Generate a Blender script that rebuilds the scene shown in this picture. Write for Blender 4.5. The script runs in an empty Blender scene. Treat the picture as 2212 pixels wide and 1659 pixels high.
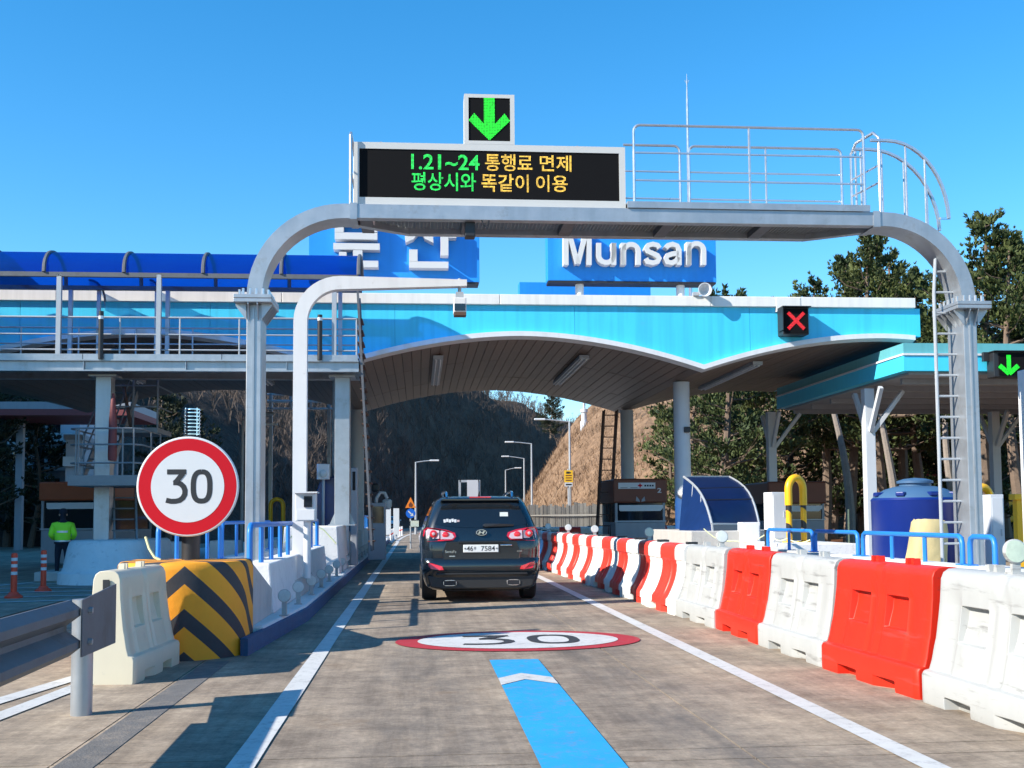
import bpy, bmesh, math, random
from mathutils import Vector, Matrix, Quaternion
random.seed(7)
R = math.radians
S = bpy.context.scene
COL = S.collection

# ------------------------------------------------------------------ camera
FOC, EYE = 2400.0 / 2212.0 * 36.0, 1.35
TH, PS, RO, PPY = R(3.7), R(4.994), R(.42), 960.26       # PPY: row of the optical axis, the lens is shifted up
cam_d = bpy.data.cameras.new('camera'); cam_d.lens = FOC; cam_d.sensor_width = 36; cam_d.clip_start = .05; cam_d.clip_end = 3000; cam_d.shift_y = (PPY - 829.5) / 2212.
cam = bpy.data.objects.new('camera', cam_d); COL.objects.link(cam)
CM = Matrix.Rotation(-PS, 3, 'Z') @ Matrix.Rotation(math.pi / 2 + TH, 3, 'X') @ Matrix.Rotation(-RO, 3, 'Z')
cam.matrix_world = Matrix.Translation((0, 0, EYE)) @ CM.to_4x4()
S.camera = cam

# ------------------------------------------------------------------ sky, sun, exposure
SUND = Vector((1.0, .41, -.67)).normalized()          # the way the light travels
el = math.asin(-SUND.z); az = math.atan2(-SUND.x, -SUND.y)
world = bpy.data.worlds.new('World'); S.world = world; world.use_nodes = True
wn = world.node_tree.nodes; wl = world.node_tree.links
sky = wn.new('ShaderNodeTexSky'); sky.sky_type = 'NISHITA'; sky.sun_disc = False
sky.sun_elevation = el; sky.sun_rotation = az; sky.altitude = 0; sky.air_density = 1.0; sky.dust_density = .1; sky.ozone_density = 4.0
hs = wn.new('ShaderNodeHueSaturation'); hs.inputs['Saturation'].default_value = 1.31; hs.inputs['Hue'].default_value = .494; hs.inputs['Value'].default_value = 1.2; wl.new(sky.outputs[0], hs.inputs['Color']); wl.new(hs.outputs[0], wn['Background'].inputs[0]); wn['Background'].inputs[1].default_value = .125
sun_d = bpy.data.lights.new('sun', 'SUN'); sun_d.energy = 5.0; sun_d.angle = R(.53); sun_d.color = (1, .93, .82)
sun = bpy.data.objects.new('sun', sun_d); COL.objects.link(sun); sun.rotation_euler = SUND.to_track_quat('-Z', 'Y').to_euler(); sun.location = (-20, -10, 30)
S.view_settings.view_transform = 'Standard'; S.view_settings.look = 'None'; S.view_settings.exposure = .76; S.view_settings.gamma = 1
S.cycles.max_bounces = 6; S.cycles.transparent_max_bounces = 8
S.cycles.use_denoising = True

# ------------------------------------------------------------------ helpers
def px(vx, vy, Y):
    r = CM @ Vector(((vx - 1106) / 2400., -(vy - PPY) / 2400., -1.))
    return Vector((0, 0, EYE)) + r * (Y / r.y)
class Frame:
    """a plaza frame turned about z; local x runs along its front"""
    def __init__(s, ox, oy, rot):
        s.o = Vector((ox, oy, 0)); s.rot = R(rot); s.m = Matrix.Rotation(s.rot, 3, 'Z')
    def px(s, vx, vy, ly):
        r = s.m.transposed() @ (CM @ Vector(((vx - 1106) / 2400., -(vy - PPY) / 2400., -1.)))
        c = s.m.transposed() @ (Vector((0, 0, EYE)) - s.o)
        return c + r * ((ly - c.y) / r.y)
    def w(s, p): return s.m @ Vector(p) + s.o

def nodes_mat(name):
    m = bpy.data.materials.new(name); m.use_nodes = True
    nt = m.node_tree; return m, nt, nt.nodes['Principled BSDF']
def mat(name, col, rough=.6, metal=0., var=.12, scale=6., bump=0., bscale=40., coat=0., spec=.5, emit=None, estr=0., trans=0., streak=0., dirt=None, scuff=None):
    """base colour broken up by noise, optional streaks, grime and fine relief"""
    m, nt, b = nodes_mat(name); N = nt.nodes.new; L = nt.links.new
    b.inputs['Roughness'].default_value = rough; b.inputs['Metallic'].default_value = metal
    b.inputs['Specular IOR Level'].default_value = spec; b.inputs['Coat Weight'].default_value = coat
    b.inputs['Transmission Weight'].default_value = trans
    tc0 = N('ShaderNodeTexCoord'); oi = N('ShaderNodeObjectInfo'); sc_ = N('ShaderNodeMath'); sc_.operation = 'MULTIPLY'; sc_.inputs[1].default_value = 41; L(oi.outputs['Random'], sc_.inputs[0])
    va = N('ShaderNodeVectorMath'); va.operation = 'ADD'; L(tc0.outputs['Object'], va.inputs[0]); L(sc_.outputs[0], va.inputs[1])
    tc = type('T', (), {'outputs': {'Object': va.outputs[0]}})      # every object samples its own patch of the pattern
    no = N('ShaderNodeTexNoise'); no.inputs['Scale'].default_value = scale; no.inputs['Detail'].default_value = 5; no.inputs['Roughness'].default_value = .65
    L(tc.outputs['Object'], no.inputs['Vector'])
    mx = N('ShaderNodeMix'); mx.data_type = 'RGBA'
    mx.inputs[6].default_value = (*[max(0, c * (1 - var)) for c in col], 1); mx.inputs[7].default_value = (*[min(1, c * (1 + var)) for c in col], 1)
    L(no.outputs['Fac'], mx.inputs[0]); last = mx.outputs[2]
    if streak:
        mp = N('ShaderNodeMapping'); mp.inputs['Scale'].default_value = (3, 3, .15); L(tc.outputs['Object'], mp.inputs[0])
        n2 = N('ShaderNodeTexNoise'); n2.inputs['Scale'].default_value = 2.2; n2.inputs['Detail'].default_value = 6; L(mp.outputs[0], n2.inputs['Vector'])
        rp = N('ShaderNodeValToRGB'); rp.color_ramp.elements[0].position = .45; rp.color_ramp.elements[1].position = .75; L(n2.outputs['Fac'], rp.inputs[0])
        m2 = N('ShaderNodeMix'); m2.data_type = 'RGBA'; m2.inputs[7].default_value = (*[c * .55 for c in col], 1)
        ml = N('ShaderNodeMath'); ml.operation = 'MULTIPLY'; ml.inputs[1].default_value = streak; L(rp.outputs[0], ml.inputs[0])
        L(ml.outputs[0], m2.inputs[0]); L(last, m2.inputs[6]); last = m2.outputs[2]
    if dirt:
        n3 = N('ShaderNodeTexNoise'); n3.inputs['Scale'].default_value = dirt[1]; n3.inputs['Detail'].default_value = 8; n3.inputs['Roughness'].default_value = .75; L(tc.outputs['Object'], n3.inputs['Vector'])
        rp = N('ShaderNodeValToRGB'); rp.color_ramp.elements[0].position = dirt[2]; rp.color_ramp.elements[1].position = min(1, dirt[2] + .22); L(n3.outputs['Fac'], rp.inputs[0])
        m3 = N('ShaderNodeMix'); m3.data_type = 'RGBA'; m3.inputs[7].default_value = (*dirt[0], 1)
        L(rp.outputs[0], m3.inputs[0]); L(last, m3.inputs[6]); last = m3.outputs[2]
    if scuff:
        mp = N('ShaderNodeMapping'); mp.inputs['Scale'].default_value = (.7, 5, 8); L(tc.outputs['Object'], mp.inputs[0])
        n4 = N('ShaderNodeTexNoise'); n4.inputs['Scale'].default_value = 1.6; n4.inputs['Detail'].default_value = 9; n4.inputs['Roughness'].default_value = .7; L(mp.outputs[0], n4.inputs['Vector'])
        rp = N('ShaderNodeValToRGB'); rp.color_ramp.elements[0].position = scuff[1]; rp.color_ramp.elements[1].position = scuff[1] + .1; rp.color_ramp.elements[1].color = (.75, .75, .75, 1); L(n4.outputs['Fac'], rp.inputs[0])
        m4 = N('ShaderNodeMix'); m4.data_type = 'RGBA'; m4.inputs[7].default_value = (*scuff[0], 1); L(rp.outputs[0], m4.inputs[0]); L(last, m4.inputs[6]); last = m4.outputs[2]
    L(last, b.inputs['Base Color'])
    if metal > .3:
        mr = N('ShaderNodeMapRange'); mr.inputs[3].default_value = max(.05, rough - .12); mr.inputs[4].default_value = min(1, rough + .15); L(no.outputs['Fac'], mr.inputs[0]); L(mr.outputs[0], b.inputs['Roughness'])
    if bump:
        nb = N('ShaderNodeTexNoise'); nb.inputs['Scale'].default_value = bscale; nb.inputs['Detail'].default_value = 6; L(tc.outputs['Object'], nb.inputs['Vector'])
        bp = N('ShaderNodeBump'); bp.inputs['Strength'].default_value = bump; bp.inputs['Distance'].default_value = .02; L(nb.outputs['Fac'], bp.inputs['Height']); L(bp.outputs[0], b.inputs['Normal'])
    if emit:
        b.inputs['Emission Color'].default_value = (*emit, 1); b.inputs['Emission Strength'].default_value = estr
    return m

M = {}
def mk(n, *a, **k): M[n] = mat(n, *a, **k)
mk('galv', (.41, .44, .47), .38, .6, .28, 3, streak=.25, dirt=((.27, .25, .22), 2.6, .56))
mk('galv_dark', (.13, .137, .15), .6, .25, .25, 4, dirt=((.09, .075, .065), 3, .54))
mk('steel_rail', (.60, .63, .67), .3, .75, .1, 8)
mk('rail_grey', (.42, .45, .48), .5, .3, .12, 6)
mk('white_paint', (.70, .71, .72), .45, 0, .05, 3, streak=.2, dirt=((.45, .44, .42), 4, .62))
mk('white_cap', (.78, .77, .73), .6, 0, .06, 1.5, streak=.3, dirt=((.55, .53, .48), 1.6, .62))
mk('sign_frame', (.56, .56, .54), .5, 0, .04, 3)
mk('column_paint', (.55, .58, .62), .5, 0, .06, 2, streak=.15)
mk('fascia', (.055, .60, .86), .42, 0, .12, .7, streak=.38, dirt=((.10, .42, .66), 1.1, .60), bump=.06, bscale=1.5)
mk('fascia_light', (.06, .62, .88), .42, 0, .08, .8, streak=.12)
mk('teal', (.12, .42, .46), .5, 0, .12, 1.2, streak=.25, dirt=((.1, .28, .32), 1.5, .6))
mk('name_board', (.015, .28, .85), .45, 0, .12, .9, streak=.22)
mk('letter', (.66, .66, .65), .5, 0, .04, 3)
mk('soffit', (.16, .108, .082), .55, 0, .14, 1.2)
mk('soffit_b', (.135, .094, .074), .55, 0, .14, 1.2)
mk('dark', (.015, .016, .02), .6, 0, .1)
mk('black_plastic', (.02, .021, .024), .45, 0, .15)
mk('rubber', (.02, .02, .021), .85, 0, .2, 20, bump=.3)
mk('concrete', (.46, .45, .43), .9, 0, .16, 4, bump=.35, bscale=30, streak=.2, dirt=((.27, .26, .24), 5, .58))
mk('white_concrete', (.68, .68, .67), .85, 0, .08, 4, bump=.3, bscale=30, streak=.15, dirt=((.34, .33, .33), 6, .55))
mk('kerb_blue', (.03, .085, .19), .75, 0, .2, 5, bump=.3, dirt=((.20, .22, .25), 4, .66))
mk('rail_blue', (.02, .20, .62), .4, 0, .12, 6, dirt=((.15, .2, .28), 14, .7))
mk('plastic_white', (.41, .42, .41), .42, 0, .08, 5, dirt=((.30, .29, .27), 3.0, .58), spec=.35, streak=.15, scuff=((.17, .165, .16), .57))
mk('plastic_cream', (.60, .55, .42), .45, 0, .06, 5, dirt=((.36, .34, .30), 4, .60))
mk('plastic_red', (.66, .026, .010), .42, 0, .08, 5, dirt=((.36, .05, .04), 3.2, .62), spec=.35, streak=.15, scuff=((.20, .05, .04), .58))
mk('navy_sheet', (.007, .028, .11), .3, 0, .25, 2, streak=.3, dirt=((.04, .075, .15), 3, .66))
mk('tank_blue', (.004, .020, .17), .35, 0, .12, 2)
mk('tank_lid', (.05, .12, .23), .5, 0, .12, 2)
mk('tarp', (.52, .42, .21), .8, 0, .12, 5, bump=.5, bscale=8)
mk('yellow', (.85, .44, .008), .4, 0, .08, 5)
mk('red_sign', (.52, .006, .016), .5, 0, .06, 3, spec=.2)
mk('white_sign', (.60, .63, .65), .55, 0, .04, 12)
mk('sign_black', (.02, .022, .025), .5, 0, .1)
mk('booth_brown', (.16, .045, .022), .5, 0, .15, 3)
mk('booth_orange', (.34, .085, .03), .5, 0, .15, 3)
mk('booth_grey', (.30, .32, .35), .55, 0, .1, 3, streak=.2)
mk('glass_dark', (.012, .016, .02), .08, 0, .2, 2, spec=.8)
mk('car_glass', (.008, .010, .012), .04, 0, .1, 2, spec=.9)
mk('car_paint', (.010, .016, .022), .22, .25, .1, 30, coat=1.0)
mk('car_white', (.75, .76, .78), .25, 0, .03, 5, coat=.8)
mk('car_trim', (.018, .019, .02), .55, 0, .1, 9)
mk('chrome', (.75, .77, .8), .12, 1.0, .04)
mk('lamp_red', (.52, .012, .03), .12, 0, .15, 14, coat=.8)
mk('lamp_bright', (.75, .02, .03), .15, 0, .1, 14, coat=.8)
mk('lamp_clear', (.55, .42, .45), .12, 0, .2, 20, coat=.9)
mk('plate', (.72, .74, .72), .45, 0, .03)
mk('reflector_disc', (.58, .62, .60), .35, 0, .2, 26)
mk('reflector_green', (.50, .58, .46), .3, 0, .25, 26)
mk('bark', (.16, .115, .085), .9, 0, .3, 6, bump=.8, bscale=14)
mk('bark_grey', (.26, .22, .19), .9, 0, .3, 6, bump=.8, bscale=14)
mk('rope', (.75, .78, .45), .8, 0, .1)
mk('hi_vis', (.36, .95, .04), .7, 0, .1, 8)
mk('silver_tape', (.70, .72, .74), .35, .3, .1)
mk('navy_cloth', (.012, .016, .03), .9, 0, .2, 8)
mk('skin', (.55, .33, .24), .6, 0, .05)
mk('bollard_red', (.75, .06, .02), .5, 0, .1, 6)
mk('orange_sign', (.80, .22, .02), .5, 0, .06)
mk('blue_sign', (.01, .13, .60), .4, 0, .06)
mk('yellow_sign', (.85, .50, .02), .5, 0, .06)
mk('rust', (.10, .055, .04), .8, 0, .3, 8)
mk('wood_grey', (.20, .19, .17), .9, 0, .35, 7, bump=.5, bscale=20)
mk('apartment', (.52, .54, .58), .8, 0, .08, .3)
mk('pink_red', (.22, .05, .05), .6, 0, .15)
mk('truck_yellow', (.75, .42, .02), .5, 0, .2, 2)
mk('truck_red', (.55, .02, .02), .5, 0, .2, 2)
mk('asphalt', (.060, .060, .062), .9, 0, .3, 20, bump=.4, bscale=120)
mk('gantry_mesh', (.34, .36, .36), .5, .4, .25, 12)

def led_mat(name, col, strength, pitch):
    """a face of LEDs: small lit cells with dark gaps between them"""
    m, nt, b = nodes_mat(name); N = nt.nodes.new; L = nt.links.new
    tc = N('ShaderNodeTexCoord'); sp = N('ShaderNodeSeparateXYZ'); L(tc.outputs['Object'], sp.inputs[0]); outs = []
    for ax in (0, 2):
        d = N('ShaderNodeMath'); d.operation = 'DIVIDE'; d.inputs[1].default_value = pitch; L(sp.outputs[ax], d.inputs[0])
        fr = N('ShaderNodeMath'); fr.operation = 'FRACT'; L(d.outputs[0], fr.inputs[0])
        c = N('ShaderNodeMath'); c.operation = 'COMPARE'; c.inputs[1].default_value = .5; c.inputs[2].default_value = .38; L(fr.outputs[0], c.inputs[0]); outs.append(c)
    mu = N('ShaderNodeMath'); mu.operation = 'MULTIPLY'; L(outs[0].outputs[0], mu.inputs[0]); L(outs[1].outputs[0], mu.inputs[1])
    no = N('ShaderNodeTexNoise'); no.inputs['Scale'].default_value = 30; L(tc.outputs['Object'], no.inputs['Vector'])
    mr = N('ShaderNodeMapRange'); mr.inputs[1].default_value = .3; mr.inputs[2].default_value = .7; mr.inputs[3].default_value = .55 * strength; mr.inputs[4].default_value = 1.35 * strength; L(no.outputs['Fac'], mr.inputs[0])
    m2 = N('ShaderNodeMath'); m2.operation = 'MULTIPLY'; L(mu.outputs[0], m2.inputs[0]); L(mr.outputs[0], m2.inputs[1])
    b.inputs['Base Color'].default_value = (.01, .01, .012, 1); b.inputs['Roughness'].default_value = .6
    b.inputs['Emission Color'].default_value = (*col, 1); L(m2.outputs[0], b.inputs['Emission Strength']); M[name] = m
led_mat('led_green', (.004, .85, .02), 1.25, .022)
led_mat('led_text_green', (.01, .80, .10), 1.25, .018)
led_mat('led_amber', (.95, .60, .07), 1.2, .018)
led_mat('led_red', (.9, .008, .015), 1.0, .02)
def screen_mat():
    m, nt, b = nodes_mat('led_screen'); N = nt.nodes.new; L = nt.links.new
    tc = N('ShaderNodeTexCoord'); v = N('ShaderNodeTexVoronoi'); v.inputs['Scale'].default_value = 55; v.inputs['Randomness'].default_value = 0; L(tc.outputs['Object'], v.inputs['Vector'])
    rp = N('ShaderNodeValToRGB'); rp.color_ramp.elements[0].color = (.007, .007, .008, 1); rp.color_ramp.elements[1].color = (.003, .003, .004, 1); L(v.outputs['Distance'], rp.inputs[0]); L(rp.outputs[0], b.inputs['Base Color'])
    b.inputs['Roughness'].default_value = .8; b.inputs['Specular IOR Level'].default_value = .15; M['led_screen'] = m
screen_mat()
def glass_sheet(name, col, t=.55):
    m, nt, b = nodes_mat(name); N = nt.nodes.new; L = nt.links.new
    tr = N('ShaderNodeBsdfTranslucent'); tr.inputs[0].default_value = (*col, 1)
    tp = N('ShaderNodeBsdfTransparent'); tp.inputs[0].default_value = (*[min(1, c * 1.6) for c in col], 1)
    no = N('ShaderNodeTexNoise'); no.inputs['Scale'].default_value = 1.3; mr = N('ShaderNodeMapRange'); mr.inputs[3].default_value = .25; mr.inputs[4].default_value = .6; L(no.outputs['Fac'], mr.inputs[0])
    b.inputs['Base Color'].default_value = (*col, 1); b.inputs['Roughness'].default_value = .25
    a = N('ShaderNodeMixShader'); a.inputs[0].default_value = t; L(b.outputs[0], a.inputs[1]); L(tr.outputs[0], a.inputs[2])
    c = N('ShaderNodeMixShader'); L(mr.outputs[0], c.inputs[0]); L(a.outputs[0], c.inputs[1]); L(tp.outputs[0], c.inputs[2])
    L(c.outputs[0], nt.nodes['Material Output'].inputs[0]); M[name] = m
glass_sheet('poly_blue', (.008, .12, .50), .6)
glass_sheet('poly_clear', (.30, .42, .55))

class MB:
    def __init__(s): s.v = []; s.f = []
    def add(s, vs, fs):
        n = len(s.v); s.v += [tuple(p) for p in vs]; s.f += [tuple(i + n for i in q) for q in fs]; return s
    def box(s, x0, y0, z0, x1, y1, z1):
        return s.add([(x0, y0, z0), (x1, y0, z0), (x1, y1, z0), (x0, y1, z0), (x0, y0, z1), (x1, y0, z1), (x1, y1, z1), (x0, y1, z1)],
                     [(3, 2, 1, 0), (4, 5, 6, 7), (0, 1, 5, 4), (1, 2, 6, 5), (2, 3, 7, 6), (3, 0, 4, 7)])
    def cbox(s, c, d, rz=0, m=None):
        m = m or Matrix.Rotation(rz, 3, 'Z'); c = Vector(c); hx, hy, hz = d[0] / 2, d[1] / 2, d[2] / 2
        vs = [c + m @ Vector((x, y, z)) for z in (-hz, hz) for (x, y) in ((-hx, -hy), (hx, -hy), (hx, hy), (-hx, hy))]
        return s.add(vs, [(3, 2, 1, 0), (4, 5, 6, 7), (0, 1, 5, 4), (1, 2, 6, 5), (2, 3, 7, 6), (3, 0, 4, 7)])
    def bar(s, p, q, w, h, up=(0, 0, 1)):
        p, q = Vector(p), Vector(q); d = (q - p).normalized(); up = Vector(up)
        if abs(d.dot(up)) > .98: up = Vector((0, 1, 0))
        a = d.cross(up).normalized(); b = a.cross(d).normalized()
        vs = [c + a * x * w / 2 + b * y * h / 2 for c in (p, q) for (x, y) in ((-1, -1), (1, -1), (1, 1), (-1, 1))]
        return s.add(vs, [(3, 2, 1, 0), (4, 5, 6, 7), (0, 1, 5, 4), (1, 2, 6, 5), (2, 3, 7, 6), (3, 0, 4, 7)])
    def tube(s, pts, r, n=8, closed=False, cap=True):
        pts = [Vector(p) for p in pts]; k = len(pts); rr = r if isinstance(r, (list, tuple)) else [r] * k
        tan = []
        for i in range(k):
            a = pts[(i - 1) % k] if (closed or i > 0) else pts[i]; b = pts[(i + 1) % k] if (closed or i < k - 1) else pts[i]
            tan.append((b - a).normalized())
        u = Vector((0, 0, 1)) if abs(tan[0].z) < .9 else Vector((1, 0, 0))
        nrm = (u - tan[0] * u.dot(tan[0])).normalized(); vs = []
        for i in range(k):
            if i: nrm = (tan[i - 1].rotation_difference(tan[i]) @ nrm)
            nrm = (nrm - tan[i] * nrm.dot(tan[i])).normalized(); bn = tan[i].cross(nrm)
            for j in range(n):
                a = 2 * math.pi * j / n; vs.append(pts[i] + (nrm * math.cos(a) + bn * math.sin(a)) * rr[i])
        fs = []
        for i in range(k if closed else k - 1):
            o, o2 = i * n, ((i + 1) % k) * n
            for j in range(n): fs.append((o + j, o + (j + 1) % n, o2 + (j + 1) % n, o2 + j))
        if cap and not closed: fs.append(tuple(range(n - 1, -1, -1))); fs.append(tuple((k - 1) * n + j for j in range(n)))
        return s.add(vs, fs)
    def lathe(s, prof, c=(0, 0, 0), n=24, m=None):
        m = m or Matrix.Identity(3); c = Vector(c); vs = []
        for (r, z) in prof:
            for j in range(n):
                a = 2 * math.pi * j / n; vs.append(c + m @ Vector((r * math.cos(a), r * math.sin(a), z)))
        fs = [(i * n + j, i * n + (j + 1) % n, (i + 1) * n + (j + 1) % n, (i + 1) * n + j) for i in range(len(prof) - 1) for j in range(n)]
        fs += [tuple(range(n - 1, -1, -1)), tuple((len(prof) - 1) * n + j for j in range(n))]
        return s.add(vs, fs)
    def prism(s, poly, a, b, ax='y'):
        """extrude a polygon; ax y: poly in (x,z); ax x: poly in (y,z); ax z: poly in (x,y)"""
        f = {'y': lambda p, t: (p[0], t, p[1]), 'x': lambda p, t: (t, p[0], p[1]), 'z': lambda p, t: (p[0], p[1], t)}[ax]
        n = len(poly); vs = [f(p, a) for p in poly] + [f(p, b) for p in poly]
        fs = [tuple(range(n)), tuple(range(2 * n - 1, n - 1, -1))] + [(j, n + j, n + (j + 1) % n, (j + 1) % n) for j in range(n)]
        return s.add(vs, fs)
    def mesh(s, name, sm=False, off=None):
        me = bpy.data.meshes.new(name)
        vs = [tuple(Vector(p) - off) for p in s.v] if off is not None else s.v
        me.from_pydata(vs, [], s.f)
        bm = bmesh.new(); bm.from_mesh(me); bmesh.ops.recalc_face_normals(bm, faces=bm.faces); bm.to_mesh(me); bm.free()
        if sm:
            me.polygons.foreach_set('use_smooth', [True] * len(me.polygons))
            me.set_sharp_from_angle(angle=R(38))
        return me
    def build(s, name, material, parent=None, sm=False, bev=0., seg=2):
        """one mesh object; authored in the parent's frame, or in world coords when the parent was made by thing(..., world=True)"""
        off = ORG.get(root_of(parent).name) if parent else None
        me = s.mesh(name, sm, off); me.materials.append(M[material] if isinstance(material, str) else material)
        o = bpy.data.objects.new(name, me); COL.objects.link(o)
        if parent: o.parent = parent
        if bev:
            b = o.modifiers.new('bevel', 'BEVEL'); b.width = bev; b.segments = seg; b.limit_method = 'ANGLE'; b.angle_limit = R(35); b.harden_normals = False
        return o
ORG = {}
def root_of(o):
    while o.parent: o = o.parent
    return o
def thing(name, label, cat, loc=(0, 0, 0), rz=0., group=None, world=False, frame=None):
    o = bpy.data.objects.new(name, None); COL.objects.link(o); o.empty_display_size = .2
    o['label'] = label; o['category'] = cat
    if group: o['group'] = group
    if frame:
        o.location = frame.w(loc); o.rotation_euler.z = frame.rot; ORG[o.name] = Vector(loc)
    else:
        o.location = loc; o.rotation_euler.z = rz
        if world: ORG[o.name] = Vector(loc)
    return o
def tag(o, label, cat, group=None):
    o['label'] = label; o['category'] = cat
    if group: o['group'] = group
    return o
def struct(o, label=None):
    o['kind'] = 'structure'
    if label: o['label'] = label
    return o
def copy_tree(o, parent=None):
    c = o.copy(); COL.objects.link(c)
    if parent: c.parent = parent
    for ch in [x for x in o.children]: copy_tree(ch, c)
    return c
def text_geo(body, size, off=0., ext=0.):
    cu = bpy.data.curves.new('txt', 'FONT'); cu.body = body; cu.size = size; cu.offset = off; cu.extrude = ext; cu.resolution_u = 4
    ob = bpy.data.objects.new('txt', cu); COL.objects.link(ob)
    dg = bpy.context.evaluated_depsgraph_get(); e = ob.evaluated_get(dg); me = e.to_mesh()
    vs = [v.co.copy() for v in me.vertices]; fs = [tuple(p.vertices) for p in me.polygons]; e.to_mesh_clear()
    bpy.data.objects.remove(ob); bpy.data.curves.remove(cu)
    return vs, fs
def text_mb(body, x0, z0, x1, z1, y, off=0., ext=0.):
    """lettering fitted into a rectangle on a plane that faces -y"""
    vs, fs = text_geo(body, 1., off, ext)
    ax, bx = min(v.x for v in vs), max(v.x for v in vs); ay, by = min(v.y for v in vs), max(v.y for v in vs)
    out = [(x0 + (v.x - ax) / (bx - ax) * (x1 - x0), y - v.z, z0 + (v.y - ay) / (by - ay) * (z1 - z0)) for v in vs]
    return MB().add(out, fs)
def arc(cx, cz, r, a0, a1, n=10, y=0.):
    return [Vector((cx + r * math.cos(R(a0 + (a1 - a0) * i / n)), y, cz + r * math.sin(R(a0 + (a1 - a0) * i / n)))) for i in range(n + 1)]
def ring_pts(cx, cy, a0, a1, rx, ry, n):
    return [(cx + rx * math.cos(R(a0 + (a1 - a0) * i / n)), cy + ry * math.sin(R(a0 + (a1 - a0) * i / n))) for i in range(n + 1)]
def ordn(i): return ['first', 'second', 'third', 'fourth', 'fifth', 'sixth', 'seventh', 'eighth', 'ninth', 'tenth', 'eleventh', 'twelfth', 'thirteenth', 'fourteenth', 'fifteenth', 'sixteenth', 'seventeenth', 'eighteenth', 'nineteenth', 'twentieth'][i]
# ================================================================== GROUND AND TERRAIN
def ground_mat(name, c0, c1, c2, s1, s2, bump=.5):
    m, nt, b = nodes_mat(name); N = nt.nodes.new; L = nt.links.new; tc = N('ShaderNodeTexCoord')
    n1 = N('ShaderNodeTexNoise'); n1.inputs['Scale'].default_value = s1; n1.inputs['Detail'].default_value = 8; n1.inputs['Roughness'].default_value = .7; L(tc.outputs['Object'], n1.inputs['Vector'])
    rp = N('ShaderNodeValToRGB'); e = rp.color_ramp.elements; e[0].color = (*c0, 1); e[0].position = .3; e[1].color = (*c2, 1); e[1].position = .72; q = e.new(.5); q.color = (*c1, 1)
    L(n1.outputs['Fac'], rp.inputs[0])
    n2 = N('ShaderNodeTexNoise'); n2.inputs['Scale'].default_value = s2; n2.inputs['Detail'].default_value = 6; L(tc.outputs['Object'], n2.inputs['Vector'])
    mx = N('ShaderNodeMix'); mx.data_type = 'RGBA'; mx.blend_type = 'MULTIPLY'; mx.inputs[0].default_value = .6; L(rp.outputs[0], mx.inputs[6])
    r2 = N('ShaderNodeValToRGB'); r2.color_ramp.elements[0].color = (.45, .45, .45, 1); r2.color_ramp.elements[0].position = .3; r2.color_ramp.elements[1].color = (1.2, 1.2, 1.2, 1); r2.color_ramp.elements[1].position = .7; L(n2.outputs['Fac'], r2.inputs[0]); L(r2.outputs[0], mx.inputs[7])
    L(mx.outputs[2], b.inputs['Base Color']); b.inputs['Roughness'].default_value = .95; b.inputs['Specular IOR Level'].default_value = .2
    bp = N('ShaderNodeBump'); bp.inputs['Strength'].default_value = bump; bp.inputs['Distance'].default_value = .3; L(n2.outputs['Fac'], bp.inputs['Height']); L(bp.outputs[0], b.inputs['Normal']); M[name] = m
ground_mat('earth', (.10, .065, .04), (.17, .10, .06), (.22, .14, .085), .25, 3)
ground_mat('leaf_litter', (.13, .05, .025), (.21, .085, .04), (.28, .13, .065), .6, 9)
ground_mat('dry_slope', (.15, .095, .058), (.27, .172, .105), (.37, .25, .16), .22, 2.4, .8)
ground_mat('wood_floor', (.038, .030, .025), (.062, .048, .038), (.095, .070, .052), .12, 1.4, .8)

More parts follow.
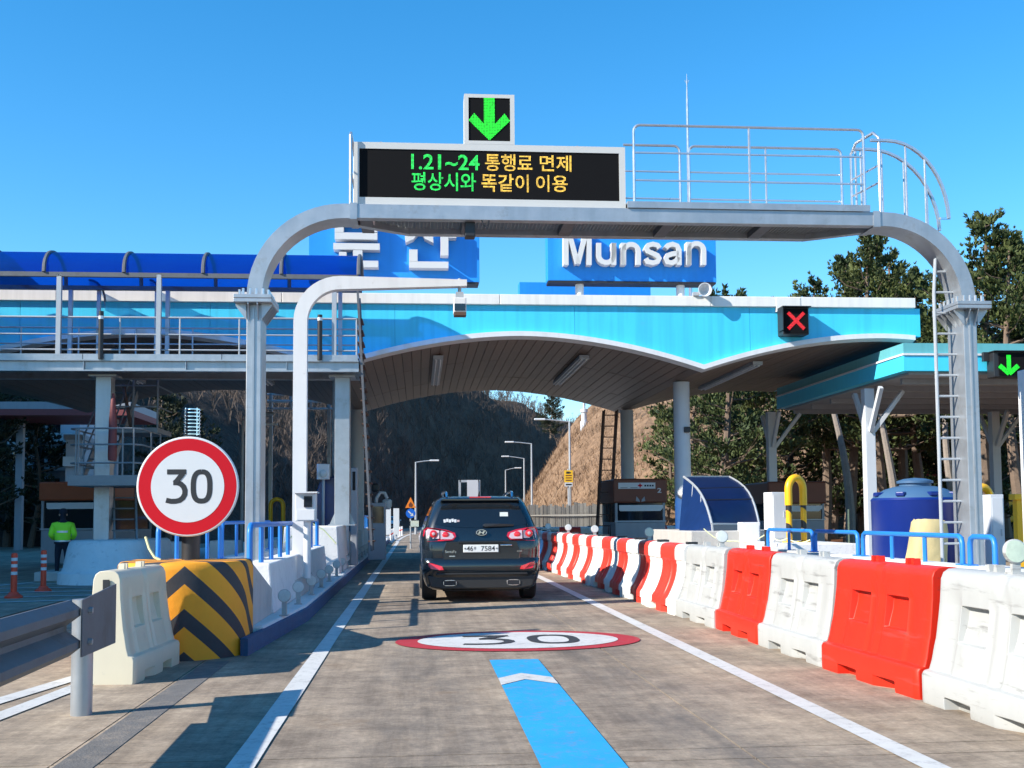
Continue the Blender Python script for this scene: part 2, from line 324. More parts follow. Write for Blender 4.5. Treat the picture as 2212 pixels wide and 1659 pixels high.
def road_mat():
    m, nt, b = nodes_mat('road_concrete'); N = nt.nodes.new; L = nt.links.new; tc = N('ShaderNodeTexCoord')
    def noise(sc, mp, det=8, ro=.7):
        mm = N('ShaderNodeMapping'); mm.inputs['Scale'].default_value = mp; L(tc.outputs['Object'], mm.inputs[0])
        n = N('ShaderNodeTexNoise'); n.inputs['Scale'].default_value = sc; n.inputs['Detail'].default_value = det; n.inputs['Roughness'].default_value = ro; L(mm.outputs[0], n.inputs['Vector']); return n.outputs['Fac']
    def ramp(src, stops):
        r = N('ShaderNodeValToRGB'); e = r.color_ramp.elements; e[0].position, e[0].color = stops[0][0], (*stops[0][1], 1); e[1].position, e[1].color = stops[-1][0], (*stops[-1][1], 1)
        for p, c in stops[1:-1]: q = e.new(p); q.color = (*c, 1)
        L(src, r.inputs[0]); return r.outputs[0]
    def mix(f, a, c, mode='MIX', val=None):
        x = N('ShaderNodeMix'); x.data_type = 'RGBA'; x.blend_type = mode
        if val is not None: x.inputs[0].default_value = val
        else: L(f, x.inputs[0])
        L(a, x.inputs[6]); 
        if isinstance(c, tuple): x.inputs[7].default_value = (*c, 1)
        else: L(c, x.inputs[7])
        return x.outputs[2]
    base = ramp(noise(.55, (1, .6, 1)), [(.28, (.165, .130, .102)), (.47, (.35, .285, .222)), (.70, (.54, .43, .315))])
    fine = ramp(noise(22, (1, 1, 1), 6, .8), [(.3, (.62, .62, .62)), (.7, (1.22, 1.2, 1.18))])
    c = mix(None, base, fine, 'MULTIPLY', .75)
    grit = ramp(noise(2.6, (.8, 1.25, 1), 10, .85), [(.40, (.55, .54, .53)), (.60, (1.12, 1.12, 1.1))])
    lines = ramp(noise(2.0, (.35, 14, 1), 3, .6), [(.42, (.86, .86, .86)), (.56, (1.05, 1.05, 1.05))]); c = mix(None, c, lines, 'MULTIPLY', .25)
    c = mix(None, c, grit, 'MULTIPLY', .78)
    # tyre rubber worn in along the wheel tracks
    sp = N('ShaderNodeSeparateXYZ'); L(tc.outputs['Object'], sp.inputs[0])
    tot = None
    for cx in (.05, 1.75):
        d = N('ShaderNodeMath'); d.operation = 'SUBTRACT'; d.inputs[1].default_value = cx; L(sp.outputs[0], d.inputs[0])
        a = N('ShaderNodeMath'); a.operation = 'ABSOLUTE'; L(d.outputs[0], a.inputs[0])
        r = N('ShaderNodeMapRange'); r.inputs[1].default_value = .15; r.inputs[2].default_value = .6; r.inputs[3].default_value = 1; r.inputs[4].default_value = 0; L(a.outputs[0], r.inputs[0])
        if tot is None: tot = r.outputs[0]
        else:
            s = N('ShaderNodeMath'); s.operation = 'ADD'; L(tot, s.inputs[0]); L(r.outputs[0], s.inputs[1]); tot = s.outputs[0]
    tn = ramp(noise(1.3, (1.4, .5, 1), 9, .75), [(.4, (0, 0, 0)), (.66, (1, 1, 1))])
    mu = N('ShaderNodeMath'); mu.operation = 'MULTIPLY'; L(tot, mu.inputs[0]); L(tn, mu.inputs[1])
    m2 = N('ShaderNodeMath'); m2.operation = 'MULTIPLY'; m2.inputs[1].default_value = .8; L(mu.outputs[0], m2.inputs[0])
    c = mix(m2.outputs[0], c, (.11, .10, .092))
    lw = ramp(noise(2.4, (2.2, .10, 1), 8, .75), [(.40, (.62, .61, .60)), (.58, (1.08, 1.08, 1.07))]); c = mix(None, c, lw, 'MULTIPLY', .5)
    st = ramp(noise(.9, (1, 1, 1), 8, .8), [(.57, (0, 0, 0)), (.72, (1, 1, 1))]); c = mix(st, c, (.20, .14, .09))
    L(c, b.inputs['Base Color']); b.inputs['Roughness'].default_value = .88; b.inputs['Specular IOR Level'].default_value = .3
    nb = noise(55, (1, 1, 1), 5, .8); bp = N('ShaderNodeBump'); bp.inputs['Strength'].default_value = .45; bp.inputs['Distance'].default_value = .01; L(nb, bp.inputs['Height']); L(bp.outputs[0], b.inputs['Normal'])
    M['road_concrete'] = m
road_mat()
def paint_mat(name, col, wear):
    """road paint: flat colour worn through where the noise says so"""
    m, nt, b = nodes_mat(name); N = nt.nodes.new; L = nt.links.new; tc = N('ShaderNodeTexCoord')
    n = N('ShaderNodeTexNoise'); n.inputs['Scale'].default_value = 7; n.inputs['Detail'].default_value = 10; n.inputs['Roughness'].default_value = .85; L(tc.outputs['Object'], n.inputs['Vector'])
    r = N('ShaderNodeValToRGB'); r.color_ramp.elements[0].position = wear; r.color_ramp.elements[1].position = wear + .14; L(n.outputs['Fac'], r.inputs[0])
    n2 = N('ShaderNodeTexNoise'); n2.inputs['Scale'].default_value = 1.6; n2.inputs['Detail'].default_value = 8; L(tc.outputs['Object'], n2.inputs['Vector'])
    mm = N('ShaderNodeMix'); mm.data_type = 'RGBA'; mm.inputs[6].default_value = (*[c * .78 for c in col], 1); mm.inputs[7].default_value = (*[min(1, c * 1.12) for c in col], 1); L(n2.outputs['Fac'], mm.inputs[0])
    mx = N('ShaderNodeMix'); mx.data_type = 'RGBA'; L(r.outputs[0], mx.inputs[0]); L(mm.outputs[2], mx.inputs[6]); mx.inputs[7].default_value = (*[(c * .35 + .12) for c in col], 1)
    L(mx.outputs[2], b.inputs['Base Color']); b.inputs['Roughness'].default_value = .75; M[name] = m
paint_mat('paint_white', (.58, .58, .56), .51)
paint_mat('paint_blue', (.011, .33, .66), .51)
paint_mat('paint_red', (.42, .02, .03), .56)
paint_mat('paint_black', (.03, .032, .035), .68)

struct(MB().add([(-1500, -300, -.12), (1500, -300, -.12), (1500, 2500, -.12), (-1500, 2500, -.12)], [(0, 1, 2, 3)]).build('ground', 'earth'))
def xc(Y): return 1.0 + .0008 * max(0, Y - 60) ** 2
def beta(Y): return math.atan(.0016 * max(0, Y - 60))
# road: a dark bed with cast slabs on it, open joints between the slabs
road = struct(MB().box(-30, -6, -.11, 17, 62, -.05).build('road', 'asphalt'))
ys = [-6, 6.13, 6.42, 12.6, 18.6, 24.6, 30.6, 36.6, 42.6, 48.6, 55, 62]; xs = [-30, -20, -12.5, -7.5, -4.2, -2.0, 1.88, 6.7, 11, 17]
for i in range(len(ys) - 1):
    for j in range(len(xs) - 1):
        MB().box(xs[j] + .006, ys[i] + .009, -.052, xs[j + 1] - .006, ys[i + 1] - .009, 0).build('slab', 'road_concrete', road)
far = MB(); n = 40; vs = []
for i in range(n + 1):
    Y = 62 + i * 8; b_ = beta(Y)
    for o in (-6.5, 4.2): vs.append((xc(Y) + o * math.cos(b_), Y - o * math.sin(b_), -.004))
far.add(vs, [(2 * i, 2 * i + 1, 2 * i + 3, 2 * i + 2) for i in range(n)]); struct(far.build('road_beyond', 'road_concrete'))

mk('strip_fill', (.13, .125, .12), .9, 0, .35, 9, bump=.4, bscale=60, dirt=((.26, .22, .18), 3, .5))
# painted markings, each a sheet just above the slabs
mark = struct(MB().box(-1.97, -5, .001, -1.75, 10.8, .004).build('repair_strip', 'strip_fill'))
def sheet(name, poly, z, m): return struct(MB().add([(x, y, z) for x, y in poly], [tuple(range(len(poly)))]).build(name, m))
def line(name, pts, w, m='paint_white', z=.008):
    mb = MB(); vs = []
    for i, p in enumerate(pts):
        a = Vector(pts[max(0, i - 1)]); c = Vector(pts[min(len(pts) - 1, i + 1)]); d = (c - a).normalized(); nn = Vector((d.y, -d.x))
        j = random.uniform(-.006, .006)
        vs += [(p[0] - nn.x * (w / 2 + j), p[1] - nn.y * w / 2, z), (p[0] + nn.x * (w / 2 + j), p[1] + nn.y * w / 2, z)]
    mb.add(vs, [(2 * i, 2 * i + 1, 2 * i + 3, 2 * i + 2) for i in range(len(pts) - 1)]); return struct(mb.build(name, m))
line('left_edge_line', [(-.945, y) for y in range(1, 62, 2)], .16)
line('right_edge_line', [(2.745, y) for y in range(1, 62, 2)], .16)
line('left_curve_line', [(xc(Y) - 2.0 * math.cos(beta(Y)), Y + 2.0 * math.sin(beta(Y))) for Y in range(61, 180, 6)], .18)
line('right_curve_line', [(xc(Y) + 2.1 * math.cos(beta(Y)), Y - 2.1 * math.sin(beta(Y))) for Y in range(61, 180, 6)], .18)
line('gore_line', [(-4.3, 2), (-3.0, 9.2), (-2.6, 11.5)], .17); line('gore_line', [(-3.35, 3), (-2.75, 9.0), (-2.65, 10.2)], .17)
for k in range(5): line('hatch_line', [(-9.6 + .1 * k, 18.3 + 1.5 * k), (-5.3, 19.4 + 1.2 * k)], .16)
line('hatch_edge_line', [(-5.2, 17.5), (-5.9, 24)], .16); line('hatch_edge_line', [(-10.5, 17.2), (-8.2, 25)], .16)
sheet('blue_guide_stripe', [(.65, 1), (1.11, 1), (1.15, 10.52), (.69, 10.52)], .008, 'paint_blue')
sheet('white_chevron', [(.68, 8.93), (.90, 9.22), (1.14, 8.93), (1.14, 9.30), (.90, 9.58), (.685, 9.30)], .012, 'paint_white')
cx, cy = 1.112, 12.14
c30 = struct(MB().add([(x, y, .008) for x, y in ring_pts(cx, cy, 0, 360, 1.33, .98, 64)[:-1]], [tuple(range(64))]).build('speed_circle', 'paint_red'))
MB().add([(x, y, .012) for x, y in ring_pts(cx, cy, 0, 360, 1.09, .79, 64)[:-1]], [tuple(range(64))]).build('white_field', 'paint_white', c30)
def stroke2(pts, w, f):
    """a flat mitred stroke; f maps (u, v) to a point"""
    vs = []; P = [Vector(p) for p in pts]
    for i, p in enumerate(P):
        a = P[max(0, i - 1)]; c = P[min(len(P) - 1, i + 1)]; d = (c - a).normalized(); nn = Vector((-d.y, d.x)); k = 1.
        if 0 < i < len(P) - 1:
            d1 = (P[i] - P[i - 1]).normalized(); k = 1 / max(.35, abs(nn.dot(Vector((-d1.y, d1.x)))))
        vs += [f(*(p - nn * w / 2 * k)), f(*(p + nn * w / 2 * k))]
    return MB().add(vs, [(2 * i, 2 * i + 1, 2 * i + 3, 2 * i + 2) for i in range(len(P) - 1)])
def three(): # in a box 0..1 x 0..1.5, flat top and a diagonal into the bowl
    return [(.33, .93)] + [(.45 + .41 * math.cos(R(a)), .50 + .43 * math.sin(R(a))) for a in (82, 60, 35, 10, -15, -40, -65, -90)] + [(.25, .065), (.02, .12)]
TOP3 = [(.05, 1.43), (.90, 1.43)]; DIAG3 = [(.76, 1.36), (.40, .90)]
def zero(): return [(.5 + .37 * math.copysign(abs(math.cos(R(a))) ** .75, math.cos(R(a))), .75 + .68 * math.copysign(abs(math.sin(R(a))) ** .75, math.sin(R(a)))) for a in range(90, 451, 12)]
for pts, ox, zz in ((three(), -.62, .016), (zero(), .08, .016), (TOP3, -.62, .018), (DIAG3, -.62, .020)):
    stroke2(pts, .19, lambda u, v, ox=ox, zz=zz: (cx + ox + u * .60, cy - .42 + v * .56, zz)).build('digit', 'paint_black', c30)

# hills
def fbm(x, y):
    return sum(math.sin(x * f + 1.7 * i) * math.cos(y * f * 1.13 + 2.3 * i) / (i + 1) for i, f in enumerate((.05, .11, .23, .47, .9)))
def sst(a, b, x): t = max(0, min(1, (x - a) / (b - a))); return t * t * (3 - 2 * t)
def hill(name, side, base, Hf, y0, y1, dmax, matn, slope, fade=None):
    vs = []; ny = int((y1 - y0) / 3) + 1; ds = [0, .5, 1.2, 2, 3, 4, 5, 6.5, 8, 10, 12, 14, 16, 18, 20, 22, 24, 26, 28, 31, 35, 42, 55, 75, 100]; ds = [d for d in ds if d <= dmax]
    for i in range(ny):
        Y = y0 + i * 3; b_ = beta(Y)
        for d in ds:
            o = side * (base(Y) + d); x = xc(Y) + o * math.cos(b_); y = Y - o * math.sin(b_)
            h = Hf(Y) * (1 - math.exp(-(slope(Y) * d / max(.1, Hf(Y))) ** 1.6))
            h += fbm(x * 1.5, y * 1.5) * min(1.4, d * .16) * (1 if Hf(Y) > 2 else .2)
            if fade: h *= fade(x, y)
            vs.append((x, y, h - .1))
    k = len(ds); vs = [(x, y - 5 - .5 * z, -.15) for x, y, z in vs[:k]] + vs; ny += 1
    fs = [(i * k + j, i * k + j + 1, (i + 1) * k + j + 1, (i + 1) * k + j) for i in range(ny - 1) for j in range(k - 1)]
    o = MB().add(vs, fs).build(name, matn, sm=True); struct(o)
    tris = [(Vector(vs[f[0]]), Vector(vs[f[1]]), Vector(vs[f[3]])) for f in fs[(k - 1) * (1 if side > 0 else 0):]]
    return o, tris
LH = lambda Y: 12 + 28 * sst(85, 230, Y) - 5 * sst(320, 400, Y)
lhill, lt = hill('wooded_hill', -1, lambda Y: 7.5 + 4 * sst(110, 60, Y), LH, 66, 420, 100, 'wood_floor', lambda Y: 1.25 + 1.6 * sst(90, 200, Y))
RH = lambda Y: (6.5 + 11 * sst(84, 112, Y)) * sst(58, 74, Y)
rhill, rt = hill('grass_slope', 1, lambda Y: 4.4 + 5.6 * sst(112, 70, Y), RH, 56, 190, 75, 'dry_slope', lambda Y: 1.85)
sheet('pine_floor', [(9.5, 24), (17, 24), (17, 62), (70, 62), (70, 20), (17, 20)], .02, 'leaf_litter')

# dry grass standing on the right slope
g = MB(); rs = random.Random(3)
for k in range(70000):
    a, b_, c = rt[rs.randrange(len(rt))]
    u, v = rs.random(), rs.random(); p = a + (b_ - a) * u + (c - a) * v
    if p.y > 150 or p.z < .3: continue
    h = rs.uniform(.2, .6); w = rs.uniform(.015, .05); an = rs.uniform(0, 3.14); dx, dy = math.cos(an) * w, math.sin(an) * w; l = Vector((rs.uniform(-.3, .3), rs.uniform(-.3, .3), h))
    g.add([p + Vector((-dx, -dy, -.05)), p + Vector((dx, dy, -.05)), p + l], [(0, 1, 2)])
o = g.build('dry_grass', 'dry_slope'); o['kind'] = 'stuff'; o['label'] = 'dry brown grass standing on the sunlit right-hand slope'; o['category'] = 'grass'
# bare wood on the left hill: too many stems to count
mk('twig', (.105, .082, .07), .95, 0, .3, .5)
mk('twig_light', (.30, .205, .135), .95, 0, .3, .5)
def branch(mb, p, d, L, r, lv, rs):
    q = p + d * L; n = Vector((-d.y, d.x, .01)).normalized(); b2 = d.cross(n)
    vs = [p + (n * math.cos(t) + b2 * math.sin(t)) * r for t in (0, 2.1, 4.2)] + [q + (n * math.cos(t) + b2 * math.sin(t)) * r * .55 for t in (0, 2.1, 4.2)]
    mb.add(vs, [(0, 1, 4, 3), (1, 2, 5, 4), (2, 0, 3, 5)])
    if lv:
        for k in range(rs.choice((3, 4)) if lv > 1 else rs.choice((3, 4, 5))):
            t = rs.uniform(.45, 1.0); nd = (d * rs.uniform(.6, 1.1) + Vector((rs.uniform(-1, 1), rs.uniform(-1, 1), rs.uniform(-.1, .8))) * .75).normalized()
            branch(mb, p + d * L * t, nd, L * rs.uniform(.42, .68), r * .55, lv - 1, rs)
def bare_wood(name, tris, cond, n, hr, r0, matn, seed, lv=3):
    mb = MB(); rs = random.Random(seed); k = 0; tries = 0
    while k < n and tries < n * 60:
        tries += 1; a, b_, c = tris[rs.randrange(len(tris))]; p = a + (b_ - a) * rs.random() + (c - a) * rs.random()
        if not cond(p): continue
        k += 1; h = rs.uniform(*hr); d = Vector((rs.uniform(-.2, .2), rs.uniform(-.2, .2), 1)).normalized()
        branch(mb, p - d * .3, d, h * .45, r0 * h / 5, lv, rs)
    return mb.build(name, matn)
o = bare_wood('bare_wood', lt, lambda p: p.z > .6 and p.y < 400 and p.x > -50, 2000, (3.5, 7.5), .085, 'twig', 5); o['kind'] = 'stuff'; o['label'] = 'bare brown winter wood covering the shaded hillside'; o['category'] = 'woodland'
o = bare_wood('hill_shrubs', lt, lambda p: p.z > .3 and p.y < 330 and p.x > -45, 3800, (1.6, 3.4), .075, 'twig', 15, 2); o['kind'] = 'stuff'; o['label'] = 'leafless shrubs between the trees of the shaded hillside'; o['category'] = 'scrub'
lridge, lt2 = hill('shade_ridge', -1, lambda Y: 25.0, lambda Y: 42 * sst(-20, -5, Y), -20, 132, 75, 'wood_floor', lambda Y: 1.9)  # added ridge, mostly out of view, shaped to throw shade over the left plaza
o = bare_wood('bare_scrub', rt, lambda p: p.z > 9.5 and p.y < 150, 120, (1.5, 3.6), .07, 'twig_light', 8); o['kind'] = 'stuff'; o['label'] = 'leafless scrub along the top of the brown slope'; o['category'] = 'scrub'
o = bare_wood('bare_undergrowth', rt, lambda p: .2 < p.z < 3.2 and p.y < 120, 90, (1.0, 2.2), .06, 'twig_light', 9); o['kind'] = 'stuff'; o['label'] = 'pale leafless undergrowth at the foot of the brown slope'; o['category'] = 'scrub'

# ---- evergreens
def leaf_mat(name, c0, c1):
    m, nt, b = nodes_mat(name); N = nt.nodes.new; L = nt.links.new; tc = N('ShaderNodeTexCoord')
    n = N('ShaderNodeTexNoise'); n.inputs['Scale'].default_value = .9; n.inputs['Detail'].default_value = 4; L(tc.outputs['Object'], n.inputs['Vector'])
    r = N('ShaderNodeValToRGB'); r.color_ramp.elements[0].position = .36; r.color_ramp.elements[0].color = (*c0, 1); r.color_ramp.elements[1].position = .64; r.color_ramp.elements[1].color = (*c1, 1); L(n.outputs['Fac'], r.inputs[0])
    L(r.outputs[0], b.inputs['Base Color']); b.inputs['Roughness'].default_value = .65; b.inputs['Specular IOR Level'].default_value = .25; M[name] = m
leaf_mat('pine_needles', (.032, .048, .018), (.102, .122, .036))
leaf_mat('pine_needles_b', (.028, .048, .022), (.090, .116, .038))
leaf_mat('conifer_dark', (.02, .028, .018), (.05, .06, .03))
def tuft(mb, p, d, s, rs, k=6):
    for i in range(k):
        q = (d + Vector((rs.uniform(-1, 1), rs.uniform(-1, 1), rs.uniform(-.6, 1.0))) * .85).normalized(); n = q.orthogonal().normalized(); n = Quaternion(q, rs.uniform(0, 6.28)) @ n
        L_ = s * rs.uniform(.7, 1.2); w = s * rs.uniform(.14, .24)
        mb.add([p, p + q * L_ * .55 + n * w, p + q * L_, p + q * L_ * .5 - n * w], [(0, 1, 2, 3)])
def pine(loc, h, z0, rad, seed, label, leafm='pine_needles', lean=(0, 0), group='pines on the right', barkm='bark', dens=1., shape=.8):
    rs = random.Random(seed); t = thing('pine_tree', label, 'tree', loc, 0, group)
    n = 12; pts = []; 
    for i in range(n + 1):
        f = i / n; pts.append(Vector((lean[0] * f * h + .25 * math.sin(f * 5 + seed), lean[1] * f * h + .2 * math.cos(f * 4 + seed) - .2, f * h - .15)))
    r0 = .022 * h
    MB().tube(pts, [r0 * (1 - .9 * i / n) + .012 for i in range(n + 1)], 8).build('trunk', barkm, t, sm=True)
    lf = MB(); br = MB()
    nb = int((h - z0) * 5.5 * dens)
    for k in range(nb):
        f = (k + rs.random()) / nb; z = z0 + (h - z0) * f; i = min(n - 1, int(z / h * n)); ft = z / h * n - i; c = pts[i].lerp(pts[i + 1], ft)
        L_ = rad * ((1 - f) ** shape + .10) * (min(1, .55 + f * 2.2)) * rs.uniform(.55, 1.15); an = rs.uniform(0, 6.283)
        d = Vector((math.cos(an), math.sin(an), rs.uniform(-.05, .35) + .35 * f)).normalized(); side = Vector((-d.y, d.x, 0)).normalized()
        e = c + d * L_ + Vector((0, 0, .12 * L_)); m_ = c + d * L_ * .55 - Vector((0, 0, .05 * L_))
        br.tube([c, m_, e], [.035 * L_ / 2 + .012, .02 * L_ / 2 + .01, .006], 4, cap=False)
        nt_ = int(16 + L_ * 20)
        for j in range(nt_):
            u = rs.uniform(.28, 1.05); q = c.lerp(e, u) + side * rs.gauss(0, .20 * L_ * (1.15 - .5 * u)) + Vector((0, 0, rs.gauss(.08, .13)))
            tuft(lf, q, (d * .7 + Vector((0, 0, .55)) + side * rs.uniform(-.6, .6)).normalized(), rs.uniform(.15, .27), rs, 5)
    for j in range(14): tuft(lf, pts[-1] + Vector((rs.gauss(0, .12), rs.gauss(0, .12), rs.uniform(-.5, .1))), Vector((0, 0, 1)), .3, rs, 5)
    br.build('branches', barkm, t); c = lf.build('crown', leafm, t); c['label'] = 'olive green needle crown'; return t
def gp(vx, vy, Y): p = px(vx, vy, Y); return (p.x, p.y, 0)
def ht(vx, vy, Y): return px(vx, vy, Y).z
pine(gp(1565, 1100, 46), 10.5, 1.4, 3.1, 11, 'tall olive pine right behind the blue stair cover', 'pine_needles_b', dens=1.25, shape=.55)
pine(gp(1660, 1100, 50), 11.0, 3.4, 3.4, 12, 'dense pine seen between the round column and the striped hoop', dens=1.2, shape=.6)
pine(gp(1775, 1100, 52), ht(1740, 612, 52), 4.2, 3.2, 13, 'pine whose tip barely shows over the white canopy edge', 'pine_needles_b', shape=.7)
pine(gp(1890, 1100, 48), ht(1885, 508, 48), 4.0, 4.1, 14, 'broad pine rising over the canopy left of the gantry elbow', dens=1.25, shape=.75)
pine(gp(1985, 1100, 50), ht(1990, 585, 50), 4.2, 3.0, 15, 'slim pine directly behind the gantry elbow and ladder', 'pine_needles_b', dens=1.2)
pine(gp(2135, 1100, 42), ht(2135, 470, 42), 4.2, 3.9, 16, 'tallest pine at the right edge behind the gantry post', dens=1.35, shape=.85)
pine(gp(2215, 1100, 45), ht(2215, 560, 45), 3.8, 3.0, 17, 'pine cut off by the right edge of the picture', 'pine_needles_b', dens=1.2)
pine(gp(1440, 1100, 62), 7.2, 1.0, 2.6, 18, 'small pine at the foot of the brown slope beside the round column', dens=1.0, shape=.6)
pine(gp(1835, 1150, 40), 9.0, 6.0, 2.2, 19, 'leaning bare-stemmed pine between the tank and the striped hoop', 'pine_needles_b', lean=(-.10, .05), barkm='bark_grey')
pine(gp(1925, 1150, 43), 9.5, 6.0, 2.4, 20, 'bare-stemmed pine behind the domed blue tank', lean=(-.05, 0), barkm='bark_grey')
pine(gp(2050, 1150, 38), 8.0, 4.6, 2.4, 21, 'bare-stemmed pine behind the right gantry post', lean=(.02, 0), barkm='bark_grey')
pine(tuple(px(1192, 945, 205)), 9.0, .6, 3.0, 23, 'dark round-topped conifer on the hill crest beyond the toll gate', 'conifer_dark', group='hill trees', dens=1.8, shape=.45)

for k, (vx, Y, h_) in enumerate(((1505, 58, 9.5), (1605, 57, 11), (1710, 60, 11.5), (1805, 58, 11), (1855, 60, 12), (1940, 58, 11.5), (2030, 58, 12), (2090, 56, 12.5), (2175, 57, 12))):
    pine(gp(vx, 1100, Y), h_, 1.2, 3.3, 40 + k, 'pine in the dense back row at the right, %s from the left' % ordn(k), 'pine_needles_b' if k % 2 else 'pine_needles', dens=1.3, shape=.4, group='pines of the back row')
for k, (vx, Y, h_) in enumerate(((-40, 52, 8), (30, 58, 9), (75, 56, 7), (360, 60, 8), (420, 62, 7))):
    pine(gp(vx, 1100, Y), h_, .8, 2.6, 60 + k, 'dark evergreen beyond the left plaza, %s from the left' % ordn(k), 'conifer_dark', dens=.9, shape=.5, group='evergreens beyond the left plaza')

pine(gp(1838, 1100, 51), ht(1838, 572, 51), 4.4, 3.4, 81, 'pine just left of the broad pine over the canopy', 'pine_needles_b', dens=1.5, shape=.6)
pine(gp(1940, 1100, 52), ht(1940, 560, 52), 4.4, 3.4, 82, 'pine filling the gap between the broad pine and the gantry elbow', dens=1.5, shape=.6)
pine(gp(2075, 1100, 47), ht(2075, 590, 47), 4.0, 3.2, 83, 'pine showing just right of the gantry elbow above the flange', 'pine_needles_b', dens=1.5, shape=.6)
pine(gp(2190, 1100, 41), ht(2185, 520, 41), 4.0, 3.2, 84, 'full pine beside the tallest one at the right edge', dens=1.5, shape=.6)

# ================================================================== OVERHEAD GANTRY
G = Frame(-2.15, 15.0, -.2)
def rect_sweep(mb, pts, w, y0, y1):
    """sweep a box section along a path in the xz plane; w is its in-plane width"""
    vs = []
    for i, p in enumerate(pts):
        a = pts[max(0, i - 1)]; c = pts[min(len(pts) - 1, i + 1)]; d = (Vector(c) - Vector(a)).normalized(); n = Vector((-d.z, 0, d.x))
        for y, s_ in ((y0, -1), (y1, -1), (y1, 1), (y0, 1)): vs.append((p[0] + n.x * s_ * w / 2, y, p[2] + n.z * s_ * w / 2))
    fs = [(i * 4 + j, i * 4 + (j + 1) % 4, (i + 1) * 4 + (j + 1) % 4, (i + 1) * 4 + j) for i in range(len(pts) - 1) for j in range(4)]
    k = (len(pts) - 1) * 4; fs += [(3, 2, 1, 0), (k, k + 1, k + 2, k + 3)]
    return mb.add(vs, fs)
gan = thing('overhead_gantry', 'galvanised steel gantry with curved elbows spanning the toll lane', 'gantry', (0, 0, 0), frame=G)
LX, RX, ZF, ZB = 0.0, 9.98, 4.22, 5.51
SW, SD = .20, .48
for X, sgn in ((LX, 1), (RX, -1)):
    po = MB().box(X - SW / 2, 0, .45, X + SW / 2, SD, ZF).build('post', 'galv', gan, bev=.012)
    rb = MB()
    for k in (-.005,): rb.box(X + k - .012, -.014, .5, X + k + .012, 0, ZF - .05)
    rb.build('rib', 'galv', po)
    MB().box(X - .24, -.14, .42, X + .24, SD + .14, .45).build('base_plate', 'galv', po)
    fl = MB().box(X - .25, -.15, ZF, X + .25, SD + .15, ZF + .05).box(X - .25, -.15, ZF + .055, X + .25, SD + .15, ZF + .105).build('flange', 'galv', gan, bev=.006)
    class Each:
        def __init__(s, nm, m): s.nm, s.m = nm, m
        def prism(s, *q): MB().prism(*q).build(s.nm, s.m, fl)
        def tube(s, *q): MB().tube(*q).build(s.nm, s.m, fl)
    gs, bo = Each('gusset', 'galv'), Each('bolt', 'steel_rail')
    for k in range(5):
        y = -.02 + k * .13
        for s_ in (-1, 1): gs.prism([(X + s_ * SW / 2, ZF - .22), (X + s_ * SW / 2, ZF), (X + s_ * .24, ZF), (X + s_ * .24, ZF - .03)], y - .006, y + .006)
        for s_ in (-1, 1): bo.tube([(X + s_ * .19, y, ZF + .105), (X + s_ * .19, y, ZF + .19)], .018, 6)
    for k in (-.13, -.04, .04, .13):
        for y in (-.1, SD + .1): bo.tube([(X + k, y, ZF + .105), (X + k, y, ZF + .19)], .018, 6)
    for k in (-.06, .06): gs.prism([(0 - .0, ZF - .22), (0, ZF), (-.14, ZF), (-.14, ZF - .03)], X + k - .006, X + k + .006, 'x')
    RC = 1.2; path = [Vector((X, 0, ZF + .105)), Vector((X, 0, 4.31))]
    path += [Vector((X + sgn * (RC - RC * math.cos(R(a))), 0, 4.31 + RC * math.sin(R(a)))) for a in range(6, 91, 6)] + [Vector((X + sgn * (RC + .12), 0, ZB))]
    rect_sweep(MB(), path, SW, 0, SD).build('elbow', 'galv', gan, sm=True)
x0, x1 = LX + 1.32, RX - 1.32; BD = .95
for y0, y1 in ((0, .14), (BD - .14, BD)):
    MB().box(x0 + (0 if y0 == 0 else .75), y0, ZB - .1, x1 - (0 if y0 == 0 else .75), y1, ZB + .1).build('beam', 'galv', gan, bev=.008)
for xa, xb in ((x0, x0 + .75), (x1, x1 - .75)):
    vs = [(xa, .34, ZB - .1), (xa, SD, ZB - .1), (xb, BD, ZB - .1), (xb, BD - .14, ZB - .1)]; vs += [(a, b, ZB + .1) for a, b, _ in vs]
    MB().add(vs, [(3, 2, 1, 0), (4, 5, 6, 7), (0, 1, 5, 4), (1, 2, 6, 5), (2, 3, 7, 6), (3, 0, 4, 7)]).build('beam_splay', 'galv', gan)
n = 5; cw = (x1 - x0 - .3) / n
for k in range(n):
    a = x0 + .2 + k * cw
    MB().box(a - .12, .14, ZB - .098, a + .05, BD - .14, ZB + .02).build('cross_beam', 'galv_dark', gan)
    gr = MB(); b0, b1 = a + .05, a + cw - .12
    for j in range(24): xx = b0 + (b1 - b0) * (j + .5) / 24; gr.box(xx - .004, .14, ZB - .02, xx + .004, BD - .14, ZB + .02)
    for j in range(12): yy = .14 + (BD - .28) * (j + .5) / 12; gr.box(b0, yy - .003, ZB - .015, b1, yy + .003, ZB + .012)
    gr.build('grating', 'gantry_mesh', gan)
    MB().box(b0, .16, ZB - .06, b0 + .02, BD - .16, ZB - .02).build('grating_clip', 'white_paint', gan)
for xa in (x0 - .05, x1 - .05): MB().box(xa, -.012, ZB - .115, xa + .10, SD + .012, ZB - .102).box(xa, -.014, ZB - .102, xa + .10, -.002, ZB + .112).build('splice_plate', 'galv', gan)
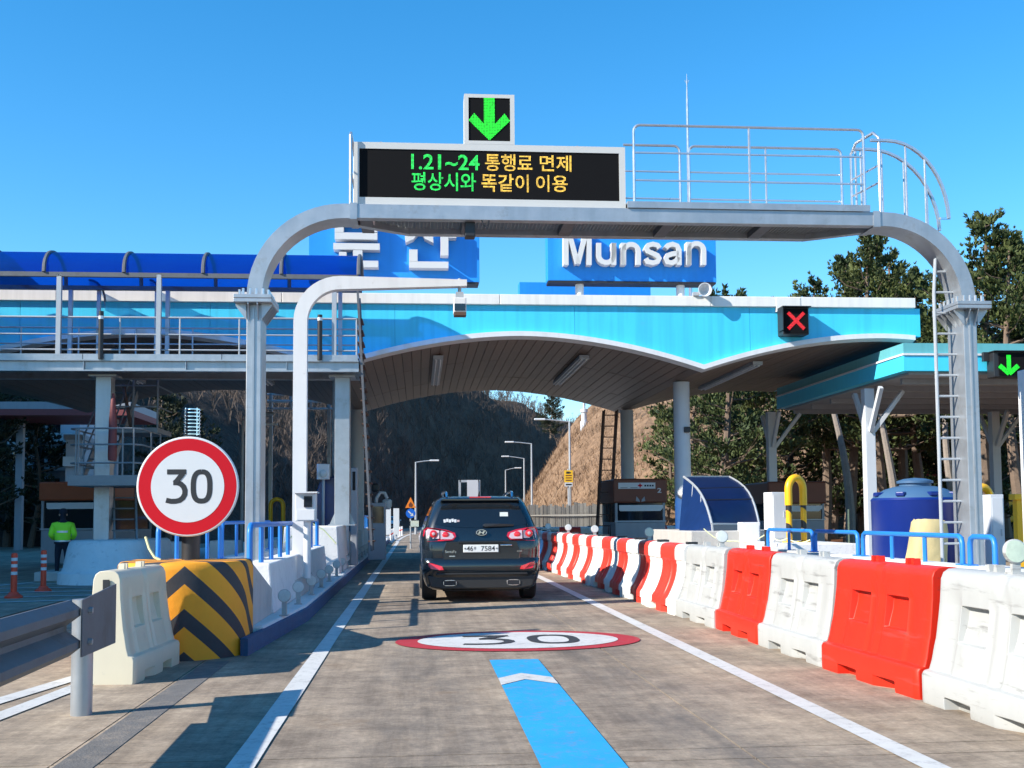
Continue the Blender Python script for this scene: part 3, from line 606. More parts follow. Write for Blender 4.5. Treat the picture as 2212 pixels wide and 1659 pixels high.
# walkway tread and handrails on the right half of the beam
wx0, wx1 = G.px(1355, 445, 0).x, G.px(1878, 445, 0).x
MB().box(wx0, -.03, ZB + .1, wx1, .0, ZB + .19).box(wx0, 0, ZB + .17, wx1, BD, ZB + .19).build('walkway_tread', 'galv', gan)
def rounded(xa, xb, zb, zt, y, r=.09):
    return [(xa, y, zb), (xa, y, zt - r)] + [tuple(p) for p in arc(xa + r, zt - r, r, 180, 90, 5, y)] + [tuple(p) for p in arc(xb - r, zt - r, r, 90, 0, 5, y)] + [(xb, y, zt - r), (xb, y, zb)]
yr = .0; zt, z1, z2 = (G.px(1600, q, yr).z for q in (275, 334, 393)); ra, rb_, rm = (G.px(q, 380, yr).x for q in (1370, 1867, 1620))
zb = ZB + .19
hr = MB().tube(rounded(ra, rb_, zb, zt, yr), .02, 8)
for z in (z1, z2): hr.tube([(ra, yr, z), (rb_, yr, z)], .015, 6)
hr.tube([(rm, yr, zb), (rm, yr, zt)], .018, 6); hr.build('front_handrail', 'steel_rail', gan, sm=True)
yb = BD; zt, z1, z2 = (G.px(1600, q, yb).z for q in (318, 374, 432)); q0, q1, q2, q3, q4, q5 = (G.px(q, 380, yb).x for q in (1347, 1469, 1489, 1818, 1655, 1350))
hr = MB().tube(rounded(q2, q3, zb, zt, yb), .02, 8).tube([(q0, yb, zt)] + rounded(q0, q1, zb, zt, yb)[8:], .02, 8)
for z in (z1, z2): hr.tube([(q0, yb, z), (q1, yb, z)], .014, 6); hr.tube([(q2, yb, z), (q3, yb, z)], .014, 6)
for xq in (q4,): hr.tube([(xq, yb, zb - .1), (xq, yb, zt)], .016, 6)
hr.build('rear_handrail', 'steel_rail', gan, sm=True)
# side frame at the left end of the sign
lx = G.px(757, 360, 0).x
MB().tube([(lx, .02, ZB + .1), (lx, .02, G.px(757, 290, 0).z), (lx, .1, G.px(757, 282, 0).z), (lx, BD - .1, G.px(757, 282, 0).z), (lx, BD, G.px(757, 290, 0).z), (lx, BD, ZB + .1)], .022, 8).tube([(lx, .02, 6.1), (lx, BD, 6.1)], .015, 6).build('end_frame', 'steel_rail', gan, sm=True)
# gate frame with rungs and the bowed cage rails over the ladder
ha, hb = G.px(1876, 300, .1).x, G.px(1893, 300, .1).x; zt = G.px(1884, 284, .1).z
MB().tube([(ha, .75, ZB + .1), (ha, .75, zt - .12), (ha + .02, .6, zt), (hb - .02, .16, zt), (hb, .02, zt - .12), (hb, .02, ZB + .1)], .022, 8).tube([(ha, .75, 6.05), (hb, .02, 6.05)], .016, 6).tube([(ha, .75, 6.3), (hb, .02, 6.3)], .016, 6).build('gate_frame', 'steel_rail', gan, sm=True)
for y, (sx, sz), (ex, ez) in ((.02, (1880, 303), (2050, 478)), (.75, (1842, 322), (2030, 505))):
    a = G.px(sx, sz, y); b_ = G.px(ex, ez, y); w_, h_ = b_.x - a.x - .25, a.z - b_.z
    pts = [(a.x, y, a.z), (a.x + .25, y, a.z)] + [(a.x + .25 + w_ * math.sin(R(t)), y, a.z - h_ + h_ * math.cos(R(t))) for t in range(8, 91, 8)]
    cage = MB(); rect_sweep(cage, [Vector(p) for p in pts], .035, y - .025, y + .025)
    co = cage.build('cage_rail', 'steel_rail', gan)
    vb = MB()
    for f in (.04, .12) if y > .5 else (): vb.tube([(a.x + f, y, ZB + .1), (a.x + f, y, a.z)], .018, 6)
    for f in (.30, .62, .95):
        xx = a.x + .25 + w_ * (f - (.12 if y > .5 else 0)); 
        if xx > b_.x - .1: continue
        t = math.asin(min(1, max(0, (xx - a.x - .25) / w_))); zz = a.z - h_ + h_ * math.cos(t)
        dx = (RX - 1.2) ; zl = 4.31 + (1.2 + .1) * math.sqrt(max(0, 1 - (max(0, xx - dx) / 1.3) ** 2))
        vb.tube([(xx, y, min(zl, zz) - .05), (xx, y, zz)], .016, 6)
    vb.build('cage_bar', 'steel_rail', co)
MB().bar(tuple(G.px(2030, 472, .02)), tuple(G.px(2052, 472, .75)), .03, .03).build('cage_stay', 'steel_rail', gan)
# small boxes and cable under the beam
a = G.px(1015, 500, .2); MB().box(a.x - .07, .1, ZB - .30, a.x + .07, .3, ZB - .1).build('sensor_box', 'black_plastic', gan, bev=.01)
a = G.px(1047, 490, .2); MB().tube([(a.x - .05, .02, ZB - .1), (a.x - .03, .0, ZB - .17), (a.x, 0, ZB - .19), (a.x + .03, 0, ZB - .17), (a.x + .05, .02, ZB - .1)], .01, 6).build('cable', 'black_plastic', gan)
# ladder up the right post: a thing of its own
lad = thing('access_ladder', 'grey steel ladder fixed to the left side of the right gantry post', 'ladder', (RX - .45, .3, 0), frame=G)
zt = G.px(2028, 560, .3).z
for y in (.24,): MB().tube([(RX - .40, y, .55), (RX - .40, y, 4.5), (RX - .36, y, zt)], .026, 8).build('side_rail', 'rail_grey', lad, sm=True)
for k in range(18):
    z = .62 + k * .30
    if z < zt - .1: MB().tube([(RX - .40, .24, z), (RX - SW / 2, .24, z)], .017, 6).build('rung', 'rail_grey', lad, sm=True)

# ---- variable message sign and lane arrow standing on the beam
def board(name, label, x0, x1, z0, z1, fr, y, dep, scr):
    t = thing(name, label, 'sign', ((x0 + x1) / 2, y, z0), frame=G)
    (sx0, sx1, sz0, sz1) = scr
    MB().box(x0, y + .03, z0, x1, y + dep, z1).build('housing', 'sign_frame', t, bev=.01)
    b = MB().box(x0, y, z0, sx0, y + .03, z1).box(sx1, y, z0, x1, y + .03, z1).box(sx0, y, z0, sx1, y + .03, sz0).box(sx0, y, sz1, sx1, y + .03, z1); b.build('frame', 'sign_frame', t)
    sc = MB().box(sx0, y + .012, sz0, sx1, y + .029, sz1).build('screen', 'led_screen', t)
    return t, sc
ys_ = .08
A, B = G.px(764, 436, ys_), G.px(1350, 312, ys_); s0, s1 = G.px(776, 419, ys_), G.px(1337, 326, ys_)
X0, X1, Z0, Z1 = A.x, B.x, A.z - .03, G.px(1056, 312, ys_).z
vms, scr = board('message_sign', 'wide black LED message board with two lines of green and amber text', X0, X1, Z0, Z1, .08, ys_, .34, (s0.x, s1.x, Z0 + .10, Z1 - .09))
def ledtext(body, vx0, vx1, vy0, vy1, m, off=.012):
    a, b = G.px(vx0, vy1, ys_ + .01), G.px(vx1, vy0, ys_ + .01)
    text_mb(body, a.x, a.z, b.x, b.z, ys_ + .008, off).build('lettering', m, scr)
ledtext('1.21~24', 888, 1036, 335, 366, 'led_text_green', .018); ledtext('통행료', 1048, 1150, 334, 369, 'led_amber'); ledtext('면제', 1166, 1234, 336, 370, 'led_amber')
ledtext('평상시와', 889, 1028, 374, 411, 'led_text_green'); ledtext('똑같이', 1040, 1142, 377, 414, 'led_amber'); ledtext('이용', 1158, 1226, 379, 414, 'led_amber')
for xx in (872, 1056, 1236):
    a = G.px(xx, 445, .25); MB().box(a.x - .16, .1, Z0 - .03, a.x + .16, .4, Z0 - .002).tube([(a.x, .25, ZB + .1), (a.x, .25, Z0 - .03)], .055, 10).bar((a.x - .15, .1, ZB + .1), (a.x - .15, .1, Z0), .02, .02).bar((a.x + .15, .1, ZB + .1), (a.x + .15, .1, Z0), .02, .02).build('mounting', 'rail_grey', vms)
for xx in (823, 1247):
    a = G.px(xx, 310, .2); MB().tube([Vector((a.x, .2, Z1 + .02)) + Vector((.025 * math.cos(R(t)), 0, .025 * math.sin(R(t)))) for t in range(0, 360, 45)], .006, 5, closed=True).build('lifting_eye', 'steel_rail', vms)
A, B = G.px(1003, 309, ys_), G.px(1111, 205, ys_); zt = B.z
arr, scr2 = board('lane_arrow_sign', 'square lane signal with a green down arrow on top of the message board', A.x, B.x, Z1 + .002, zt, .04, ys_, .3, (A.x + .06, B.x - .06, Z1 + .05, zt - .05))
w_ = (B.x - A.x) - .12; xc_ = (A.x + B.x) / 2; zt_, zb_ = zt - .05, Z1 + .06; zh = zt_ - zb_
def down_arrow(cx_, top, bot, hw, y, t=.0):
    h = top - bot; s_ = hw * .26; k = hw * .36
    return [(cx_ - s_, top), (cx_ + s_, top), (cx_ + s_, bot + hw * .80), (cx_ + hw * .74, bot + hw * 1.34), (cx_ + hw, bot + hw * .98), (cx_, bot), (cx_ - hw, bot + hw * .98), (cx_ - hw * .74, bot + hw * 1.34), (cx_ - s_, bot + hw * .80)]
MB().prism(down_arrow(xc_, zt_, zb_, w_ / 2 * .99, 0), ys_ + .004, ys_ + .011).build('arrow', 'led_green', scr2)

# ================================================================== TOLL CANOPY
K = Frame(0, 27.0, -.2)
can = thing('toll_canopy', 'bright blue toll gate canopy with white cap and arched soffit', 'canopy', (0, 0, 0), frame=K)
xe = K.px(1988, 700, 0).x; cr = K.px(1125, 730, 0).x; va = K.px(1518, 800, 0).x; HB = va - cr
ztop = K.px(1400, 662, 0).z; zcap = K.px(1400, 640, 0).z; zcr = K.px(1125, 717, 0).z; zva = K.px(1518, 789, 0).z
def arch(x):
    u = ((x - cr) / HB + 1) % 2 - 1
    return zcr - (zcr - zva) * abs(u) ** 1.85
xl = cr - 3.6 * HB
xsamp = sorted(set([xl + (xe - xl) * i / 130 for i in range(131)] + [cr + HB * k for k in (-3, -1, 1)] + [xe]))
xsamp = [x for x in xsamp if xl <= x <= xe]
DEP = 11.4; TR = .17
for i in range(6):                                        # fascia sheets with a fine seam between them
    a = xl + (xe - xl) * i / 6; b_ = xl + (xe - xl) * (i + 1) / 6
    sx = [a + .004] + [x for x in xsamp if a + .05 < x < b_ - .05] + [b_ - .004]
    MB().prism([(x, arch(x)) for x in sx] + [(b_ - .004, ztop), (a + .004, ztop)], 0, .06).build('fascia_panel', 'fascia', can)
MB().prism([(x, arch(x)) for x in xsamp] + [(xe, ztop), (xl, ztop)], .065, .3).build('fascia_core', 'fascia', can)
for i in range(5):
    a = xl + (xe - .15 - xl) * i / 5; b_ = xl + (xe - .15 - xl) * (i + 1) / 5
    MB().box(a + .004, -.10, ztop + .002, b_ - .004, .6, zcap + .0).build('cap_panel', 'white_cap', can, bev=.012)
MB().box(xl, .35, ztop - .25, xe - .2, DEP, ztop - .1).build('roof_deck', 'white_paint', can)
mb = MB(); vs = []; xr = [x for x in xsamp if x < xe - .2] + [xe - .2]
for x in xr:
    z = arch(x); vs += [(x, -.14, z - .002), (x, -.14, z - .12), (x, .12, z - TR), (x, .12, z - .002)]
fs = [(i * 4 + j, (i + 1) * 4 + j, (i + 1) * 4 + (j + 1) % 4, i * 4 + (j + 1) % 4) for i in range(len(xr) - 1) for j in range(4)] + [(0, 1, 2, 3)] + [tuple(range(len(vs) - 1, len(vs) - 5, -1))]
mb.add(vs, fs).build('arch_trim', 'white_paint', can, sm=True)
for yy, nm in ((DEP, 'rear_fascia'),):
    MB().prism([(x, arch(x) - .05) for x in xsamp] + [(xe, ztop - .1), (xl, ztop - .1)], yy, yy + .12).build(nm, 'fascia', can)
MB().box(xe - .25, .3, arch(xe) - .1, xe - .2 + .15, DEP, ztop - .003).build('end_panel', 'fascia', can)
# soffit planks: three rows per bay, each plank a piece of its own
NP = 38; pw = 2 * HB / NP; rows = [(.13, 3.85), (3.87, 7.6), (7.62, DEP - .01)]
pm = {}
for ri, (ya, yb_) in enumerate(rows):
    for m_ in (0, 1):
        me = MB().box(-pw / 2 + .007, 0, 0, pw / 2 - .007, yb_ - ya, .025).mesh('soffit_panel'); me.materials.append(M['soffit' if m_ == 0 else 'soffit_b']); pm[(ri, m_)] = me
rs = random.Random(4); cnt = 0; stuff = MB()
for k in range(int((xe - .2 - xl) / pw)):
    x = xe - .2 - (k + .5) * pw
    if x - pw / 2 < xl: break
    za, zb2 = arch(x - pw / 2), arch(x + pw / 2); sl = math.atan2(zb2 - za, pw); z = (za + zb2) / 2 - TR + .02
    for ri, (ya, yb_) in enumerate(rows):
        if cnt < 297:
            o = bpy.data.objects.new('soffit_panel', pm[(ri, 0 if rs.random() < .7 else 1)]); COL.objects.link(o); o.parent = can; o.location = (x, ya, z + rs.uniform(-.003, .003)); o.rotation_euler = (0, -sl, 0); o.scale.x = 1 / math.cos(sl); cnt += 1
        else:
            mm = Matrix.Rotation(-sl, 3, 'Y'); stuff.add([Vector((x, ya, z)) + mm @ Vector(q) for q in ((-pw / 2 + .006, 0, 0), (pw / 2 - .006, 0, 0), (pw / 2 - .006, yb_ - ya, 0), (-pw / 2 + .006, yb_ - ya, 0))], [(0, 1, 2, 3)])
o = stuff.build('soffit_planking', 'soffit', can); o['kind'] = 'stuff'
MB().add([v for x in xsamp for v in ((x, .13, arch(x) - TR + .075), (x, DEP, arch(x) - TR + .075))], [(2 * i, 2 * i + 1, 2 * i + 3, 2 * i + 2) for i in range(len(xsamp) - 1)]).build('soffit_backing', 'dark', can)
# strip lights under the soffit
for (xf, ya, yb_) in ((cr - .44 * HB, 1.6, 7.4), (cr + .40 * HB, 1.6, 7.4), (va + .42 * HB, 1.6, 7.4), (cr - 1.55 * HB, 1.6, 7.4), (cr - 2.4 * HB, 1.6, 7.4)):
    z = arch(xf) - TR - .03; st = MB().box(xf - .13, ya, z - .07, xf + .13, yb_, z + .02).build('strip_light', 'rail_grey', can)
    for s_ in (-.06, .06): MB().tube([(xf + s_, ya + .1, z - .09), (xf + s_, yb_ - .1, z - .09)], .022, 8).build('tube', 'white_paint', st)
cols = []
for cxn, (X, far_) in enumerate(((va, 0), (va, 1), (va - 2 * HB, 0), (va - 2 * HB, 1))):
    yy = 10.2 if far_ else 2.3; z = arch(X) - TR + .02
    c = MB().lathe([(.22, .2), (.22, z)], (X, yy, 0), 28).build('column', 'column_paint', can, sm=True)
    if cxn == 0: MB().box(X + .0, yy - .30, 3.55, X + .16, yy - .18, 3.70).build('camera_box', 'black_plastic', c, bev=.01)

# ---- name boards with raised letters on the roof
def name_board(label, vx0, vx1, vy0, vy1, y):
    a, b = K.px(vx0, vy1, y), K.px(vx1, vy0, y); t = thing('name_board', label, 'sign', ((a.x + b.x) / 2, y, zcap), frame=K)
    p = MB().box(a.x, y, a.z, b.x, y + .45, b.z).build('panel', 'name_board', t, bev=.01)
    MB().box(a.x + .02, y - .02, a.z - .05, b.x - .02, y + .47, a.z - .003).build('panel_edge', 'dark', t)
    return t, p, a, b
yb_ = .5
t, p, a, b = name_board('blue roof board with large raised white Korean letters', 666, 1035, 470, 606, yb_)
def kb(vx, vy): q = K.px(vx, vy, yb_); return (q.x, q.z)
def stroke_box(vx0, vy0, vx1, vy1, mb): (x0_, z1_), (x1_, z0_) = kb(vx0, vy0), kb(vx1, vy1); return mb.box(x0_, yb_ - .30, z0_, x1_, yb_ - .002, z1_)
mb = MB(); stroke_box(725, 480, 744, 508, mb); stroke_box(797, 480, 816, 508, mb); stroke_box(744.3, 480, 796.7, 492, mb); stroke_box(725, 508.3, 816, 524, mb)   # mieum
stroke_box(722, 531, 821, 546, mb); stroke_box(764, 546.3, 784, 563, mb)                                                                                   # u
stroke_box(734, 550, 750, 568, mb); stroke_box(734, 568.3, 818, 583, mb)                                                                                   # nieun
mb.build('letter', 'letter', t)
mb = MB()
def poly_letter(pts): mb.prism([kb(*q) for q in pts], yb_ - .30, yb_ - .002)
poly_letter([(897, 482), (915, 482), (915, 488), (908, 505), (893, 523), (877, 530), (875, 515), (888, 507), (897, 490)]); poly_letter([(915.5, 488), (922, 503), (935, 515), (936, 531), (918, 522), (908.5, 505)])
stroke_box(951, 480, 968, 558, mb); stroke_box(968.3, 503, 985, 520, mb); stroke_box(884, 545, 902, 570, mb); stroke_box(884, 570.3, 968, 585, mb)
mb.build('letter', 'letter', t)
t, p, a, b = name_board('blue roof board with raised white Roman letters', 1183, 1545, 472, 606, yb_)
def solid_stroke(mb, pts, w):
    """an extruded stroke standing off the board; pts in picture columns and rows"""
    P_ = [Vector(kb(*q)) for q in pts]; L_, R_2 = [], []
    for i_, p_ in enumerate(P_):
        a_ = P_[max(0, i_ - 1)]; c_2 = P_[min(len(P_) - 1, i_ + 1)]; d_ = (c_2 - a_).normalized(); n_ = Vector((-d_.y, d_.x)); L_.append(p_ + n_ * w / 2); R_2.append(p_ - n_ * w / 2)
    return mb.prism([tuple(q) for q in L_ + R_2[::-1]], yb_ - .26, yb_ - .002)
def hump(x0_, x1_, yb2, yt, up=True):
    cx2 = (x0_ + x1_) / 2; rx_ = (x1_ - x0_) / 2; ry_ = min(rx_ * 1.0, 16)
    pts = [(cx2 - rx_ * math.cos(R(a_)), (yt + ry_ - ry_ * math.sin(R(a_))) if up else (yb2 - ry_ + ry_ * math.sin(R(a_)))) for a_ in range(0, 181, 20)]
    return [(x0_, yb2 if up else yt)] + pts + [(x1_, yb2 if up else yt)]
SWD = .125; half = 5.4
def letter(parts):
    mb = MB()
    for pts in parts: solid_stroke(mb, pts, SWD)
    o_ = mb.build('letter', 'letter', t); return o_
letter([[(1220, 577), (1220, 505)], [(1226, 507), (1244.5, 574)], [(1263, 507), (1245.5, 574)], [(1269.5, 577), (1269.5, 505)]])
letter([hump(1290, 1322, 572, 530, False), [(1322.3, 577), (1322.3, 530)]])
letter([[(1343, 577), (1343, 530)], hump(1343.3, 1375, 577, 533)])
letter([[(1420, 541), (1416, 535), (1406, 532.5), (1396, 535), (1392.5, 541), (1396, 548), (1406, 552.5), (1416, 557), (1420, 563), (1416.5, 569.5), (1406, 572.5), (1395, 570), (1391, 563)]])
letter([[(1434, 541), (1438, 535.5), (1448, 532.5), (1458, 536), (1462, 545), (1462.3, 577)], [(1461, 552), (1447, 553.5), (1437, 557), (1434, 563.5), (1438, 571), (1447, 572.5), (1456, 568), (1461, 560)]])
letter([[(1483, 577), (1483, 528)], hump(1483.3, 1515, 577, 531)])
for lbl, vxs, z_b in (('blue roof board with large raised white Korean letters', (800, 905), 0),):
    pass
for vx in (1252, 1470):
    q = K.px(vx, 620, .7); MB().tube([(q.x, .72, ztop), (q.x, .72, a.z - .05)], .11, 16).build('post', 'white_paint', t, sm=True)
q0, q1 = K.px(1122, 632, 2.2), K.px(1405, 612, 2.2)
tag(MB().box(q0.x, 0, 0, q1.x, .4, q1.z - zcap + .3).build('roof_box', 'name_board', bev=.01), 'low plain blue box on the roof behind the name boards', 'roof box')
o = bpy.data.objects['roof_box']; o.location = K.w((0, 2.2, zcap - .3)); o.rotation_euler.z = K.rot
# horn speaker on the cap
q = K.px(1520, 628, -.2); t = thing('horn_speaker', 'round white horn loudspeaker on the canopy cap right of the letters', 'loudspeaker', (q.x, q.y, zcap), frame=K)
m_ = Matrix.Rotation(R(90), 3, 'X') @ Matrix.Rotation(0, 3, 'Z')
MB().lathe([(.05, -.35), (.06, -.2), (.10, -.05), (.165, .10), (.175, .14), (.155, .14), (.09, -.02), (.02, -.1)], (q.x, q.y, q.z), 24, m_).build('horn', 'white_paint', t, sm=True)
MB().bar((q.x, q.y + .1, zcap - .02), (q.x, q.y + .1, q.z - .05), .04, .04).build('bracket', 'rail_grey', t); MB().box(q.x - .25, q.y + .05, zcap, q.x - .1, q.y + .2, zcap + .09).build('junction_box', 'rail_grey', t)
# lightning rod
q0, q1 = K.px(1488, 420, 3), K.px(1484, 160, 3)
t = thing('lightning_rod', 'thin steel lightning rod standing above the gantry walkway', 'antenna', (q0.x, 3, ztop), frame=K)
MB().tube([(q0.x, 3, ztop - .1), (q0.x, 3, q0.z), (q0.x, 3, q1.z - .8), (q0.x, 3, q1.z)], [.05, .045, .035, .008], 8).build('mast', 'steel_rail', t, sm=True)
MB().tube([(q0.x - .06, 3, q1.z - .18), (q0.x, 3, q1.z - .3), (q0.x + .06, 3, q1.z - .18)], .008, 5).tube([(q0.x, 2.94, q1.z - .18), (q0.x, 3, q1.z - .3), (q0.x, 3.06, q1.z - .18)], .008, 5).build('tines', 'steel_rail', t)
# red cross signal on the fascia
q0, q1 = K.px(1692, 722, -.42), K.px(1747, 664, -.42); cx_, cz_ = (q0.x + q1.x) / 2, (q0.z + q1.z) / 2
t = thing('lane_cross_signal', 'black box signal showing a red cross on the blue fascia', 'signal', (cx_, -.4, q0.z), frame=K)
MB().box(q0.x, -.40, q0.z, q1.x, -.002, q1.z).build('housing', 'black_plastic', t, bev=.015)
MB().box(q0.x - .03, -.52, q1.z, q1.x + .03, -.1, q1.z + .02).box(q0.x - .03, -.5, q0.z + .1, q0.x - .012, -.1, q1.z).build('visor', 'black_plastic', t)
MB().box(q0.x + .03, -.42, q0.z + .03, q1.x - .03, -.401, q1.z - .03).build('screen', 'led_screen', t)
s_ = (q1.x - q0.x) * .36
for a_ in (45, -45): MB().cbox((cx_, -.428 + (a_ > 0) * -.006, cz_), (s_ * 2.4, .006, .085), m=Matrix.Rotation(R(a_), 3, 'Y')).build('cross_bar', 'led_red', t)
MB().box(q0.x - .05, -.11, ztop - .12, q1.x - .1, -.105 + .1, zcap - .02).build('bracket', 'white_cap', t)

# ================================================================== TEAL SIDE CANOPY
tc_ = thing('side_canopy', 'lower teal and blue flat canopy at the right of the toll gate', 'canopy', (12, -1.2, 0), frame=K)
a = K.px(1925, 770, -.6); b = K.px(1952, 770, -1.3); zt1, zt2, zt3 = (K.px(1960, q, -1.3).z for q in (741, 766, 801))
def chamfer(off): return [(a.x - off, 8.2), (a.x - off, -.6 - off * .4), (b.x - off * .6, -1.3 - off), (27 + off, -1.3 - off), (27 + off, 8.2)]
MB().prism(chamfer(0), zt2 + .03, zt1, 'z').build('upper_band', 'teal', tc_)
MB().prism(chamfer(.05), zt2 - .02, zt2 + .028, 'z').build('white_line', 'white_paint', tc_)
MB().prism(chamfer(.02), zt3, zt2 - .022, 'z').build('lower_band', 'fascia_light', tc_)
MB().prism([(x + (.2 if x < 20 else -.2), y + (.2 if y < 5 else -.2)) for x, y in chamfer(0)], zt3 - .06, zt3 - .002, 'z').build('soffit', 'booth_grey', tc_)
for k in range(6):
    MB().box(a.x + .4, -.3 + k * 1.6, zt3 - .2, 26, -.18 + k * 1.6, zt3 - .062).build('purlin', 'booth_grey', tc_)
for (vx, yy) in ((1878, .8), (1667, 7.2), (2150, 7.0)):
    q = K.px(vx, 1000, yy); c = MB().box(q.x - .13, yy - .13, .2, q.x + .13, yy + .13, zt3 - .2).build('post', 'column_paint', tc_, bev=.01)
    MB().bar((q.x + .13, yy, zt3 - 1.3), (q.x + .95, yy, zt3 - .25), .12, .10).bar((q.x, yy - .14, zt3 - 1.3), (q.x, yy - .85, zt3 - .25), .10, .12).bar((q.x, yy + .14, zt3 - 1.3), (q.x, yy + .85, zt3 - .25), .10, .12).build('brace', 'column_paint', c)
# green arrow signal at the right edge
q0, q1 = K.px(2148, 814, -1.7), K.px(2213, 760, -1.7); cx_ = (q0.x + q1.x) / 2
t = thing('lane_arrow_signal', 'small black box signal with green down arrow on the teal canopy', 'signal', (cx_, -1.5, q0.z), frame=K)
MB().box(q0.x, -1.7, q0.z, q1.x + .1, -1.36, q1.z).build('housing', 'black_plastic', t, bev=.015)
MB().box(q0.x - .03, -1.8, q1.z, q1.x + .13, -1.4, q1.z + .02).box(q0.x - .14, -1.5, q1.z - .2, q0.x - .004, -1.4, q1.z + .02).build('visor', 'black_plastic', t)
MB().box(q0.x + .12, -1.72, q0.z + .03, q1.x + .07, -1.701, q1.z - .03).build('screen', 'led_screen', t)
dc = K.px(2179, 790, -1.72)
sk = MB(); th_ = .035
zt_, zb_ = K.px(2179, 767, -1.72).z, K.px(2179, 810, -1.72).z; hw = K.px(2199, 790, -1.72).x - dc.x
sk.box(dc.x - .055, -1.735, zb_ + .1, dc.x + .055, -1.723, zt_)
for s_ in (-1, 1): sk.bar((dc.x, -1.730, zb_ + .03), (dc.x + s_ * hw, -1.730, zb_ + .03 + hw * .85), .11, .010, up=(0, 1, 0))
sk.build('arrow', 'led_green', t)

# ================================================================== LEFT ISLAND
isl = struct(MB().prism([(-1.62, 12.2), (-1.44, 15), (-1.42, 68), (-3.3, 68), (-3.3, 12.2)], -.05, .20, 'z').build('left_island', 'white_concrete', bev=.03))
MB().prism([(-1.64, 11.2), (-1.40, 14.9), (-1.40, 66), (-1.418, 66), (-1.438, 15), (-1.64, 12.2), (-1.72, 11.25)], -.04, .17, 'z').build('kerb_face', 'kerb_blue', isl)
# island nose: half-round concrete drum with black chevrons on yellow
def nose_mat():
    m, nt, b = nodes_mat('nose_chevron'); N = nt.nodes.new; L = nt.links.new; tc = N('ShaderNodeTexCoord'); sp = N('ShaderNodeSeparateXYZ'); L(tc.outputs['Object'], sp.inputs[0])
    at = N('ShaderNodeMath'); at.operation = 'ARCTAN2'; L(sp.outputs[0], at.inputs[0])
    ng = N('ShaderNodeMath'); ng.operation = 'MULTIPLY'; ng.inputs[1].default_value = -1; L(sp.outputs[1], ng.inputs[0]); L(ng.outputs[0], at.inputs[1])
    ab = N('ShaderNodeMath'); ab.operation = 'ABSOLUTE'; sh = N('ShaderNodeMath'); sh.operation = 'SUBTRACT'; sh.inputs[1].default_value = .22; L(at.outputs[0], sh.inputs[0]); L(sh.outputs[0], ab.inputs[0])
    mu = N('ShaderNodeMath'); mu.operation = 'MULTIPLY_ADD'; mu.inputs[1].default_value = .56; L(ab.outputs[0], mu.inputs[0]); L(sp.outputs[2], mu.inputs[2])
    dv = N('ShaderNodeMath'); dv.operation = 'DIVIDE'; dv.inputs[1].default_value = .405; L(mu.outputs[0], dv.inputs[0])
    ad = N('ShaderNodeMath'); ad.operation = 'ADD'; ad.inputs[1].default_value = .20; L(dv.outputs[0], ad.inputs[0])
    fr = N('ShaderNodeMath'); fr.operation = 'FRACT'; L(ad.outputs[0], fr.inputs[0])
    gt = N('ShaderNodeMath'); gt.operation = 'LESS_THAN'; gt.inputs[1].default_value = .42; L(fr.outputs[0], gt.inputs[0])
    n = N('ShaderNodeTexNoise'); n.inputs['Scale'].default_value = 5; n.inputs['Detail'].default_value = 8; n.inputs['Roughness'].default_value = .75; L(tc.outputs['Object'], n.inputs['Vector'])
    y = N('ShaderNodeMix'); y.data_type = 'RGBA'; y.inputs[6].default_value = (.74, .265, .009, 1); y.inputs[7].default_value = (.92, .385, .014, 1); L(n.outputs['Fac'], y.inputs[0])
    k = N('ShaderNodeMix'); k.data_type = 'RGBA'; k.inputs[6].default_value = (.015, .017, .022, 1); k.inputs[7].default_value = (.05, .052, .06, 1); L(n.outputs['Fac'], k.inputs[0])
    x = N('ShaderNodeMix'); x.data_type = 'RGBA'; L(gt.outputs[0], x.inputs[0]); L(y.outputs[2], x.inputs[6]); L(k.outputs[2], x.inputs[7])
    L(x.outputs[2], b.inputs['Base Color']); b.inputs['Roughness'].default_value = .7
    bp = N('ShaderNodeBump'); bp.inputs['Strength'].default_value = .4; bp.inputs['Distance'].default_value = .02; L(n.outputs['Fac'], bp.inputs['Height']); L(bp.outputs[0], b.inputs['Normal']); M['nose_chevron'] = m
nose_mat()
NX, NY, NR, NH = -2.33, 11.50, .63, .93
t = thing('island_nose', 'half-round concrete island nose painted with black chevrons on yellow', 'crash barrier', (NX, NY, 0))
prof = [(1, 0), (1, NH - .08), (.985, NH - .03), (.95, NH - .005), (.90, NH)]
vs = []; nn = 40
for f, z in prof:
    for j in range(nn + 1):
        a = math.pi + math.pi * j / nn; vs.append((NR * f * math.cos(a), NR * f * math.sin(a), z))
    vs += [(NR * f, .45, z), (-NR * f, .45, z)]
w = nn + 3; fs = [(i * w + j, i * w + (j + 1) % w, (i + 1) * w + (j + 1) % w, (i + 1) * w + j) for i in range(len(prof) - 1) for j in range(w)] + [tuple((len(prof) - 1) * w + j for j in range(w))]
MB().add(vs, fs).build('drum', 'nose_chevron', t, sm=True)
MB().prism([(.45, .92), (2.3, .50), (2.3, 0), (.45, 0)], -.60, .60, 'x').build('tail_block', 'concrete', t, bev=.02)
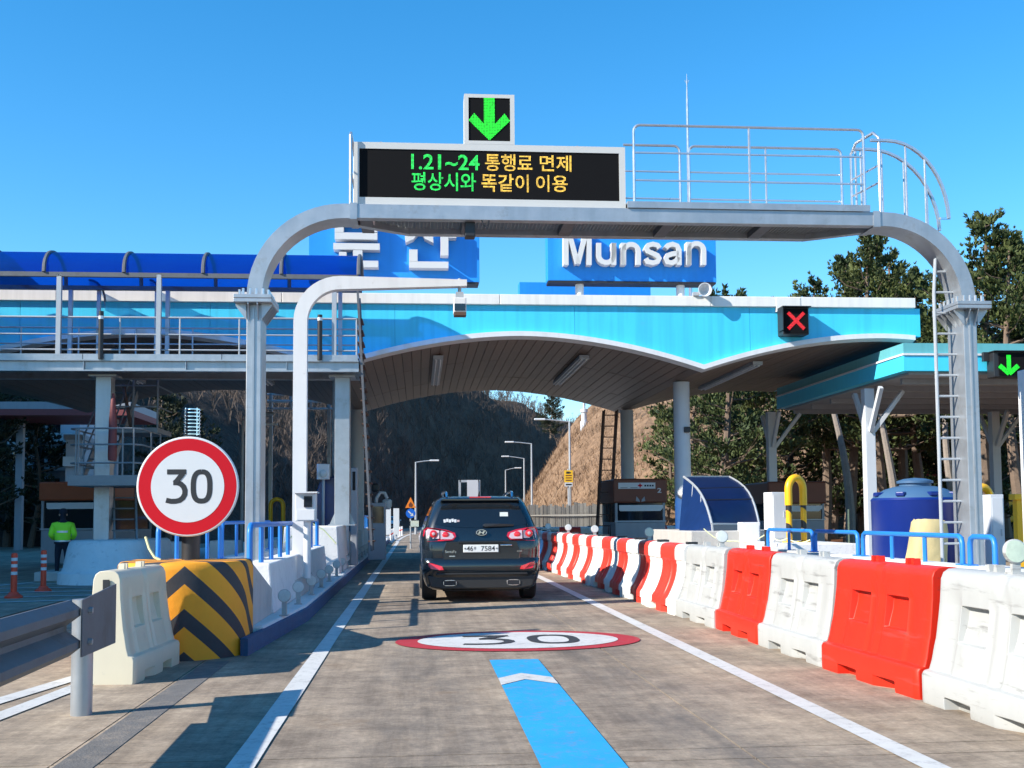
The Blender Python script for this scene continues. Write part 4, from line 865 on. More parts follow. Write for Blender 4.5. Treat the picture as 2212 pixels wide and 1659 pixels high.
# 30 speed sign
SX, SY = px(412, 1190, 11.75).x, 11.75
t = thing('speed_sign', 'round red-rimmed 30 speed limit sign on a black post on the nose', 'sign', (SX, SY, NH))
cc = px(406, 1051, 11.6); c_ = Vector((cc.x - SX, cc.y - SY, cc.z - NH)); SR = 106 / 2400 * 11.6
MB().tube([(0, 0, -.05), (0, 0, px(412, 945, 11.75).z - NH)], .092, 20).build('post', 'black_plastic', t, sm=True)
mR = Matrix.Rotation(R(-90), 3, 'X') @ Matrix.Identity(3)
mR = Matrix.Rotation(R(90), 3, 'X')
pl_ = MB().lathe([(SR * .99, -.03), (SR, -.02), (SR, .0), (SR - .012, .012)], c_, 64, mR).build('plate', 'white_sign', t, sm=True)
MB().lathe([(SR - .022, .0125), (SR - .022, .0135)], c_, 64, mR).build('red_ring', 'red_sign', pl_)
MB().lathe([(SR * .715, .014), (SR * .715, .0155)], c_, 64, mR).build('white_field', 'white_sign', pl_)
for pts, ox, dy in ((three(), -.23, 0), (zero(), .015, 0), (TOP3, -.23, .001), (DIAG3, -.23, .002)):
    stroke2(pts, .235, lambda u, v, ox=ox, dy=dy: (c_.x + ox + .012 + u * .225, c_.y - .0175 - dy, c_.z - .165 + v * .22)).build('digit', 'sign_black', pl_)
MB().box(-.05, -.14, c_.z - .25, .05, -.06, c_.z - .20).box(-.05, -.14, c_.z + .2, .05, -.06, c_.z + .25).build('clamp', 'galv', t)
zb0 = px(412, 946, 11.75).z - NH; zb1 = px(412, 882, 11.75).z - NH
bc = thing('beacon_lamp', 'caged cylindrical warning beacon with chrome rings above the 30 sign', 'lamp', (SX, SY, NH + zb0))
hh = zb1 - zb0
MB().lathe([(.065, 0), (.065, hh - .03), (.05, hh)], (0, 0, 0), 20).build('lens', 'glass_dark', bc, sm=True)
MB().lathe([(.09, -.03), (.09, .02), (.07, .02)], (0, 0, 0), 20).build('collar', 'black_plastic', bc, sm=True)
for k in range(8): MB().tube([(.082 * math.cos(R(a)), .082 * math.sin(R(a)), .035 + k * (hh - .05) / 7) for a in range(0, 360, 20)], .0085, 6, closed=True).build('ring', 'chrome', bc, sm=True)
for a in range(45, 360, 90): MB().tube([(.082 * math.cos(R(a)), .082 * math.sin(R(a)), 0), (.082 * math.cos(R(a)), .082 * math.sin(R(a)), hh)], .006, 5).build('cage_bar', 'chrome', bc)
# concrete blocks with blue rails along the island
def block(name, label, x0, x1, y0, y1, z0, z1, m='white_concrete', taper=.06):
    vs = [(x0, y0, z0), (x1, y0, z0), (x1, y1, z0), (x0, y1, z0), (x0 + taper, y0 + taper, z1), (x1 - taper, y0 + taper, z1), (x1 - taper, y1, z1), (x0 + taper, y1, z1)]
    o = MB().add([(a - (x0 + x1) / 2, b - y0, c - z0) for a, b, c in vs], [(3, 2, 1, 0), (4, 5, 6, 7), (0, 1, 5, 4), (1, 2, 6, 5), (2, 3, 7, 6), (3, 0, 4, 7)]).build(name, m, bev=.02)
    o.location = ((x0 + x1) / 2, y0, z0); return o
tag(block('concrete_block', '', -2.18, -1.70, 13.7, 18.0, .20, .80), 'white concrete barrier block nearest the island nose on the left island', 'barrier')
tag(block('concrete_block', '', -2.18, -1.72, 18.25, 22.2, .20, .80), 'second white concrete barrier block just before the tall plinth', 'barrier')
tag(block('concrete_block', '', -3.25, -2.75, 13.2, 24, .20, .72), 'long low concrete wall along the far side of the left island', 'barrier')
tag(block('concrete_plinth', '', -2.75, -1.55, 23.2, 26.2, .20, 1.17), 'tall white concrete plinth carrying the walkway column', 'plinth')
tag(block('concrete_plinth', '', -2.66, -1.66, 16.2, 18.8, .20, .46, 'concrete'), 'low concrete footing under the white camera pole', 'plinth')
for k in range(5): tag(block('concrete_block', '', -2.1, -1.72, 27 + k * 5.2, 32 + k * 5.2, .20, .95, 'concrete'), 'grey concrete barrier block, %s beyond the walkway plinth along the left island' % ordn(k), 'barrier', 'far island blocks')
def rail(label, pts, z0, z1, npost, r=.03, m='rail_blue', group=None):
    """a hooped rail: ends bent down into posts; pts are the two ends in plan"""
    a, b = Vector((*pts[0], 0)), Vector((*pts[1], 0)); d = (b - a).normalized(); L_ = (b - a).length
    t = thing('guard_rail', label, 'railing', (a.x, a.y, z0), 0, group); c = .09
    loop = [Vector((0, 0, 0)), Vector((0, 0, z1 - z0 - c)), d * c * .3 + Vector((0, 0, z1 - z0 - c * .3)), d * c + Vector((0, 0, z1 - z0)), d * (L_ - c) + Vector((0, 0, z1 - z0)), d * (L_ - c * .3) + Vector((0, 0, z1 - z0 - c * .3)), d * L_ + Vector((0, 0, z1 - z0 - c)), d * L_]
    MB().tube(loop, r, 10).build('hoop', m, t, sm=True)
    for k in range(npost): f = L_ * (k + 1) / (npost + 1); MB().tube([d * f, d * f + Vector((0, 0, z1 - z0 - r))], r * .9, 8).build('post', m, t, sm=True)
    for f in (0, L_): MB().cbox(d * f + Vector((0, 0, .008)), (.13, .13, .016)).build('foot_plate', m, t)
    return t
rail('blue hooped rail on the first white block behind the gantry post', ((-1.92, 13.2), (-1.90, 17.9)), .72, 1.27, 4, .034, group='left island rails')
rail('short blue hooped rail on the second white block before the plinth', ((-1.92, 18.4), (-1.92, 22.1)), .80, 1.30, 2, .034, group='left island rails')
rail('blue rail starting left of the sign post on the far island wall', ((-3.05, 13.6), (-3.0, 17.5)), .72, 1.28, 3, .03, group='left island rails')
rail('blue rail between the gantry post and the camera cabinet', ((-3.0, 17.7), (-2.95, 23)), .72, 1.28, 3, .03, group='left island rails')
for k in range(3): rail('blue rail on the far left island, %s beyond the walkway column' % ordn(k), ((-1.9, 27.5 + k * 7), (-1.9, 33.5 + k * 7)), .95, 1.4, 3, .03, group='left island rails')
# disc reflectors on short stalks along the kerb
def disc(loc, label, r, h, rz, m, group, tilt=0):
    t = thing('disc_reflector', label, 'reflector', loc, rz, group); mm = Matrix.Rotation(R(90 + tilt), 3, 'X')
    MB().lathe([(r * .9, -.018), (r, -.01), (r, .006), (r * .93, .012)], (0, 0, h), 28, mm).build('rim', 'plastic_white', t, sm=True)
    MB().lathe([(r * .90, .0125), (r * .88, .0145), (r * .4, .016), (.001, .0165)], (0, 0, h), 28, mm).build('lens', m, t, sm=True)
    MB().box(-.028, -.012, .012, .028, .02, h - r * .94).box(-.05, -.05, 0, .05, .05, .012).build('stalk', 'plastic_white', t)
    return t
rs = random.Random(2)
for k in range(16):
    disc((-1.55 + rs.uniform(-.01, .01), 13.4 + 1.75 * k, .20), 'round grey reflector on the blue kerb, %s from the island nose' % ordn(k), .078, .22 + rs.uniform(-.015, .015), R(rs.uniform(-8, 8)), 'reflector_disc', 'kerb reflectors')
# white cantilever camera pole
PX_, PY_ = px(657, 900, 18).x, 17.4
t = thing('camera_pole', 'white bent pole with a long arm carrying a camera over the lane', 'pole', (PX_, PY_, .46)); pz = px(660, 612, 17.4).z - .46
def taper_sweep(pts, w, d):
    mb = MB(); vs = []
    for i, p in enumerate(pts):
        a = pts[max(0, i - 1)]; c = pts[min(len(pts) - 1, i + 1)]; dd = (Vector(c) - Vector(a)).normalized(); n = Vector((-dd.z, 0, dd.x))
        for y, s_ in ((-1, -1), (1, -1), (1, 1), (-1, 1)): vs.append((p[0] + n.x * s_ * w[i] / 2, p[1] + y * d / 2, p[2] + n.z * s_ * w[i] / 2))
    k = (len(pts) - 1) * 4
    return mb.add(vs, [(i * 4 + j, i * 4 + (j + 1) % 4, (i + 1) * 4 + (j + 1) % 4, (i + 1) * 4 + j) for i in range(len(pts) - 1) for j in range(4)] + [(3, 2, 1, 0), (k, k + 1, k + 2, k + 3)])
ex = px(1008, 615, 17.4).x - PX_; rr = .62
path = [Vector((0, 0, 0)), Vector((0, 0, pz - rr))] + [Vector((rr - rr * math.cos(R(a)), 0, pz - rr + rr * math.sin(R(a)))) for a in range(9, 91, 9)] + [Vector((ex, 0, pz + .02))]
taper_sweep(path, [.21] * (len(path) - 1) + [.10], .18).build('pole', 'white_paint', t, sm=True)
MB().box(-.17, -.17, -.01, .17, .17, .02).build('base_plate', 'white_paint', t)
cam_x = px(993, 660, 17.4).x - PX_; cz = px(993, 662, 17.4).z - .46
h_ = MB().tube([(cam_x, 0, pz + .1), (cam_x, 0, cz + .16)], .028, 8).box(cam_x - .06, -.07, cz + .12, cam_x + .06, .07, cz + .22).build('hanger', 'rail_grey', t)
MB().box(cam_x - .10, -.13, cz - .12, cam_x + .10, .13, cz + .12).build('camera_housing', 'white_paint', t, bev=.012)
MB().box(cam_x - .085, -.14, cz - .09, cam_x + .085, -.131, cz + .02).build('camera_glass', 'glass_dark', t)
MB().box(cam_x - .095, -.2, cz - .175, cam_x + .095, -.0, cz - .121).build('lamp_bar', 'rust', t)
# its grey control cabinet on a pipe post
q0, q1 = px(637, 1126, 16.6), px(682, 1063, 16.6); cx_ = (q0.x + q1.x) / 2
t = thing('control_cabinet', 'small grey control cabinet with a hood on a pipe post beside the pole', 'cabinet', (cx_, 16.6, .46))
hz = q0.z - .46
MB().box(q0.x - cx_, 0, hz, q1.x - cx_, .25, q1.z - .46).build('case', 'white_paint', t, bev=.012)
MB().box(q0.x - cx_ - .02, -.10, q1.z - .475, q1.x - cx_ + .03, .27, q1.z - .455).build('hood', 'white_paint', t)
MB().box(-.02, -.02, q1.z - .46 - .22, .10, -.001, q1.z - .46 - .06).build('display', 'glass_dark', t)
MB().box(-.12, -.012, hz + .02, q1.x - cx_ - .02, -.001, q1.z - .46 - .26).build('door', 'white_paint', t)
MB().tube([(.02, .12, 0), (.02, .12, hz)], .055, 12).build('post', 'white_paint', t, sm=True)

# ---- guard rail at the lower left, white water barrier
t = thing('crash_rail', 'dull grey W-beam crash rail running in from the lower left edge', 'crash barrier', (-2.29, 8.05, 0))
def wprof(): return [(.0, -.155), (.02, -.155), (.085, -.11), (.085, -.07), (.0, -.015), (.0, .015), (.085, .07), (.085, .11), (.02, .155), (.0, .155)]
bz = .665
dirv = Vector((.03, -1, 0)).normalized(); st = Vector((-2.17, 7.42, bz)); nrm_ = Vector((-dirv.y, dirv.x, 0))
vs = []
for s_ in (0.12, 6.5):
    c0 = st + dirv * s_
    for (u, v) in wprof(): vs.append(c0 + nrm_ * (u - .03) + Vector((0, 0, v * 1.13)))
    for (u, v) in reversed(wprof()): vs.append(c0 + nrm_ * (u - .045) + Vector((0, 0, v * 1.13)))
k = len(wprof()) * 2
mb = MB().add([v - Vector((-2.29, 8.05, 0)) for v in vs], [(j, (j + 1) % k, k + (j + 1) % k, k + j) for j in range(k)] + [tuple(range(k))]); mb.build('beam', 'galv_dark', t, sm=True)
e0 = st - Vector((-2.29, 8.05, 0))
ep = MB(); ep.add([e0 - dirv * s_ + nrm_ * (.07 - .05 * s_ + o_) + Vector((0, 0, z)) for o_ in (0, -.012) for s_, z in ((-.16, -.18), (-.16, .18), (.98, .215), (.98, -.215))], [(0, 1, 2, 3), (7, 6, 5, 4), (0, 4, 5, 1), (1, 5, 6, 2), (2, 6, 7, 3), (3, 7, 4, 0)]); ep.build('end_shoe', 'galv_dark', t, bev=.004)
for dz in (-.1, .1): MB().tube([e0 - dirv * .02 + nrm_ * .07 + Vector((0, 0, dz)), e0 - dirv * .02 + nrm_ * .095 + Vector((0, 0, dz))], .02, 6).build('bolt', 'galv', t)
for s_ in (-.62, 1.7, 3.9):
    c0 = e0 + dirv * s_ - nrm_ * .12; MB().tube([(c0.x, c0.y, 0), (c0.x, c0.y, bz + .13)], .072, 18).build('post', 'galv', t, sm=True)
    MB().cbox((c0.x + nrm_.x * .08, c0.y + nrm_.y * .08, bz), (.07, .1, .2), math.atan2(nrm_.y, nrm_.x)).build('spacer', 'galv', t)

# plastic water barrier: a grid pulled into shape, windows and forklift pockets pressed in
def pe_mesh(L_, name, concave=False):
    xs_ = [0, .02, .05, .09]
    c = [.09, .20, .24, .33, .43, .47, .53, .57, .67, .76, .80, .91]
    xs_ = sorted(set([0, .015, .04, .085, .12, .16, .185, .20, .21, .30, .41, .42, .435, .46, .48, .52, .54, .565, .58, .59, .70, .79, .80, .815, .84, .88, .915, .96, .985, 1]))
    if not concave: prof = [(.285, 0), (.29, .02), (.29, .075), (.29, .085), (.29, .20), (.275, .225), (.235, .235), (.215, .30), (.195, .40), (.182, .45), (.180, .46), (.160, .60), (.148, .70), (.146, .71), (.14, .80), (.135, .88), (.115, .925), (.075, .95), (0, .955)]
    else: prof = [(.29, 0), (.29, .09), (.29, .1), (.285, .19), (.25, .25), (.215, .32), (.18, .40), (.152, .48), (.132, .57), (.125, .66), (.125, .72), (.145, .735), (.148, .80), (.145, .88), (.12, .93), (.075, .95), (0, .955)]
    def disp(u, y, z):
        d = 0.
        if not concave:
            for a, b_ in ((.21, .41), (.59, .79)):
                if a - .001 <= u <= b_ + .001 and .455 <= z <= .705: d = .06 * (1 if z > .5 else .65)
            for a, b_ in ((.12, .185), (.435, .46), (.54, .565), (.815, .88)):
                if a - .001 <= u <= b_ + .001 and .235 <= z <= .71: d = max(d, .016)
            if .48 <= u <= .52 and z > .8: d = .022
            for a, b_ in ((.21, .30), (.70, .79)):
                if a - .001 <= u <= b_ + .001 and z < .08: d = .10
        else:
            for a, b_ in ((.12, .185), (.30, .41), (.46, .54), (.59, .70), (.815, .88)):
                if a - .001 <= u <= b_ + .001 and .25 <= z <= .66: d = .018
            for a, b_ in ((.21, .30), (.70, .79)):
                if a - .001 <= u <= b_ + .001 and z < .095: d = .10
        return d
    vs = []; np_ = len(prof); full = [(y, z) for y, z in prof] + [(-y, z) for y, z in reversed(prof[:-1])]
    for u in xs_:
        for y, z in full:
            s_ = 1 if y > 0 else -1; yy = y - s_ * disp(u, y, z) if y else 0
            e = 0
            if z > .5: e = (.5 - abs(u - .5) < .03) * .0
            xx = (u - .5) * L_
            if u in (0, 1) and abs(y) > 0: yy *= .93
            # ends draw in towards the top, and dish between base and top
            k = max(0, (z - .2) / .75); xx *= 1 - .035 * k * (1 if not concave else .2)
            vs.append((xx, yy, z))
    k = len(full); fs = [(i * k + j, i * k + j + 1, (i + 1) * k + j + 1, (i + 1) * k + j) for i in range(len(xs_) - 1) for j in range(k - 1)]
    fs += [tuple(range(k - 1, -1, -1)), tuple((len(xs_) - 1) * k + j for j in range(k))]
    me = MB().add(vs, fs).mesh(name); 
    me.polygons.foreach_set('use_smooth', [True] * len(me.polygons)); me.set_sharp_from_angle(angle=R(42)); return me
def lug_mesh(L_):
    mb = MB()
    for xx in (-.17, .17):
        for s_ in (-.035, .035): mb.prism([(xx * L_ / 1.0 + s_ - .022, .95), (xx * L_ + s_ + .022, .95), (xx * L_ + s_ + .012, 1.0), (xx * L_ + s_ - .012, 1.0)], -.03, .03)
    return mb.mesh('lug')
PEM = {m: pe_mesh(1.72, 'shell') for m in ('plastic_white', 'plastic_red', 'plastic_cream')}
for m in PEM: PEM[m].materials.append(M[m])
LUG = {m: [] for m in PEM}
def pe_barrier(loc, rz, m, label, group, sc=1.):
    t = thing('water_barrier', label, 'barrier', loc, rz, group)
    o = bpy.data.objects.new('shell', PEM[m]); COL.objects.link(o); o.parent = t; o.scale = (1, 1, sc)
    b = o.modifiers.new('bevel', 'BEVEL'); b.width = .012; b.segments = 2; b.limit_method = 'ANGLE'; b.angle_limit = R(40)
    for xx in (-.30, .30):
        for d_ in (-.047, .047): l = MB().prism([(xx + d_ - .028, .93), (xx + d_ + .028, .93), (xx + d_ + .015, 1.0), (xx + d_ - .015, 1.0)], -.03, .03).build('lifting_lug', m, t); l.scale = (1, 1, sc)
    sl = MB().box(-.87 * 1.72 / 1.74, -.03, .70, -.855 * .985, .03, .88).build('joint_slot', 'black_plastic', t); sl.scale.z = sc
    return t
o = pe_barrier((-2.49, 10.1, 0), R(86), 'plastic_cream', 'dirty white plastic water barrier standing in front of the yellow nose', None, .97); o.scale = (.76, .86, 1)

# ================================================================== COVERED WALKWAY IN FRONT OF THE CANOPY
YF, YR = -2.0, -.55
wz = lambda vy, vx=400, y=YF: K.px(vx, vy, y).z
wxl, wxr = xl + 1.0, K.px(775, 790, YF).x
wk = thing('covered_walkway', 'elevated steel walkway with a blue arched roof in front of the canopy', 'footbridge', (0, 0, 0), frame=K)
zd0, zd1 = wz(803), wz(778); zr = wz(769)
for y in (YF, YR):
    g_ = MB().box(wxl, y, zd0, wxr, y + .012, zd1).box(wxl, y - .09, zd0, wxr, y + .09, zd0 + .03).box(wxl, y - .09, zd1 - .03, wxr, y + .09, zd1); g_.build('girder', 'galv', wk)
for k in range(14):
    xx = wxr - .5 - k * 1.1
    if xx > wxl and k % 2 == 1: MB().box(xx, YF - .075, zd0 + .032, xx + .012, YF - .001, zd1 - .032).build('web_stiffener', 'galv', wk)
MB().box(wxl, YF - .05, zd1 + .004, wxr, YR + .05, zd1 + .05).build('deck', 'galv_dark', wk)
for k in range(5):
    xb = wxr - .02 - k * 3.0; xa = max(wxl, xb - 2.985)
    if xb > wxl: MB().box(xa, YF - .07, zd1 + .002, xb, YF - .052, zr + .03).build('toe_board', 'galv', wk)
# posts, handrails
for y, sh in ((YF + .03, 0), (YR - .03, 0)):
    zt_ = zd1 + .05; ztop_ = wz(686) if y < -1.5 else wz(686)
    for zz, rr_ in ((ztop_, .022), (ztop_ - .38, .018), (zt_ + .18, .018)):
        MB().tube([(wxl, y, zz), (wxr - .05, y, zz)], rr_, 8).build('handrail', 'rail_grey', wk, sm=True)
    for k in range(11):
        xx = wxr - .05 - k * 1.3
        if xx > wxl: MB().tube([(xx, y, zt_), (xx, y, ztop_)], .02, 6).build('baluster', 'rail_grey', wk, sm=True)
ze, zc = wz(591), K.px(400, 551, (YF + YR) / 2).z
RXe = K.px(775, 580, YF).x
for vx, y, w_ in ((127, YF, .1), (343, YF, .1), (722, YF, .1), (152, YR, .09), (362, YR, .09), (735, YR, .09), (213, YR + .05, .08), (338, YR + .02, .08)):
    q = K.px(vx, 700, y); MB().box(q.x - w_ / 2, y - w_ / 2, zd1 + .05, q.x + w_ / 2, y + w_ / 2, ze - .04).build('roof_post', 'rail_grey', wk)
for y in (YF, YR): MB().box(wxl, y - .05, ze - .1, RXe, y + .05, ze).build('eave_beam', 'galv_dark', wk)
def vault(x, n=14):
    yc, ry = (YF + YR) / 2, (YR - YF) / 2 + .05
    return [(x, yc - ry * math.cos(R(180 * i / n)), ze + (zc - ze) * math.sin(R(180 * i / n)) ** .8) for i in range(n + 1)]
bayw = 1.72; k = 0; xb = RXe
while xb > wxl:
    xa = xb - bayw; a_, b_ = vault(xa + .03), vault(xb - .03)
    MB().add(a_ + b_, [(i, i + 1, len(a_) + i + 1, len(a_) + i) for i in range(len(a_) - 1)]).build('roof_sheet', 'poly_blue', wk, sm=True)
    MB().tube([(p[0], p[1], p[2] + .0) for p in vault(xb)], .045, 6).build('roof_rib', 'galv_dark', wk, sm=True)
    xb = xa
# steel columns
for vx, zb_ in ((225, .62), (740, 1.17)):
    q = K.px(vx, 1000, -1.3); c = MB().box(q.x - .17, -1.47, zb_, q.x + .17, -1.13, zd0 - .002).build('column', 'galv', wk, bev=.01)
    for z0_, z1_ in ((zb_, zb_ + .03), (zd0 - .05, zd0 - .004)): MB().box(q.x - .3, -1.6, z0_, q.x + .3, -1.0, z1_).build('column_plate', 'galv', c)
    MB().prism([(q.x - .17, zb_ + .03), (q.x - .29, zb_ + .03), (q.x - .17, zb_ + .3)], -1.31, -1.29).prism([(q.x + .17, zb_ + .03), (q.x + .29, zb_ + .03), (q.x + .17, zb_ + .3)], -1.31, -1.29).build('column_gusset', 'galv', c)
# arched hood where the stair joins
for vx0, vx1 in ((190, 225), (322, 345)):
    a = K.px(vx0, 603, YR); b = K.px(vx1, 650, YR); w_ = b.x - a.x; h_ = a.z - b.z
    pts = [(a.x + w_ * math.sin(R(t)), a.z - h_ + h_ * math.cos(R(t))) for t in range(0, 91, 15)]
    MB().add([(x, YR + .1, z) for x, z in pts] + [(x - .15, .1, z - .15) for x, z in pts], [(i, i + 1, len(pts) + i + 1, len(pts) + i) for i in range(len(pts) - 1)]).build('hood_sheet', 'poly_clear', wk, sm=True)
    MB().tube([(x, YR + .08, z) for x, z in pts], .025, 6).build('hood_rib', 'galv_dark', wk)
for vx in (218, 691):
    q = K.px(vx, 720, YF - .12); MB().tube([(q.x, YF - .12, zd1), (q.x, YF - .12, wz(676 if vx < 400 else 680))], .055, 14).build('vent_pipe', 'black_plastic', wk, sm=True)
    MB().tube([(q.x, YF - .12, wz(693)), (q.x, YF - .12, wz(686))], .057, 14).build('vent_band', 'silver_tape', wk, sm=True)
# ladder off the right end of the walkway
q0, q1 = K.px(774, 830, -1.7), K.px(793, 830, -1.7)
ld = thing('steel_stair', 'steep brown steel ladder stair hanging off the right end of the walkway', 'ladder', (q0.x, -1.6, 0), frame=K)
for y in (-2.0, -1.2): MB().bar((q0.x, y, K.px(774, 630, -2).z), (q1.x + .12, y, .6), .05, .10).build('side_rail', 'galv_dark', ld)
for k in range(20):
    f = k / 19; z = .8 + f * 5.0; xx = q1.x + .12 + (q0.x - q1.x - .12) * (z - .6) / (K.px(774, 630, -2).z - .6)
    MB().box(xx - .07, -1.98, z, xx + .07, -1.22, z + .03).build('tread', 'rust', ld)
mk('stair_steel', (.22, .235, .25), .5, .3, .15, 5)
# stair tower round the left column
cxl = K.px(225, 1000, -1.3).x
stt = thing('stair_tower', 'grey steel stair with a railed landing round the left walkway column', 'stairs', (cxl, -1.3, .2), frame=K)
zl = K.px(225, 1035, -2.3).z; la, lb = K.px(150, 1000, -2.3).x, K.px(302, 1000, -2.3).x
MB().box(la, -2.4, zl - .14, lb, -.2, zl - .10).box(la, -2.4, zl - .098, lb, -2.37, zl + .08).box(lb - .03, -2.37, zl - .098, lb, -.2, zl + .08).box(la, -2.37, zl - .098, la + .03, -.2, zl + .08).build('landing', 'stair_steel', stt)
for z in (.35, .75, 1.1):
    MB().tube([(la, -.4, zl + z), (la, -2.2, zl + z), (la + .15, -2.36, zl + z), (lb - .15, -2.36, zl + z), (lb, -2.2, zl + z), (lb, -.4, zl + z)], .02, 8).build('landing_rail', 'stair_steel', stt, sm=True)
for xx, y in ((la, -.4), (la, -1.3), (la + .15, -2.36), (cxl - .25, -2.36), (lb - .35, -2.36), (lb - .12, -2.36), (lb, -1.3), (lb, -.4)):
    MB().tube([(xx, y, zl - .1), (xx, y, zl + 1.1)], .02, 6).build('landing_post', 'stair_steel', stt)
ta, tb = K.px(172, 950, -.6).x, K.px(222, 950, -.6).x
for k in range(11):
    f = k / 10.; MB().box(ta, -.3 + f * 2.6, zl + .1 + f * (zd0 - zl - .1), tb, -.05 + f * 2.6, zl + .13 + f * (zd0 - zl - .1)).build('tread', 'galv_dark', stt)
for xx in (ta - .02, tb + .02):
    MB().bar((xx, -.3, zl), (xx, 2.4, zd0), .04, .2).build('stringer', 'stair_steel', stt)
    for o_ in (.55, 1.0): MB().tube([(xx, -.3, zl + o_), (xx, 2.4, zd0 + o_ - .1)], .02, 6).build('stair_rail', 'stair_steel', stt, sm=True)
ta, tb = K.px(240, 870, .2).x, K.px(345, 870, .2).x; zz = K.px(290, 925, .2).z
MB().box(ta, 0, zz - .12, tb, 1.5, zz).build('upper_landing', 'stair_steel', stt)
for z in (.5, 1.0): MB().tube([(ta, 0, zz + z), (tb, 0, zz + z), (tb, 1.5, zz + z)], .02, 6).build('upper_rail', 'stair_steel', stt, sm=True)
for xx in (ta, (ta + tb) / 2, tb): MB().tube([(xx, 0, zz), (xx, 0, zz + 1.3)], .025, 6).build('upper_post', 'stair_steel', stt)
MB().bar((ta + .45, .3, zz), (ta + .25, .3, zd0), .05, .16).build('upper_brace', 'rust', stt)
ta, tb = K.px(245, 1100, -.8).x, K.px(292, 1100, -.8).x
for k in range(8): f = k / 7.; MB().box(ta + f * .25, -1.0 - f * .8, .35 + (1 - f) * (zl - .5), tb + f * .25, -.75 - f * .8, .38 + (1 - f) * (zl - .5)).build('tread', 'galv_dark', stt)
for xx in (ta, tb): MB().bar((xx, -.8, zl - .1), (xx + .3, -1.75, .25), .04, .16).build('stringer', 'stair_steel', stt)
tag(MB().lathe([(.09, 0), (.10, .1), (.085, .9), (.05, 1.35), (.02, 1.5)], (0, 0, 0), 14).build('folded_flag', 'pink_red', sm=True), 'furled red and white flag beside the left walkway column', 'flag')
bpy.data.objects['folded_flag'].location = K.w((K.px(243, 960, -1.7).x, -1.7, K.px(243, 995, -1.7).z))

# ================================================================== LEFT PLAZA
# next island with its smooth white nose
i2 = struct(MB().prism([(-8.4, 25.5), (-6.0, 25.5), (-6.0, 68), (-8.4, 68)], -.05, .2, 'z').build('far_left_island', 'concrete', bev=.03))
t = thing('island_nose', 'smooth white concrete island nose beside the hi-vis worker', 'crash barrier', (-6.45, 24.3, 0))
vs = []; 
prof = [(1.0, 0), (1.0, .22), (.93, .26), (.9, .34), (.84, .7), (.80, .86), (.74, .90)]
for f, z in prof:
    for j in range(21):
        a = math.pi + math.pi * j / 20; vs.append((-.1 + 1.0 * f * math.cos(a) - .12 * z, .95 * f * math.sin(a) + z * .5 + .2, z))
    vs += [(-.1 + 1.0 * f - .12 * z, 3, z), (-.1 - 1.0 * f - .12 * z, 3, z)]
w = 23; MB().add(vs, [(i * w + j, i * w + (j + 1) % w, (i + 1) * w + (j + 1) % w, (i + 1) * w + j) for i in range(len(prof) - 1) for j in range(w)] + [tuple((len(prof) - 1) * w + j for j in range(w))]).build('shell', 'white_concrete', t, sm=True)
tag(block('concrete_plinth', '', -7.6, -6.1, 26.6, 28.0, .2, .85), 'white concrete plinth behind the smooth white nose', 'plinth')
for k in range(3): tag(block('concrete_block', '', -6.05 + .9 * k, -5.3 + .9 * k, 27.2 + 1.0 * k, 28.2 + 1.0 * k, 0, .8), 'white block, %s of three right of the smooth white nose' % ordn(k), 'barrier', 'left plaza blocks')
# red delineator posts
bol = thing('delineator_post', 'red and white delineator post at the far left edge', 'bollard', (-6.95, 20.1, 0), 0, 'red delineator posts')
MB().lathe([(.15, 0), (.15, .03), (.09, .07), (.075, .10)], (0, 0, 0), 20).build('foot', 'bollard_red', bol, sm=True)
MB().lathe([(.052, .10), (.052, .74), (.045, .77), (.02, .78)], (0, 0, 0), 16).build('tube', 'bollard_red', bol, sm=True)
for z in (.40, .53, .64): MB().lathe([(.0535, z), (.0535, z + .055)], (0, 0, 0), 16).build('white_band', 'white_sign', bol, sm=True)
b2 = copy_tree(bol); b2.location = (-7.0, 21.8, 0); b2['label'] = 'red and white delineator post beside the smooth white nose'
# worker seen from behind: one skinned body, clothes as children
def skin_obj(name, verts, edges, radii, m, parent, sub=2):
    me = bpy.data.meshes.new(name); me.from_pydata(verts, edges, []); o = bpy.data.objects.new(name, me); COL.objects.link(o)
    sk_ = o.modifiers.new('skin', 'SKIN'); sk_.use_smooth_shade = True
    for i, r_ in enumerate(radii): me.skin_vertices[0].data[i].radius = r_ if isinstance(r_, tuple) else (r_, r_)
    me.skin_vertices[0].data[0].use_root = True
    s_ = o.modifiers.new('sub', 'SUBSURF'); s_.levels = sub; s_.render_levels = sub; me.materials.append(M[m]); o.parent = parent; return o
q = px(118, 1262, 25.5)
t = thing('person', 'worker in green hi-vis jacket and dark cap walking away', 'person', (q.x, 26.0, 0.0), R(12)); t.scale = (.9, .9, .87)
V_ = [(0, 0, .95), (0, .0, 1.12), (0, .02, 1.32), (0, .03, 1.46), (0, .04, 1.56), (0, .06, 1.66), (0, .05, 1.76)]
E_ = [(0, 1), (1, 2), (2, 3), (3, 4), (4, 5), (5, 6)]; R_ = [(.16, .12), (.15, .11), (.19, .12), (.12, .09), (.055, .06), (.078, .095), (.07, .085)]
def chain(start, pts, rad):
    for p_, r_ in zip(pts, rad): V_.append(p_); R_.append(r_); E_.append((start, len(V_) - 1)); start = len(V_) - 1
    return start
